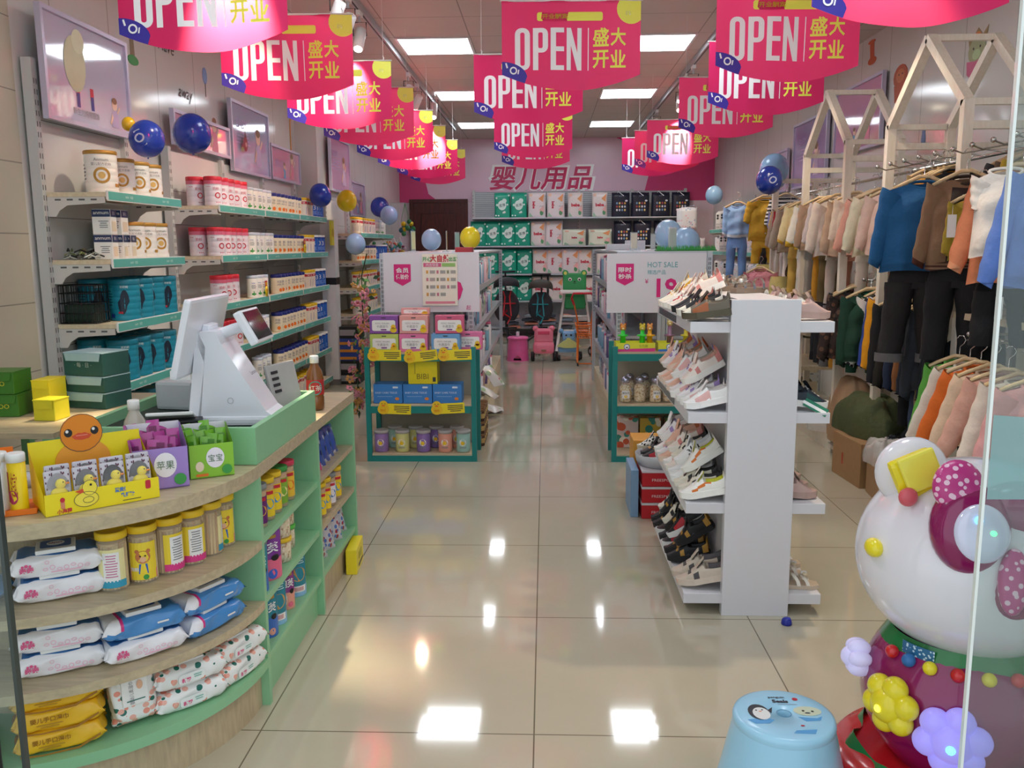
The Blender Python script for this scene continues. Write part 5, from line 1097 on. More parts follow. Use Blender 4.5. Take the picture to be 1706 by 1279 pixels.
# flower garland down the side
t = thing('flower_garland', 'pink and green artificial flower garland hanging down beside the duck end shelf', 'garland', (-1.22, 5.75, 0))
rr = random.Random(12); gp, gg, gd = G(), G(), G()
fp = [mat(c, .6) for c in ('c96a8a', 'd98a9c', 'b8507a', 'd8a05a')]; gl_ = [mat(c, .6) for c in ('3f6a3a', '5a8a4a', '2f4f34')]
for k in range(170):
    z = .28+rr.random()*.92; x = rr.gauss(0, .035)-(.06 if z < .6 else 0)+.0; y = rr.gauss(0, .05); s_ = rr.uniform(.014, .03)
    Mx = T3(x, y, z) @ Euler((rr.uniform(0, 6), rr.uniform(0, 6), rr.uniform(0, 6))).to_matrix().to_4x4()
    if k % 2:
        for q in range(5): gp.sphere((s_*.75*math.cos(q*1.257), s_*.75*math.sin(q*1.257), 0), (s_*.55, s_*.45, s_*.2), fp[k % 4], 6, 4, Mx)
    else:
        gg.prism([(0, 0), (s_*.7, s_*.5), (s_*2, 0), (s_*.7, -s_*.5)], .0015, gl_[k % 3], Mx)
gp.build('blossoms', t); gg.build('leaves', t); G().tube([(.04, 0, 1.35), (.0, 0, 1.2), (0, 0, .8), (-.05, 0, .5), (-.06, 0, .28)], .004, gl_[2], 5).build('stem', t)

# ---- goods on the popcorn end shelf
def disp(c1, c2):
    g = G().box(-.125, .125, -.07, -.066, 0, .055, c1).box(-.125, .125, .066, .07, 0, .055, c1).box(-.125, -.121, -.066, .066, 0, .055, c1).box(.121, .125, -.066, .066, 0, .055, c1).box(-.121, .121, -.066, .066, 0, .04, c1)
    M = T3(0, -.07, 0) @ FRONT; g.poly([(-.125, 0.0), (.125, 0), (.125, .022), (-.125, .014)], c2, M, z=.0008); g.disc(-.055, .03, .019, BLU, M, z=.0016); g.disc(-.055, .03, .015, WHITE, M, z=.002); g.disc(-.055, .026, .007, BLACK, M, ry=.004, z=.0026); g.text('七巧棒', .05, .035, .018, mat('8a9a2a', .5), M, z=.002)
    return Kind('toy_display_box', 'display box', [(None, g)])
kd1, kd2 = disp(mat('dfe03c', .4), mat('d83a8c', .4)), disp(mat('dfe03c', .4), mat('3a7ac8', .4))
kd1.place(T3(.575, 5.61, .722), 'yellow and pink toy display box at the aisle corner of the end shelf', 'toy display boxes'); kd2.place(T3(.845, 5.61, .722), 'yellow and blue toy display box beside the shoe rack', 'toy display boxes')
def toyc(x, y, c, top, lab, k=1):
    t = thing('candy_toy', lab, 'toy', (x, y, .763)); m = mat(c, .3)
    G().lathe([(.018, 0), (.018, .05), (.034, .052), (.034, .06), (.014, .062), (.013, .09*k)], m, 16).build('handle', t)
    g = G().sphere((0, 0, .105*k), (.020, .016, .022), mat(top, .35), 14, 10).sphere((-.012, 0, .125*k), (.008, .008, .010), mat(top, .35), 8, 6).sphere((.012, 0, .125*k), (.008, .008, .010), mat(top, .35), 8, 6).sphere((0, -.014, .10*k), (.008, .006, .006), mat('f4e0b0', .4), 8, 6); g.build('figure_top', t)
toyc(.50, 5.61, '2fd03a', 'd88a3a', 'green candy toy with orange animal top at the post'); toyc(.625, 5.61, '2fd03a', 'c9b83a', 'green candy toy with yellow top, second in the pink box'); toyc(.672, 5.61, 'e8a81c', 'd8904a', 'yellow candy toy with brown top in the pink box'); toyc(.80, 5.61, '8f6a80', 'c9b070', 'tall mauve candy toy with striped top in the blue box', 1.3); toyc(.905, 5.61, 'd8c83a', 'd8b04a', 'yellow candy toy at the far side of the blue box')
kpj = Kind('popcorn_jar', 'jar', [('contents', G().lathe([(.033, .004), (.036, .01), (.036, .10), (.02, .115)], spots('e3cfa0', ('b98a4a', 'f6ead0'), 80, .42, .7, 2), 18)), ('clear_jar', G().lathe([(.036, 0), (.039, .006), (.039, .10), (.024, .125), (.022, .13)], GLS, 20, cap=False)), ('silver_lid', G().lathe([(.026, .128), (.030, .15), (.018, .165), (.001, .172)], mat('b9bad0', .15, .8), 18)), ('label', G().rect(0, .055, .05, .05, PAPER, wrap=.0395).text('爆米花', 0, .065, .014, TEXT_D, wrap=.0398).disc(0, .043, .010, YEL, wrap=.0397))])
for i, (x, y, r_) in enumerate([(.52, 5.60, 0), (.615, 5.62, 160), (.715, 5.60, 10), (.80, 5.63, 170), (.88, 5.60, -20), (.56, 5.73, 0), (.66, 5.74, 90), (.97, 5.62, 0)]):
    kpj.place(T3(x, y, .383) @ RZ(r_), 'clear popcorn jar with silver domed lid, %s on the middle end shelf' % ORD[i], 'popcorn jars')
for x, c, lb in ((.55, 'd9c6c0', 'white and green toy carton on the low end shelf'), (.70, 'c9a83a', 'yellow toy carton on the low end shelf'), (.87, '6a8a3a', 'olive green toy carton on the low end shelf')):
    g = G().box(-.07, .07, -.05, .05, 0, .20, spots(c, ('2f8a7a', 'e8e2d0', 'c95a3a'), 14, .38, .4, int(x*10)), bev=.003); tag(g.build('toy_carton', M=T3(x, 5.76, .053)), lb, 'carton')
t = thing('white_bin', 'white plastic bin of small toys on the low end shelf', 'bin', (.73, 5.59, .053), 4)
g = G()
for a in ((-.13, .13, -.055, -.052), (-.13, .13, .052, .055)): g.box(a[0], a[1], a[2], a[3], 0, .09, WHITE)
g.box(-.13, -.127, -.052, .052, 0, .09, WHITE).box(.127, .13, -.052, .052, 0, .09, WHITE).box(-.127, .127, -.052, .052, 0, .004, WHITE); g.disc(-.02, .03, .025, mat('c9852a', .5), T3(0, -.055, 0) @ FRONT, ry=.015); g.build('bin_body', t)
g = G(); rr = random.Random(4)
for k in range(30): g.sphere((rr.uniform(-.11, .11), rr.uniform(-.04, .04), rr.uniform(.02, .10)), (.018, .014, .011), [GRN, BLACK, mat('c93a2a', .4), mat('3c3c40', .4)][k % 4], 8, 6)
o = g.build('small_toys', t); o['kind'] = 'stuff'
# ---- packages along the two aisle faces
rr = random.Random(21)
pcs = [spots(a, b, 26, .33, .3, i) for i, (a, b) in enumerate([('c9c2cc', ('d8688c', '5a88b8')), ('b7a0b8', ('e0d8e0', '8a4a7a')), ('a8bcc8', ('e8e8ee', '4a78a0')), ('d8b4b4', ('f0e8e8', 'a84a5a')), ('bcc8b0', ('6a9a5a', 'f0ece0')), ('8a8a9c', ('d8d8e0', '3a3a5a'))])]
kbag = [Kind('hanging_goods_bag', 'package', [(None, pouch(m_, 0).parts[0][1])]) for m_ in pcs]
kbt = [ccan('baby_lotion_bottle', .028, .15, mat(c, .35), mat(l_, .3)) for c, l_ in (('e8e4e8', 'd86a8c'), ('7fb0c8', 'e8e8ea'), ('e9c9d2', 'ffffff'), ('6a5a8a', 'c8c0d8'))]
cn = ['pink-dotted', 'mauve', 'blue-grey', 'rose', 'pale green', 'slate']
bn = ['white pink-capped', 'blue white-capped', 'rose', 'purple']
for side, xf, y1, nm in ((1, -.56, 9.7, 'duck'), (-1, .55, 8.8, 'popcorn')):
    for si, z in enumerate((1.081, .781, .441, .151)):
        y = 6.08; i = 0
        while y < y1 and i < 20:
            j = rr.randrange(6)
            lab = '%s along the %s aisle shelf of the %s side' % (ORD[i], ['top', 'second', 'third', 'floor'][si], nm)
            if rr.random() < .62:
                kbag[j].place(T3(xf, y, z) @ RZ(90*side+rr.uniform(-25, 25)) @ SC(1.25, 1.1, 1.55+rr.random()*.3), '%s packet, %s' % (cn[j], lab), 'packets along the aisle'); y += rr.uniform(.12, .18)
            else:
                kbt[j % 4].place(T3(xf, y, z) @ SC(1, 1, 1.1+.4*rr.random()), '%s bottle, %s' % (bn[j % 4], lab), 'bottles along the aisle'); y += rr.uniform(.08, .14)
            i += 1
kdk = ccan('dark_jar', .035, .085, mat('4a2f22', .25), mat('8a5f38', .3), lambda g, r, h: g.rect(0, h*.45, r*1.4, h*.4, mat('c9a86a', .5), wrap=r))
for i in range(5):
    for k in range(3): kdk.place(T3(-.495+.0, 5.99+i*.085-(.0), .0+k*.088+.001) @ T3(.03, 0, 0) @ RZ(60), 'dark brown jar with bronze lid, %s layer, %s from the end shelf' % (['bottom', 'middle', 'top'][k], ORD[i]), 'dark jars stacked at the foot of the aisle shelving')
for i, (x, y, z, c, q) in enumerate([(-.38, 7.3, .10, 'd8d4d2', 20), (-.40, 7.0, .04, 'd9dcd2', -10), (-.36, 7.45, .18, 'cfc9c9', 40), (-.37, 6.9, .0, '8ab07a', 5)]):
    pass
kfl = pouch(spots('dcdad8', ('c9485a', '9ab88a'), 20, .3, .25, 8), 0)
for i, (x, y, z, q, a) in enumerate([(-.40, 7.4, .20, 60, 40), (-.41, 7.2, .13, 80, 60), (-.38, 7.0, .05, 70, 75), (-.36, 7.25, .02, 95, 84)]):
    kfl.place(T3(x, y, z) @ RZ(q) @ RX(-a) @ SC(1.9, 1.4, 1.7), 'crumpled pale plastic bag spilling off the base shelf, %s from the top' % ORD[i], 'plastic bags spilling into the aisle')
# ================================================================== shoe rack
SW = mat('dcdbe0', .3, noise_=.01)
t = thing('shoe_rack', 'white double-sided shoe rack with a wide front column', 'shoe rack', (0, 0, 0))
G().box(.668, .918, 3.15, 3.19, 0, 1.2, SW, bev=.002).build('front_column', t)
G().box(.70, .885, 3.19, 4.22, 0, 1.2, SW, bev=.002).build('core_panel', t)
for z in (1.12, .785, .44, .085):
    G().box(.525, .70, 3.16, 4.08, z-.04, z, SW, bev=.002).build('shelf', t); G().box(.885, 1.042, 3.16, 4.08, z-.04, z, SW, bev=.002).build('shelf', t)
for z in (1.12, .785): G().box(.5235, .5245, 3.5, 4.02, z-.034, z-.006, mat('5a5f66', .2)).build('shelf_edge_mirror', t)
def shoe(name, up, sole, acc, lin_, lace, L=.175, W=.034, kind='plain', toe=None, strap=False, seed=0):
    up, sole, acc, lin_, lace = [m if not isinstance(m, str) else mat(m, .5, bump=.1, bscale=90) for m in (up, sole, acc, lin_, lace)]
    toe = mat(toe, .5) if toe else up
    def wid(t): return W*(.30+.78*math.sin(math.pi*min(1, (t+.03)/.62)/2)**.7) if t < .32 else W*(1.0-.26*math.sin(math.pi*max(0, min(1, (t-.32)/.68)))*.55-.14*max(0, (t-.6)/.4)**1.5-.10*max(0, (t-.9)/.1)**2)
    def hgt(t): return .030+.048*max(0, min(1, t/.58))**1.35 if t < .58 else .078-.012*math.sin(math.pi*(t-.58)/.42)+.008*(t-.58)/.42
    def zs(t): return .020+.006*max(0, (t-.5)/.5)+.006*max(0, (.15-t)/.15)
    def fn(u, v):
        t = v; a = math.pi*u; w = wid(t)*1.0; h = hgt(t)
        if t < .02: w *= .55; h = .030
        c, s_ = math.cos(a), math.sin(a); y = -w*math.copysign(abs(c)**.7, c); z = zs(t)+(h-zs(t))*s_**.75
        if .54 < t < .975 and s_ > .55:
            k = min(1, (s_-.55)/.2)*min(1, (t-.54)/.05)*min(1, (.975-t)/.03); z = z*(1-k)+(.034)*k
        return (t*L, y, z)
    def mf(u, v):
        s_ = math.sin(math.pi*u)
        if .57 < v < .965 and s_ > .62: return lin_
        if v < .2: return toe
        if kind == 'stripe' and s_ < .72 and .34 < v < .66 and int((v+s_*.1)*28) % 2 == 0: return acc
        if kind == 'swoosh' and s_ < .7 and abs((v-.3)*.9-(s_-.2)) < .13 and v > .25: return acc
        if kind == 'heel' and v > .82: return acc
        if kind == 'panel' and s_ < .6 and .22 < v < .55: return acc
        if kind == 'mix' and ((v > .84) or (s_ < .6 and .30 < v < .42) or (s_ > .8 and .22 < v < .3)): return acc
        return up
    g = G().surf(fn, 22, 30, up, None, True, False, mf)
    pts = []
    for i in range(25): t_ = i/24; pts.append((t_*L-.002, -wid(t_)*1.08*(.6 if i == 0 else 1)))
    pts = pts + [(L+.003, -wid(1)*.6), (L+.003, wid(1)*.6)] + [(x, -y) for x, y in reversed(pts)]
    so = G().prism(pts, .024, sole); n = len(pts)
    for i in range(len(so.v)):
        p = so.v[i]; tt = max(0, (.18-p.x/L)/.18); p.z += .007*tt; 
        if kind in ('mix', 'heel') : p.z += 0
    tg = G().surf(lambda u, v: (L*(.40+.17*v), (u-.5)*W*1.0, .060+.032*v+.004*math.sin(math.pi*u)), 6, 6, up).surf(lambda u, v: (L*(.40+.17*v)+.003, (.5-u)*W*1.0, .058+.032*v+.004*math.sin(math.pi*u)), 6, 6, lin_)
    lc = G()
    for k in range(4 if not strap else 0):
        t_ = .30+k*.075; h = hgt(t_)
        lc.tube([(t_*L, -W*.55, h-.006), (t_*L+.004, 0, h+.004), (t_*L+.002, W*.55, h-.006)], .0026, lace, 5)
    if strap:
        for t_ in (.34, .47):
            h = hgt(t_); lc.surf(lambda u, v, t_=t_, h=h: ((t_+.07*v)*L, W*.95*(1-2*u)*-1, zs(t_)+(h-zs(t_)+.003)*math.sin(math.pi*u)**.6), 10, 2, lace)
    parts = [('upper', g), ('sole', so), ('tongue', tg), ('straps' if strap else 'laces', lc)]
    return Kind(name, 'shoe', parts)
KS = {
 'taupe': shoe('toddler_shoe', '6e6558', '57503f', 'a8623c', '4a443c', 'a8623c', toe='ece6d6', kind='panel'),
 'blackwhite': shoe('toddler_shoe', '1d1d22', 'e9e4da', 'efeade', '34343a', 'efeade', toe='efe9dc', kind='heel'),
 'blackyellow': shoe('toddler_shoe', '2b2b30', '232326', 'e3c43c', '3a3a3e', 'e3c43c', strap=True),
 'pinkwhite': shoe('toddler_shoe', 'f0e2d8', 'f4efe8', 'd98a84', 'e8b8a8', 'f8f4ef', kind='mix'),
 'redwhite': shoe('toddler_shoe', 'efe8e0', 'f4efe6', 'c02a34', 'c02a34', 'f4eeee', kind='swoosh'),
 'yellowwhite': shoe('toddler_shoe', 'f2ead8', 'f6f0e4', 'eab42a', 'd8cfc0', 'eab42a', kind='swoosh'),
 'white': shoe('toddler_shoe', 'f3f0ee', 'f6f4f2', 'e9b8b4', 'e0d8d4', 'ffffff', kind='panel', strap=True),
 'whitepurple': shoe('toddler_shoe', 'ede8ea', 'f3f0ee', 'a489c4', 'cfc3b8', '9a7cc0', kind='mix'),
 'peach': shoe('toddler_shoe', 'e9b7a0', 'ecd5c4', 'd8744a', 'a88a74', 'f0d4c4', kind='heel'),
 'stripe': shoe('toddler_shoe', 'f0f0f0', 'f4f4f4', '26262c', 'e0e0e4', 'f6f6f6', kind='stripe'),
 'whiteorange': shoe('toddler_shoe', 'f2efe8', 'f6f4ee', 'e0792e', 'd8d83a', 'ffffff', kind='swoosh'),
 'cream': shoe('toddler_shoe', 'e4ddcc', 'ece7da', '2c2a2a', '2c2a2a', '2c2a2a', kind='mix'),
 'black': shoe('toddler_shoe', '1a1a1e', '202024', 'b98a3a', '2a2a2e', '3a3a40', kind='mix', strap=True),
 'blackred': shoe('toddler_shoe', '1c1c20', 'e8e8e8', 'b92430', '2a2a2e', '1c1c20', kind='panel'),
 'beige': shoe('toddler_shoe', 'cdbfae', 'd8c8b8', '4c4848', '6a6466', 'efe6d8', L=.215, W=.042, kind='mix', toe='d8c6b4'),
 'check': shoe('toddler_shoe', spots('f0ece4', ('1c1c1e',), 70, .45, .5, 3), 'c9bfa8', '1c1c1e', '1c1c1e', '1c1c1e', kind='plain', strap=True),
 'flat': shoe('ballet_flat', 'c9a8a0', 'b89a90', 'c9a8a0', 'e0cfc4', 'c9a8a0', L=.165, W=.030, strap=True),
 'whiteflat': shoe('ballet_flat', 'e8e2d8', 'd8d0c4', 'e8e2d8', 'd0c4b8', 'e8e2d8', L=.165, W=.030, strap=True),
 'navy': shoe('toddler_shoe', '26303c', 'ecebe8', '1f4a48', '1c2a30', 'e8e8e8', kind='panel')}
NM = {'taupe': 'brown-grey shoe with cream toe', 'blackwhite': 'black and cream sneaker', 'blackyellow': 'black sneaker with yellow straps', 'pinkwhite': 'pale pink and white sneaker', 'redwhite': 'white sneaker with red side', 'yellowwhite': 'white sneaker with yellow trim', 'white': 'all-white strapped sneaker', 'whitepurple': 'white and purple sneaker', 'peach': 'peach sneaker', 'stripe': 'white sneaker with black stripes', 'whiteorange': 'white sneaker with orange flash', 'cream': 'cream sneaker with black patches', 'black': 'black strapped shoe', 'blackred': 'black sneaker with red stripe', 'beige': 'chunky beige sneaker', 'check': 'checked slip-on shoe', 'flat': 'dusty pink ballet flat', 'whiteflat': 'off-white ballet flat', 'navy': 'dark navy shoe'}
rr = random.Random(31)
def shoe_row(seq, z, side, shelf, y0=3.215, dy=.082, jit=8, x=None, lean=0):
    for i, k in enumerate(seq):
        if k is None: continue
        hx = .515 if side < 0 else 1.05
        M = T3((x or hx)+rr.uniform(-.008, .008), y0+i*dy, z+.001) @ RZ((0 if side < 0 else 180)+rr.uniform(-jit, jit)-(10 if side < 0 else -10)) @ RY(-lean-rr.uniform(0, 3))
        KS[k].place(M, '%s, %s from the column on the %s' % (NM[k], ORD[i], shelf), 'shoes on the %s' % shelf)
def shoe_top(seq, z, shelf, y0=3.26, dy=.085, x=.545, dz=.06, tl=24):
    for i, k in enumerate(seq):
        KS[k].place(T3(x+rr.uniform(-.01, .01), y0+i*dy, z+dz+rr.uniform(0, .012)) @ RZ(rr.uniform(-25, 12)) @ RY(-tl-rr.uniform(0, 10)) @ RX(rr.uniform(-12, 12)), '%s heaped on others, %s from the column, %s' % (NM[k], ORD[i], shelf), 'shoes on the %s' % shelf)
A = 'aisle-side top shelf'; B_ = 'aisle-side second shelf'; C_ = 'aisle-side third shelf'; D_2 = 'aisle-side bottom shelf'
shoe_row(['taupe', 'taupe', 'blackwhite', 'blackyellow', 'blackyellow', 'pinkwhite', 'pinkwhite', 'redwhite', 'yellowwhite', 'yellowwhite'], 1.12, -1, A, lean=7)
shoe_top(['pinkwhite', 'redwhite', 'pinkwhite', 'yellowwhite'], 1.12, A, 3.64, .12, .585, .035, 12)
shoe_row(['white', 'white', 'whitepurple', 'white', 'whitepurple', 'peach', 'whitepurple', 'peach', 'peach', 'pinkwhite'], .785, -1, B_, lean=10)
shoe_top(['pinkwhite', 'whitepurple', 'white', 'peach', 'peach', 'whitepurple', 'peach'], .785, B_, 3.36, .105)
shoe_row(['whiteorange', 'cream', 'cream', 'stripe', 'stripe', 'pinkwhite', 'white', 'peach', 'whitepurple', 'white'], .44, -1, C_, lean=10)
shoe_top(['whiteorange', 'stripe', 'cream', 'pinkwhite', 'peach', 'whitepurple', 'white'], .44, C_, 3.36, .105)
shoe_row(['beige', 'beige', None, 'black', 'black', 'blackred', 'black', 'blackred', 'black', 'black'], .085, -1, D_2, lean=12, y0=3.245, dy=.086)
shoe_top(['black', 'blackred', 'black', 'cream', 'black', 'blackwhite'], .085, D_2, 3.50, .10)
shoe_row(['flat', 'whiteflat', 'flat', 'whiteflat', 'flat', 'flat'], 1.12, 1, 'wall-side top shelf', lean=2, dy=.11, y0=3.24)
shoe_row(['navy', 'navy', 'navy', 'black', 'navy', 'black'], .785, 1, 'wall-side second shelf', lean=6, dy=.11, y0=3.24)
shoe_row(['flat', 'flat', 'flat', 'flat', 'whiteflat'], .44, 1, 'wall-side third shelf', lean=4, dy=.12, y0=3.24, x=1.03)
# sandals
sn = G().prism([(0, -.02), (.03, -.034), (.10, -.028), (.165, -.024), (.172, 0), (.165, .024), (.10, .028), (.03, .034), (0, .02)], .016, mat('cbb9a4', .6))
stp = G()
for x0, h in ((.035, .035), (.07, .04), (.13, .05)): stp.surf(lambda u, v, x0=x0, h=h: (x0+v*.014+.02*math.sin(math.pi*u)*(x0 < .1), .031*math.cos(math.pi*u), .014+h*math.sin(math.pi*u)**.6), 12, 1, mat('efe8dc', .5))
bow = G().sphere((.055, 0, .058), (.014, .012, .008), mat('f6f2ec', .5), 10, 6).sphere((.055, .016, .058), (.010, .012, .006), mat('e0d0b0', .5), 10, 6)
kss = Kind('toddler_sandal', 'sandal', [('sole', sn), ('straps', stp), ('bow', bow)])
for i, (x, y, z, q, k) in enumerate([(1.05, 3.23, .086, 178, 1), (1.04, 3.33, .086, 170, 1), (1.045, 3.46, .086, 184, 1), (1.04, 3.58, .086, 176, 1)]): kss.place(T3(x, y, z) @ RZ(q), 'beige sandal with white straps, %s on the wall-side bottom shelf' % ORD[i], 'beige sandals')
st2 = G()
for x0, h in ((.03, .03), (.08, .035), (.13, .045)): st2.surf(lambda u, v, x0=x0, h=h: (x0+v*.012, .031*math.cos(math.pi*u), .014+h*math.sin(math.pi*u)**.6), 12, 1, mat('b9b6b0', .2, .8))
st2.sphere((.04, 0, .047), (.012, .012, .012), mat('e2dfd8', .15, .6), 10, 6).sphere((.055, .015, .045), (.010, .010, .010), mat('35322f', .3), 8, 6)
k3 = Kind('silver_sandal', 'sandal', [('sole', G().prism([(0, -.02), (.03, -.034), (.10, -.028), (.165, -.024), (.172, 0), (.165, .024), (.10, .028), (.03, .034), (0, .02)], .02, mat('8a7868', .4))), ('straps', st2)])
for i, (x, y, q) in enumerate([(.71, 3.95, 20), (.73, 3.85, 14), (.72, 3.74, 25), (.78, 4.05, 10), (.76, 3.56, 30)]): k3.place(T3(x, y, 1.201) @ RZ(q), 'silver strapped sandal on the rack top, %s' % ['beside the far edge', 'in the middle of the heap', 'nearer the column', 'at the far corner', 'next to the front column'][i], 'silver sandals on the rack top')

t = thing('shoe_tag', 'green and white cardboard tag hanging over the wall-side second shelf', 'tag', (.985, 3.17, .79), 0)
G().prism([(-.045, 0), (.045, 0), (.045, .032), (-.045, .032)], .002, mat('1f7a5c', .4), RX(60) @ RZ(-32)).build('card', t); G().prism([(-.045, .0), (.045, .0), (.045, .012), (-.045, .012)], .002, WHITE, T3(0, .004, .008) @ RX(60) @ RZ(-32)).build('white_strip', t)
# red shoe boxes, bin with shoes, orange carton
krb = Kind('red_shoe_box', 'box', [('body', G().box(-.11, .11, -.14, .14, 0, .072, mat('c4242c', .4), bev=.002).text('FREESPORT', 0, .035, .014, mat('f0d8d8', .5), T3(0, -.14, 0) @ FRONT, w=.12)), ('lid_edge', G().box(-.113, .113, -.143, .143, .072, .084, mat('d8d2d6', .45), bev=.002))])
for i in range(3): krb.place(T3(.605, 4.47, .001+i*.0855), '%s red shoe box with white lid rim in the stack by the shoe rack' % ['bottom', 'middle', 'top'][i], 'red shoe boxes')
t = thing('grey_tray_bin', 'grey oval plastic bin full of small shoes on the red shoe boxes', 'bin', (.60, 4.47, .258))
G().lathe([(.11, 0), (.125, .03), (.13, .06), (.125, .06), (.105, .008)], mat('c2c4c8', .3), 28, sx=1.0, sy=1.05).build('bin_body', t)
KS['blackred'].place(T3(.50, 4.42, .285) @ RZ(-8) @ RY(-6), 'black sneaker with red stripe in the grey bin, facing the aisle', 'shoes in the grey bin'); KS['black'].place(T3(.51, 4.51, .285) @ RZ(8) @ RY(-8), 'black shoe in the grey bin behind the red-striped sneaker', 'shoes in the grey bin'); KS['check'].place(T3(.50, 4.60, .30) @ RZ(-5) @ RY(-10), 'checked slip-on shoe at the back of the grey bin', 'shoes in the grey bin')
tag(G().box(-.12, .1, -.1, .1, 0, .34, mat('d99a3c', .5), bev=.003).build('orange_carton', M=T3(.60, 4.76, 0)), 'orange carton standing behind the red shoe boxes', 'carton')
tag(G().box(-.02, .02, -.14, .14, 0, .25, mat('7fa3c4', .45), bev=.003).build('blue_carton', M=T3(.46, 4.50, 0)), 'narrow pale blue carton beside the red shoe boxes', 'carton')
t = thing('blue_bottle_cap', 'small blue cap lying on the floor in front of the shoe rack', 'cap', (.895, 3.08, 0))
G().lathe([(.018, 0), (.02, .004), (.017, .02), (.010, .026), (.001, .027)], mat('26309a', .3), 18).build('cap_body', t); G().sphere((.006, -.004, .024), (.008, .008, .006), mat('3a46b8', .3), 10, 6).build('knob', t)

# ================================================================== rear wall shelves and diaper packs
def gon_back():
    t = thing('rear_shelving', 'grey slotted shelving along the rear wall holding diaper packs', 'shelving', (0, 13.82, 0))
    for x in (-1.12, -.3, .52, 1.34, 2.16): 
        g = G().box(x-.02, x+.02, -.05, 0, 0, 2.25, UPR)
        for k in range(40): g.box(x-.012, x-.006, -.0508, -.05, .2+k*.05, .225+k*.05, HOLE)
        g.build('upright', t)
    g = G().box(-1.1, 2.14, -.03, -.015, .05, 2.22, mat('b9bec2', .45))
    for k in range(14): g.box(-1.1, 2.14, -.031, -.03, 1.82+k*.03, 1.824+k*.03, HOLE)
    g.build('pegboard_panel', t)
    for z in (.55, .963, 1.389, 1.815, .14): G().box(-1.12, 2.16, -.42, -.05, z-.02, z, MET).build('shelf', t)
gon_back()
def dpack(c, deco, w=.25, h=.37, d=.16, name='diaper_pack', rough=.3, handle=None):
    def fn(u, v):
        a = 2*math.pi*u; k = .45; cx = math.copysign(abs(math.cos(a))**k, math.cos(a)); cy = math.copysign(abs(math.sin(a))**k, math.sin(a)); t = v
        e = (1-max(0, (t-.86)/.14)**2*.85)*(1-max(0, (.06-t)/.06)**2*.15)
        return (cx*w/2*(1-.02*math.sin(math.pi*t)), cy*d/2*e*(1+.05*math.sin(math.pi*t)), t*h+.006*math.sin(a*3)*(t > .9))
    g = G().surf(fn, 32, 18, c, None, True, True); g.add([fn(i/32, 1) for i in range(32)], [tuple(range(32))], c)
    if deco: deco(g, T3(0, -d/2*1.055, 0) @ FRONT, w, h)
    parts = [('film', g)]
    if handle: parts.append(('handle', G().tube([(-.05, -d/2*.3, h*.98), (-.04, -d/2*.6, h*1.06), (0, -d/2*1.0, h*.95), (.04, -d/2*1.12, h*.86)], .006, handle, 6)))
    return Kind(name, 'diapers', parts) if len(parts) > 1 else Kind(name, 'diapers', [(None, g)])
GT = mat('1fa184', .3, noise_=.03); BT = mat('dff2ea', .4)
def dk_t(g, M, w, h):
    g.disc(0, h*.5, w*.26, BT, M, ry=h*.2, z=.002); g.disc(w*.14, h*.68, w*.14, BT, M, z=.0022); g.text('柔薄', 0, h*.5, h*.12, mat('1a5a52', .5), M, z=.004, rot=12)
    rr = random.Random(2)
    for k in range(14):
        x, y = rr.uniform(-.42, .42)*w, rr.uniform(.06, .94)*h
        if abs(x) > w*.24 or abs(y-h*.5) > h*.24: g.disc(x, y, rr.uniform(.008, .018), BT, M, z=.0016)
def dk_p(sc):
    def f(g, M, w, h):
        g.text('bebe', 0 if sc else -w*.15, h*.5, h*.14 if sc else w*.16, mat('c9344a', .4), M, bold=.05, z=.003, rot=0 if sc else -90); g.disc(w*.28, h*.18, w*.1, mat('5f9a6a', .5), M, ry=h*.1); g.poly([(w*.1, h*.75), (w*.42, h*.95), (w*.36, h*.62)], mat('eea06a', .5), M); g.poly([(w*.15, h*.3), (w*.4, h*.5), (w*.42, h*.2)], mat('f0b8b4', .5), M, z=.002); g.text('拉拉裤', w*.28, h*.45, h*.05, TXG, M); g.disc(-w*.32, h*.9, w*.1, mat('f2c8b0', .5), M, ry=h*.06); g.poly([(-w*.45, .01), (-w*.2, .01), (-w*.4, h*.2)], mat('9fc4a4', .5), M)
    return f
kT = dpack(GT, dk_t, .245, .37); kP = dpack(mat('ecdfe0', .3, noise_=.03), dk_p(0), .27, .37); kP2 = dpack(mat('e9dcd8', .3, noise_=.03), dk_p(1), .235, .365); kPf = dpack(mat('e4e4d0', .3, noise_=.03), dk_p(1), .36, .24)
def dk_b(g, M, w, h):
    g.text('BABY', 0, h*.86, .018, mat('8a8fb0', .5), M)
    cs = [mat(c, .5) for c in ('e8e4e8', 'd8a050', 'b04a50', 'e8d080', '7aa0c8', 'c9cfe0')]
    for k in range(12): g.disc(-.06+(k % 4)*.04, h*(.28+.14*(k//4)), .013, cs[(k*5) % 6], M, ry=.017)
    g.disc(w*.3, h*.66, .02, mat('dfe2ee', .5), M, ry=.014)
kB = dpack(mat('1c1f33', .4, noise_=.03), dk_b, .27, .36, .14, 'dark_gift_bag', .4, mat('e9e9ec', .5)); kB.cat = 'bag'
ROW = [(1.815, 'top'), (1.389, 'second'), (.963, 'third'), (.55, 'fourth')]
def dX(px): return (px-907)/107.5
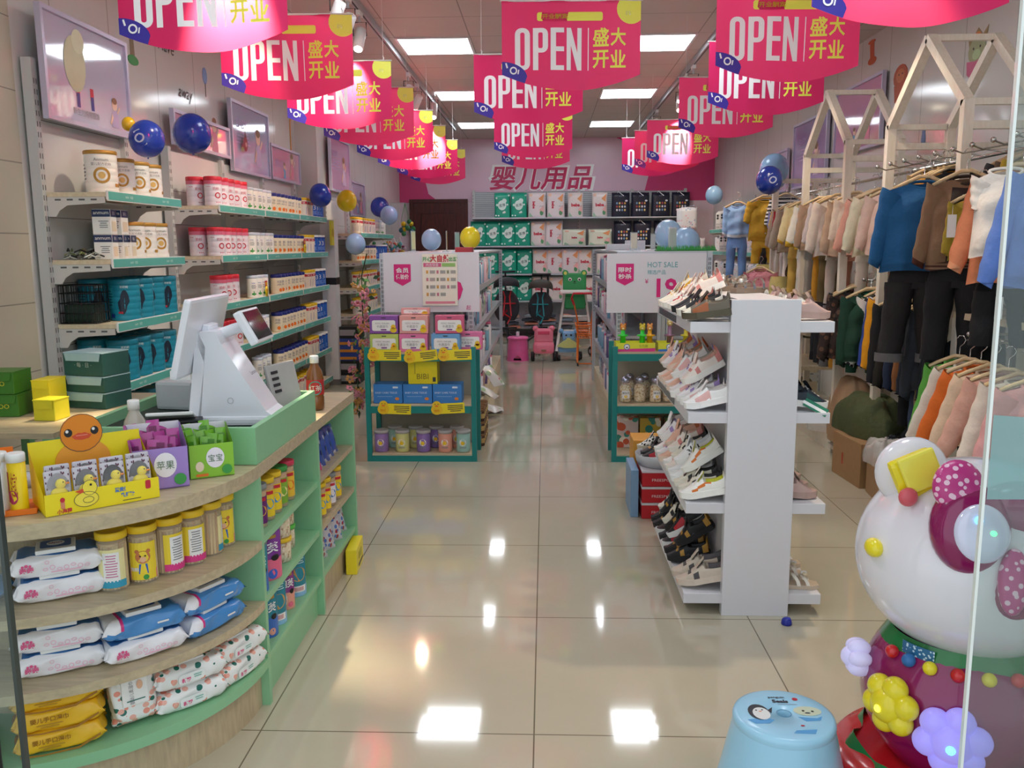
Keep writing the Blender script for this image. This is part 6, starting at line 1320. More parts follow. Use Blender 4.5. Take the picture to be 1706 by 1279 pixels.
plan = [(0, kT, [836, 863], 'teal diaper pack'), (0, kP, [893, 924], 'pink and white diaper pack'), (0, kP2, [956, 996], 'pale pink diaper pack'), (0, kB, [1030, 1062, 1095, 1128], 'dark navy gift bag'),
 (1, kT, [796, 820, 845, 869], 'teal diaper pack'), (1, kP2, [895], 'pale pink diaper pack'), (1, kP, [921], 'pink and white diaper pack'), (1, kPf, [954, 997], 'low pale green-edged diaper pack'), (1, kB, [1034, 1066, 1100, 1133], 'dark navy gift bag'),
 (2, kT, [792, 816, 846, 872], 'teal diaper pack'), (2, kP2, [898, 972], 'pale pink diaper pack'), (2, kP, [923, 948], 'pink and white diaper pack'),
 (3, kT, [820, 846, 871], 'teal diaper pack'), (3, kP2, [897, 925, 953, 981], 'pale pink diaper pack')]
for r_, k, xs, lb in plan:
    for i, px in enumerate(xs):
        k.place(T3(dX(px), 13.55+rr.uniform(-.02, .02), ROW[r_][0]+.001) @ RZ(rr.uniform(-4, 4)), '%s, %s from the door end on the %s rear shelf' % (lb, ORD[i], ROW[r_][1]), lb+'s')
for i in range(5):
    k = kP2; k.place(T3(.9+i*.27, 13.55, .964), 'pale pink diaper pack, %s behind the HOT SALE board on the third rear shelf' % ORD[i], 'pale pink diaper packs')
# heap of folded clothes in bags under the lowest shelf
rr = random.Random(8)
for i in range(22):
    c = ['d8937a', '8a97a8', 'b9b4b0', '5a5f6a', 'c9a08a', '9a9fa8', '3c4450'][i % 7]
    w_ = rr.uniform(.16, .28); g = G()
    g.surf(lambda u, v: ((u-.5)*w_, (v-.5)*.2, .03+.018*math.sin(u*3.14)*math.sin(v*3.14)+.004*math.sin(u*17+i)*math.sin(v*13)), 14, 10, mat(c, .35, bump=.2)).box(-w_/2+.005, w_/2-.005, -.095, .095, 0, .03, mat(c, .4), bev=.01)
    tag(g.build('folded_garment', M=T3(-.5+(i % 6)*.27+rr.uniform(-.02, .02), 13.35+rr.uniform(-.03, .03), .141+(i//6)*.055) @ RZ(rr.uniform(-12, 12))), 'bagged folded garment, %s layer, %s from the door end below the diaper packs' % (ORD[i//6], ORD[i % 6]), 'clothing', 'bagged folded garments')
# ---------------- ride-on toys, high chair, tricycles
def wheel(g, x, y, z, r, w_, m, hub=None):
    g.lathe([(r*.8, -w_/2), (r, -w_/2+.006), (r, w_/2-.006), (r*.8, w_/2)], m, 20, T3(x, y, z) @ RY(90))
    if hub: g.lathe([(r*.45, -w_/2-.003), (r*.45, w_/2+.003)], hub, 14, T3(x, y, z) @ RY(90))
def tx(px, Y): return (px-907)/(1430/Y)
PK = mat('ee6aa8', .3, coat=.2); PKL = mat('f08098', .3, coat=.2)
t = thing('potty_stool', 'pink plastic bucket-shaped stool with an arched opening', 'stool', (tx(861, 10.6), 10.6, 0)); g = G()
for i in range(28):
    pass
def pot(u, v):
    a = 2*math.pi*u; r = .135-.02*v; z = v*.27
    if v < .01 and abs((a-1.5*math.pi)) < .42: z = .085*math.cos((a-1.5*math.pi)/.42*math.pi/2)
    return (r*math.cos(a)*1.02, r*math.sin(a), z)
g.surf(pot, 48, 8, PK, None, True, True); g.lathe([(.125, .262), (.13, .268), (.128, .285), (.112, .292), (.001, .29)], PK, 32); g.build('bucket', t); G().lathe([(.14, 0), (.14, .014)], PK, 32, cap=False).build('foot_rim', t); G().box(-.02, .02, -.02, .02, .292, .35, mat('e8e4ea', .4), bev=.006).build('top_handle', t)
t = thing('bear_ride_on_car', 'pink bear-shaped ride-on push car standing on its end', 'ride-on toy', (tx(904, 10.5), 10.5, 0))
g = G().box(-.13, .13, -.05, .05, .09, .24, PKL, bev=.045).box(-.115, .115, -.03, .05, .22, .40, PKL, bev=.03); g.sphere((-.1, 0, .40), (.035, .03, .035), PKL).sphere((.1, 0, .40), (.035, .03, .035), PKL); g.build('body', t)
G().box(-.07, .07, -.04, -.028, .33, .37, mat('d8486e', .4), bev=.004).box(-.03, .03, -.06, -.045, .12, .15, mat('a8685a', .4), bev=.004).build('face_panel', t)
for sx_ in (-1, 1): g = G(); wheel(g, sx_*.135, .02, .06, .06, .05, BLACK, PKL); g.build('wheel', t)
t = thing('twist_car', 'blue and pale green bear twist car with black wheels', 'ride-on toy', (tx(945, 10.6), 10.6, 0)); LB = mat('7fb0dc', .3, coat=.2); LG = mat('d4d888', .3)
G().box(-.13, .13, -.08, .10, .10, .17, LB, bev=.03).build('seat_base', t); g = G().prism([(-.15, 0), (-.05, .07), (0, .10), (.05, .07), (.15, 0), (.05, -.02), (-.05, -.02)], .05, LG, T3(0, -.08, .18) @ FRONT @ T3(0, 0, -.03)); g.build('steering_wheel', t)
G().box(-.08, .08, -.04, .02, .24, .36, LB, bev=.03).sphere((-.09, -.01, .36), (.03, .02, .03), LB).sphere((.09, -.01, .36), (.03, .02, .03), LB).build('bear_head', t); G().disc(-.03, .31, .012, BLACK, T3(0, -.041, 0) @ FRONT).disc(.03, .31, .012, BLACK, T3(0, -.041, 0) @ FRONT).rect(0, .27, .05, .02, LG, T3(0, -.041, 0) @ FRONT, rad=.008).build('bear_face', t)
for sx_, yy, r_ in ((-.12, -.06, .035), (.12, -.06, .035), (-.15, .08, .05), (.15, .08, .05)): g = G(); wheel(g, sx_, yy, r_, r_, .04, BLACK, mat('9a9ca0', .4)); g.build('wheel', t)
t = thing('bear_high_chair', 'white high chair with green bear-face backrest and white tray', 'high chair', (tx(955, 11.2), 11.2, 0)); WHP = mat('ebe8e2', .3)
for sx_ in (-1, 1):
    for y_ in (-.18, .18): G().tube([(sx_*.13, y_*.5, .80), (sx_*.24, y_, 0)], .014, WHP, 10).build('leg', t)
G().tube([(-.18, -.12, .50), (.18, -.12, .50)], .012, WHP, 8).build('crossbar', t); G().tube([(-.20, -.14, .32), (.20, -.14, .32)], .012, WHP, 8).build('crossbar', t)
GB = mat('2f9a58', .4); G().box(-.19, .19, -.22, .02, .79, .83, WHP, bev=.015).build('tray', t); G().box(-.13, .13, -.02, .14, .58, .62, GB, bev=.02).box(-.13, .13, -.1, -.07, .60, .76, GB, bev=.01).build('seat', t)
G().box(-.15, .15, .08, .12, .62, 1.04, GB, bev=.02).sphere((-.12, .10, 1.04), (.04, .02, .04), GB).sphere((.12, .10, 1.04), (.04, .02, .04), GB).build('backrest', t)
g = G(); M = T3(0, .079, 0) @ FRONT
for sx_ in (-1, 1): g.disc(sx_*.06, .96, .022, WHITE, M); g.disc(sx_*.06, .955, .013, BLACK, M, z=.003); g.disc(sx_*.12, 1.04, .022, mat('c9d86a', .4), T3(0, .079, 0) @ FRONT, z=.003)
g.disc(0, .93, .012, BLACK, M, ry=.008); g.disc(0, .91, .02, mat('1f6a3c', .5), M, ry=.006); g.build('bear_face', t)
t = thing('toy_shopping_cart', 'orange mesh toy shopping cart with red push handle', 'toy cart', (tx(972, 10.2), 10.2, 0)); ORC = mat('e8792a', .35); RH = mat('c42a38', .3)
g = G()
for k in range(9): x = -.11+k*.0275; g.tube([(x*.8, -.16, .33), (x, -.2, .48)], .003, ORC, 5); g.tube([(x*.8, .12, .33), (x, .14, .48)], .003, ORC, 5); g.tube([(x*.8, -.16, .33), (x*.8, .12, .33)], .003, ORC, 5)
for z_, w_ in ((.33, .088), (.38, .095), (.43, .103), (.48, .11)): q = (z_-.33)/.15; g.tube([(-w_, -.16-.04*q, z_), (w_, -.16-.04*q, z_), (w_, .12+.02*q, z_), (-w_, .12+.02*q, z_)], .005 if z_ != .48 else .009, ORC, 6, closed=True)
g.build('basket', t)
G().tube([(-.09, .1, .02), (-.08, .12, .5), (-.13, .02, .72), (-.15, -.02, .78)], .009, ORC, 8).tube([(.09, .1, .02), (.08, .12, .5), (.10, .02, .72), (.09, -.02, .78)], .009, ORC, 8).tube([(-.09, -.15, .03), (.09, -.15, .03)], .008, ORC, 6).tube([(-.09, .1, .05), (-.09, -.15, .03)], .008, ORC, 6).tube([(.09, .1, .05), (.09, -.15, .03)], .008, ORC, 6).tube([(-.08, -.15, .33), (-.09, -.15, .03)], .008, ORC, 6).tube([(.08, -.15, .33), (.09, -.15, .03)], .008, ORC, 6).build('frame', t)
G().tube([(-.13, .02, .71), (-.16, -.02, .78), (-.14, -.04, .84), (.07, -.04, .84), (.11, -.02, .78), (.10, .02, .71)], .013, RH, 10).build('push_handle', t)
for sx_ in (-1, 1):
    for y_ in (-.15, .1): g = G(); wheel(g, sx_*.09, y_, .022, .022, .015, BLACK); g.build('wheel', t)
def trike(px, Y, hood, strap, lab, rz=0, s=1):
    t = thing('push_tricycle', lab, 'tricycle', (tx(px, Y), Y, 0), rz); t.scale = (s, s, s); FB = mat('23242a', .5)
    g = G(); g.surf(lambda u, v: (.17*math.cos(math.pi*u), .02-.17*math.sin(math.pi*u)*math.cos(v*1.4), .80+.20*math.sin(math.pi*u)**.4*(.3+.7*math.sin(v*1.4+.2))), 16, 8, hood); g.build('canopy', t)
    def seat(u, v):
        a = 2*math.pi*u; w_ = .17*math.sin(math.pi*(.12+.82*v))**.5; return (w_*math.cos(a), .06*math.sin(a)+.05*v, .44+.38*v)
    G().surf(seat, 24, 12, mat('2e2f34', .6, bump=.2), None, True, True).build('seat_shell', t)
    G().tube([(-.05, -.07, .50), (-.03, -.08, .75), (-.05, -.07, .82)], .010, strap, 6).tube([(.05, -.07, .50), (.03, -.08, .75), (.05, -.07, .82)], .010, strap, 6).tube([(-.11, -.06, .66), (.11, -.06, .66)], .010, strap, 6).tube([(0, -.07, .40), (.04, -.08, .48), (-.04, -.08, .53), (0, -.08, .58)], .012, strap, 6).build('harness', t)
    G().tube([(0, .10, .25), (0, .16, .95), (0, .15, 1.06)], .012, FB, 8).tube([(-.13, .15, 1.06), (.13, .15, 1.06)], .014, FB, 8).build('push_bar', t)
    G().tube([(0, 0, .45), (0, -.02, .30), (0, -.22, .18)], .016, FB, 8).tube([(-.2, .12, .14), (0, .06, .28), (.2, .12, .14)], .014, FB, 8).tube([(0, -.2, .34), (0, -.26, .12)], .012, FB, 8).tube([(-.11, -.2, .36), (.11, -.2, .36)], .011, FB, 8).build('frame', t)
    for x_, y_, r_ in ((-.2, .12, .10), (.2, .12, .10), (0, -.27, .12)): g = G(); wheel(g, x_, y_, r_, r_, .035, BLACK, mat('8f9296', .4)); g.build('wheel', t)
trike(843, 11.2, mat('1d1d22', .6), mat('b8242c', .4), 'black push tricycle with red harness beside the aisle post', 8, 1.0)
trike(899, 11.4, mat('3a3832', .6), mat('1f8f98', .4), 'dark push tricycle with teal harness between the diaper packs and the pink toys', -4, .96)
trike(1000, 11.0, mat('54505a', .6), mat('c04a2a', .4), 'folded push tricycle half hidden by the HOT SALE shelving', 30, .6)
# ---------------- hanging net bags of toys by the door
rr = random.Random(17); TC = [mat(c, .45) for c in ('c9543c', '3f7fa8', 'd8a83c', '4a8a5a', 'b9a8b8', 'd8785a', '8a3a5a', '5aa8b0')]
for i in range(12):
    t = thing('hanging_toy_bag', 'bag of small toys, %s from the shelves, %s row, beside the brown door' % (ORD[i % 6], ['upper', 'lower'][i//6]), 'toy bag', (-2.13+rr.uniform(-.03, .16), 11.05+(i % 6)*.22, 1.46-(i//6)*.36), 0, 'bags of small toys'); g = G()
    for k in range(16): g.sphere((rr.gauss(0, .045), rr.gauss(0, .03), -.02-rr.random()*.24), (rr.uniform(.018, .035), rr.uniform(.015, .03), rr.uniform(.015, .035)), TC[(k+i) % 8], 8, 6)
    o = g.build('small_toys', t); o['kind'] = 'stuff'; G().tube([(0, 0, .07), (-.02, 0, .02), (-.05, 0, -.05)], .003, WHITE, 5).tube([(0, 0, .07), (.02, 0, .02), (.05, 0, -.05)], .003, WHITE, 5).build('string', t)
t = thing('peg_rail', 'thin grey rail carrying the toy bags by the door', 'rail', (-2.28, 11, 1.55)); G().box(0, .02, 0, 1.4, -.01, .01, MET).box(0, .02, 0, 1.4, -.37, -.35, MET).build('bar', t)
t = thing('net_ball_bag', 'net bag with green and yellow balls hanging at the door frame', 'toy bag', (-1.98, 12.4, 1.92)); g = G()
for k in range(12): g.sphere((rr.gauss(0, .05), rr.gauss(0, .04), -.18-rr.random()*.2), .035, [mat('2f7a4a', .4), mat('2a5a6a', .4), YEL][k % 3], 10, 8)
G().tube([(-.3, 0, .08), (.0, 0, .08)], .004, MET, 6).build('hook_arm', t); o = g.build('balls', t); o['kind'] = 'stuff'; g = G(); [g.tube([(0, 0, .08), (.06*math.cos(a), .06*math.sin(a), -.15), (.05*math.cos(a), .05*math.sin(a), -.38)], .002, GRN, 4) for a in range(6)]; g.build('net', t)
# ================================================================== clothes side: house frames
FRM = wood('e9dfcc', 'f2eadb', (9, 9, 2), .45)
def bar(g, a, b, s_=.023, d_=None, m=FRM):
    a, b = Vector(a), Vector(b); v = b-a; q = v.to_track_quat('Z', 'X').to_matrix().to_4x4(); L = v.length
    M = T3(*a) @ q; w = d_ or s_; return g.box(-s_, s_, -w, w, 0, L, m, M)
def house(y0, y1, label, x0=1.95, x1=2.28):
    t = thing('house_clothes_rack', label, 'clothes rack', (0, 0, 0)); ym = (y0+y1)/2
    for x in (x0, x1):
        for y in (y0, y1): bar(G(), (x, y, 0), (x, y, 2.05)).build('post', t)
        bar(G(), (x, y0, 2.04), (x, ym, 2.42)).build('roof_bar', t); bar(G(), (x, y1, 2.04), (x, ym, 2.42)).build('roof_bar', t)
    for y, z in ((y0, 2.04), (y1, 2.04), (ym, 2.42), (y0, .10), (y1, .10)): bar(G(), (x0, y, z), (x1, y, z), .015).build('depth_bar', t)
    for y in (y0, y1): bar(G(), (x0, y, 1.935), (2.6, y, 1.935), .018).build('wall_bar', t)
    G().box(x0-.01, x1+.01, y0, y1, .08, .11, WOODP).box(x0-.02, x0-.01, y0, y1, .0, .14, FRM).build('bottom_shelf', t)
    return t
house(4.24, 5.14, 'pale house-shaped clothes rack holding the blue sweatshirt'); house(5.83, 6.73, 'pale house-shaped clothes rack farther along, holding pastel tops')
t = thing('link_rack_frame', 'pale straight rack frame joining the two house-shaped racks', 'clothes rack', (0, 0, 0))
bar(G(), (2.28, 5.16, .50), (2.28, 5.81, .50), .016).build('crossbar', t)
G().box(1.94, 2.29, 5.17, 5.80, .08, .11, WOODP).build('bottom_shelf', t)
bar(G(), (1.93, 5.17, .06), (1.93, 5.80, .06), .012, .03).build('kick_board', t)
t = thing('square_rack_frame', 'pale square-topped clothes rack beyond the house-shaped racks', 'clothes rack', (0, 0, 0))
for y in (7.6,):
    for x in (1.95, 2.28): bar(G(), (x, y, 0), (x, y, 1.93)).build('post', t)
bar(G(), (1.95, 7.6, 1.92), (2.6, 7.6, 1.92), .018).build('depth_bar', t); G().box(1.94, 2.29, 6.79, 7.59, .42, .45, WOODP).build('low_shelf', t); G().box(1.93, 1.945, 6.79, 7.59, 0, .16, FRM).build('kick_board', t)
t = thing('low_clothes_cabinet', 'pale open cabinet with a wooden top shelf before the first house rack', 'cabinet', (0, 0, 0))
G().box(1.93, 2.55, 2.6, 4.18, 1.045, 1.075, WOODP).build('top_shelf', t)
for y in (4.16, 2.62):
    for x in (1.95, 2.5): bar(G(), (x, y, 0), (x, y, 1.045)).build('post', t)
G().box(1.94, 2.55, 2.64, 4.14, .08, .11, WOODP).build('bottom_shelf', t)
CHR = mat('c9c6c0', .18, .9, noise_=.02)
def rail(x, y0, y1, z, lab, arms=0, adir=-1, alen=.12):
    t = thing('clothes_rail', lab, 'clothes rail', (0, 0, 0)); G().tube([(x, y0, z), (x, y1, z)], .009, CHR, 10).build('tube', t)
    for i in range(arms):
        y = y0+(i+.5)*(y1-y0)/arms
        G().tube([(x, y, z), (x+adir*alen*.4, y-.005, z+.012), (x+adir*alen*.8, y+.005, z-.004), (x+adir*alen, y, z+.012)], .004, CHR, 6).sphere((x+adir*alen, y, z+.014), .012, CHR, 10, 8).build('arm', t)
    for y in (y0, y1): G().tube([(x, y, z), (2.28 if x < 2.28 else 2.6, y, z)], .007, CHR, 6).build('bracket', t)
rail(2.08, 3.3, 5.1, 1.80, 'chrome rail with ball-tipped arms over the blue sweatshirt', 10, -1, .24)
rail(2.1, 5.2, 7.5, 1.80, 'chrome rail carrying the pastel tops')
rail(2.1, 4.3, 5.75, 1.16, 'lower chrome rail carrying the dark jackets', 3)
rail(1.97, 3.35, 4.10, .975, 'small chrome rail with ball tips carrying the green and orange sweaters', 3, -1, .06)

# ---------------- garments
def gm(c, b=.35): return mat(c, .85, bump=b, bscale=40, noise_=.08, scale=60) if isinstance(c, str) else c
_gc = {}
def garment(c, w=.27, h=.38, sl=.30, hem=None, cuff=None, neck=None, print_=None, ang=14, d=.04, openf=None, seed=0):
    key = (str(c), w, h, sl, str(hem), str(cuff), str(neck), str(print_), ang, d, str(openf), seed)
    if key in _gc: return _gc[key]
    m = gm(c); hm = gm(hem) if hem else m; cm = gm(cuff) if cuff else hm; nm = gm(neck) if neck else m; rr = random.Random(seed)
    f = [rr.uniform(0, 6) for _ in range(5)]
    def fn(u, v):
        a = 2*math.pi*u; ca, sa = math.cos(a), math.sin(a); hw = w/2*(1+.10*v)*(1-.03*math.sin(v*3))
        x = hw*math.copysign(abs(ca)**.75, ca); top = -.01-abs(x)/hw*.045
        z = top*(1-v)+(-h)*v+(.006*math.sin(3*a+f[0]) if v > .9 else 0)
        th = d*(.45+.75*min(1, v*3))*(1-.25*(v > .93))
        y = th*sa+(.010*math.sin(x*38+f[1]+v*2.5)+.007*math.sin(x*75+f[2]))*(.3+v)*abs(sa)+.006*math.sin(v*16+f[3]+x*12)*abs(sa)
        if v < .22 and abs(x) < .055: z -= .035*(1-abs(x)/.055)*(1-v/.22)*(1.1 if sa < 0 else .5)
        return (x, y, z)
    def bmf(u, v):
        if v > .91: return hm
        if openf and .70 < u < .80 and v > .05: return openf
        return m
    parts = [('body', G().surf(fn, 44, 24, m, None, True, True, bmf))]
    for s_ in (-1, 1):
        A_ = R(ang+rr.uniform(-3, 5)); r0 = .052
        def sf(u, v, s_=s_, A_=A_, q=f[4]+s_):
            a = 2*math.pi*u; r = r0*(1-.38*v)*(1+.06*math.sin(v*22+a+q))*(.85 if v > .90 else 1); L = sl*v
            x = s_*(w/2-.022+math.sin(A_)*L)+r*math.cos(a)*.85; z = -.062-math.cos(A_)*L+r*math.cos(a)*s_*.5; return (x, r*math.sin(a)*.75+.008*math.sin(v*4), z)
        g = G().surf(sf, 16, 14, m, None, True, True, (lambda u, v: cm if v > .88 else m)); g.lathe([(.001, 0), (r0*.55, 0)], gm('2a2626'), 12, T3(s_*(w/2-.022+math.sin(A_)*sl), .008*math.sin(4), -.062-math.cos(A_)*sl+.006)); parts.append(('sleeve', g))
    parts.append(('neckband', G().tube([(.058*math.cos(t_), .02*math.sin(t_)+0, -.028+(.012 if math.sin(t_) > 0 else -.022)*abs(math.sin(t_))) for t_ in [k*math.pi/10 for k in range(20)]], .007, nm, 8, closed=True)))
    if print_: g = G(); print_(g, T3(0, -d*1.25-.012, 0) @ FRONT); parts.append(('print', g))
    k = Kind('hanging_garment', 'garment', parts); _gc[key] = k; return k
def trousers(c, L=.42, w=.17, cuff=None, spread=.02, r=.055, seed=0):
    key = ('t', str(c), L, w, str(cuff), spread, r, seed)
    if key in _gc: return _gc[key]
    m = gm(c); cm = gm(cuff) if cuff else m; parts = []
    parts.append(('waist', G().surf(lambda u, v: (w/2*(1+.15*v)*math.cos(2*math.pi*u), .035*(1+.3*v)*math.sin(2*math.pi*u), -.10*v), 28, 6, m, None, True, True)))
    for s_ in (-1, 1):
        g = G().surf(lambda u, v: (s_*(w/4+.006+spread*v)+r*(1-.25*v)*(1+.04*math.sin(v*18+seed+s_))*math.cos(2*math.pi*u)*.9, .8*r*(1-.2*v)*math.sin(2*math.pi*u)+.006*math.sin(v*9+seed), -.07-(L-.07)*v), 18, 14, m, None, True, True, lambda u, v: cm if v > .9 else m)
        if cuff: g.surf(lambda u, v: (s_*(w/4+.006+spread)+r*.86*math.cos(2*math.pi*u), .70*r*math.sin(2*math.pi*u)+.006*math.sin(9+seed), -L+.045*v), 18, 2, cm, None, True, True)
        parts.append(('trouser_leg', g))
    k = Kind('hanging_trousers', 'trousers', parts); _gc[key] = k; return k
WH = wood('d8b98a', 'e6cda4', (8, 8, 2), .4)
hk = Kind('clothes_hanger', 'hanger', [('shoulder_bar', G().tube([(-.125, 0, -.05), (-.09, 0, -.03), (-.02, 0, .004), (.02, 0, .004), (.09, 0, -.03), (.125, 0, -.05)], .0085, WH, 8)), ('hook', G().tube([(0, 0, .005), (0, 0, .045), (.016, 0, .06), (.022, 0, .075), (.012, 0, .092), (-.006, 0, .092), (-.014, 0, .080)], .0022, CHR, 6))])
HN = [0]
def hang(k, x, y, ztop, rz, label, group, hanger=True, s=1.0, tilt=0):
    M = T3(x, y, ztop) @ RZ(rz) @ RY(tilt)
    k.place(M @ SC(s, s, s), label, group)
    if hanger: hk.place(M @ T3(0, 0, .0) @ SC(s, s, s), ('wooden hanger holding the ' + label.split(',')[0])[:110] if HN is None else ('wooden hanger of the ' + label.split(' facing')[0].split(' crowded')[0].split(' on the low')[0].split(' seen')[0]), 'wooden hangers')
def scribble(g, M): 
    c = mat('b9c4d0', .5)
    for k in range(3): g.tube([(.045+j*.006, -.13-k*.024+.004*math.sin(j*2+k), .0) for j in range(8)], .0008, c, 4, M)
def dotsp(c, n=16, sd=1):
    def f(g, M):
        r_ = random.Random(sd)
        for _ in range(n): g.rect(r_.uniform(-.09, .09), r_.uniform(-.3, -.09), .016, .007, mat(c, .6), M, rad=.002)
    return f
# face-out pieces near the aisle
hang(garment('1f5f94', .30, .41, .33, '1c5888', '1c5888', '1c5888', scribble, 10, .055, seed=1), 1.865, 4.45, 1.715, -14, 'blue sweatshirt facing the aisle', 'displayed outfits', s=1.12)
trousers('2b2829', .47, .22, '6c6a6c', .035, .08, 2).place(T3(1.85, 4.46, 1.27) @ RZ(-14), 'charcoal jeans with rolled grey cuffs under the blue sweatshirt', 'displayed outfits')
def buttons(g, M): [g.disc(0, -.1-k*.05, .005, mat('e8ddd0', .4), M) for k in range(5)]
hang(garment('85684f', .25, .40, .33, stripes('4a2418', '85684f', 60), '4a2418', '3a2a22', buttons, 8, .05, mat('2e2420', .8), seed=2), 1.92, 4.13, 1.715, -30, 'brown knitted cardigan with striped ribbing', 'displayed outfits', s=1.1)
trousers('19191c', .44, .22, None, .02, .075, 3).place(T3(1.91, 4.14, 1.29) @ RZ(-30), 'black trousers under the brown cardigan', 'displayed outfits')
hang(garment('a08b2c', .22, .30, .22, None, None, None, None, 12, .05, seed=3), 1.93, 4.0, 1.62, -35, 'mustard sweater tucked behind the cardigan', 'tops on the first house rack')
hang(garment('d98760', .28, .42, .32, None, 'e09870', 'd98760', dotsp('3a3030', 9, 4), 14, .05, mat('efe6da', .8), seed=4), 1.90, 3.62, 1.70, -28, 'coral jacket over a white shirt', 'displayed outfits', s=1.12)
hang(garment('efe6dc', .20, .36, .12, None, None, 'efe6dc', None, 6, .05, seed=14), 1.80, 3.55, 1.70, -24, 'white shirt under the coral jacket', 'displayed outfits', hanger=False)
trousers('17171a', .30, .20, None, .02, .066, 4).place(T3(1.89, 3.66, 1.27) @ RZ(-28), 'black trousers under the coral jacket', 'displayed outfits')
t = thing('price_tag', 'white paper price tag dangling below the coral jacket', 'price tag', (1.83, 3.58, 1.09)); G().box(-.014, .014, -.001, .001, 0, .09, PAPER, RZ(-20)).build('paper', t); G().tube([(0, 0, .09), (0, 0, .18)], .0012, WHITE, 4).build('string', t)
t = thing('price_tag', 'white price tag on the sleeve of the brown cardigan', 'price tag', (1.80, 3.98, 1.42)); G().box(-.018, .018, -.001, .001, 0, .10, PAPER, RZ(-20)).build('paper', t); G().tube([(0, 0, .10), (0, 0, .14)], .0012, WHITE, 4).build('string', t)
hang(garment('5f7fc8', .30, .42, .36, None, None, None, None, 10, .06, seed=5), 1.88, 3.27, 1.70, -20, 'periwinkle fleece top seen through the glass', 'displayed outfits', s=1.12)
hang(garment('8a7048', .22, .3, .22, seed=6), 2.12, 4.95, 1.80, -10, 'brown shaggy top at the far end of the ball-tipped rail', 'tops on the first house rack')
for i, (c, y) in enumerate([('1f1f22', 4.72), ('c98a24', 4.80), ('b9904a', 4.86), ('2a2a30', 4.10), ('5a4a3c', 4.02), ('b8a23a', 3.98), ('2f2f36', 3.66), ('8a8f9c', 3.60), ('c9b8a0', 3.36), ('4a4e5a', 3.30)]):
    hang(garment(c, .24, .36, .26, seed=20+i), 2.14, y, 1.79, rr.uniform(-16, 4), ['black', 'amber', 'tan', 'dark', 'brown-grey', 'olive', 'charcoal', 'grey-blue', 'beige', 'slate'][i]+' top crowded on the ball-tipped rail', 'tops on the first house rack')
# pastel tops on the second house rack
pas = [('b39a84', 'taupe'), ('e0cfa0', 'cream', 'd9a83a'), ('a9b9cc', 'powder blue'), ('eceae2', 'white printed', 'd9b43a'), ('b9a894', 'mushroom'), ('e6d2bc', 'oatmeal'), ('dca08c', 'salmon'), ('e2d8b8', 'ivory'), ('c9c2c4', 'pale grey'), ('a98f78', 'light brown'), ('e8dcd0', 'off-white'), ('c4a890', 'biscuit'), ('d8b8a8', 'blush')]
ys_ = [7.42, 7.2, 7.0, 6.82, 6.62, 6.46, 6.3, 6.12, 5.96, 5.80, 5.66, 5.5, 5.34]
for i, p in enumerate([pas[k] for k in (0, 4, 1, 3, 2, 9, 8, 10, 11, 5, 6, 7, 12)]):
    k = garment(p[0], .25, .36, .28, p[2] if len(p) > 2 else None, p[2] if len(p) > 2 else None, None, dotsp('4a4a50', 14, i) if p[1] == 'white printed' else None, 13, seed=40+i)
    hang(k, 2.05+rr.uniform(-.06, .02), ys_[i], 1.72, rr.uniform(-40, 0), p[1]+' top on the pastel rail', 'pastel tops', s=rr.uniform(.9, 1.15))
for i, (c, y, n) in enumerate([('d9b45a', 7.15, 'yellow'), ('e6e0d4', 6.9, 'white'), ('a8a49e', 6.7, 'grey'), ('c98f2c', 6.5, 'ochre'), ('cfc4b6', 6.2, 'stone'), ('d79c84', 5.9, 'terracotta pink'), ('5a4630', 7.3, 'dark olive'), ('6a5a3a', 6.35, 'moss brown'), ('e8d9c8', 5.6, 'cream')]):
    trousers(c, .40, .17, None, .015, .045, i).place(T3(2.05, y, 1.38) @ RZ(rr.uniform(-20, 5)), n+' leggings hanging under the pastel tops', 'pastel trousers')
for i, (c, n, y, z) in enumerate([(stripes('b8323a', 'f0e6e0', 34), 'red and white striped', 7.45, 1.05), ('c98a2a', 'mustard', 7.2, 1.05), ('4a3a2c', 'dark brown', 7.0, 1.03), ('5a5640', 'moss', 6.8, 1.02), ('c2b49a', 'sand', 6.62, 1.05)]):
    hang(garment(c, .22, .34, .25, seed=60+i), 2.03, y, z, rr.uniform(-25, 0), n+' top on the low part of the far rack', 'tops on the low rail')
# small clothes on the square frame
for i, (c, n, y) in enumerate([('8f8fc8', 'lavender', 7.56), ('d8b45a', 'honey', 7.48), ('b8242c', 'red', 7.38), ('e8e0d6', 'white dotted', 7.28)]):
    garment(c, .18, .24, .12, seed=70+i).place(T3(2.0, y, 1.70) @ RZ(-30+rr.uniform(-8, 8)), n+' baby vest at the corner of the square frame', 'baby vests'); trousers(['e9e2d8', 'd8c9b0', 'e6dcd4', 'efe9e0'][i], .40, .13, None, .01, .035, i).place(T3(2.02, y, 1.46) @ RZ(-30), 'pale leggings under the %s baby vest' % n, 'pale leggings')
for i, (c, n, y) in enumerate([('e8c4c0', 'pink', 7.5), ('c9a83a', 'mustard', 7.4), ('d8cf8a', 'pale yellow', 7.3)]): trousers(c, .26, .14, None, .02, .04, i+5).place(T3(1.93, y, 1.13) @ RZ(-20+i*6), n+' shorts clipped low on the square frame', 'clipped shorts')
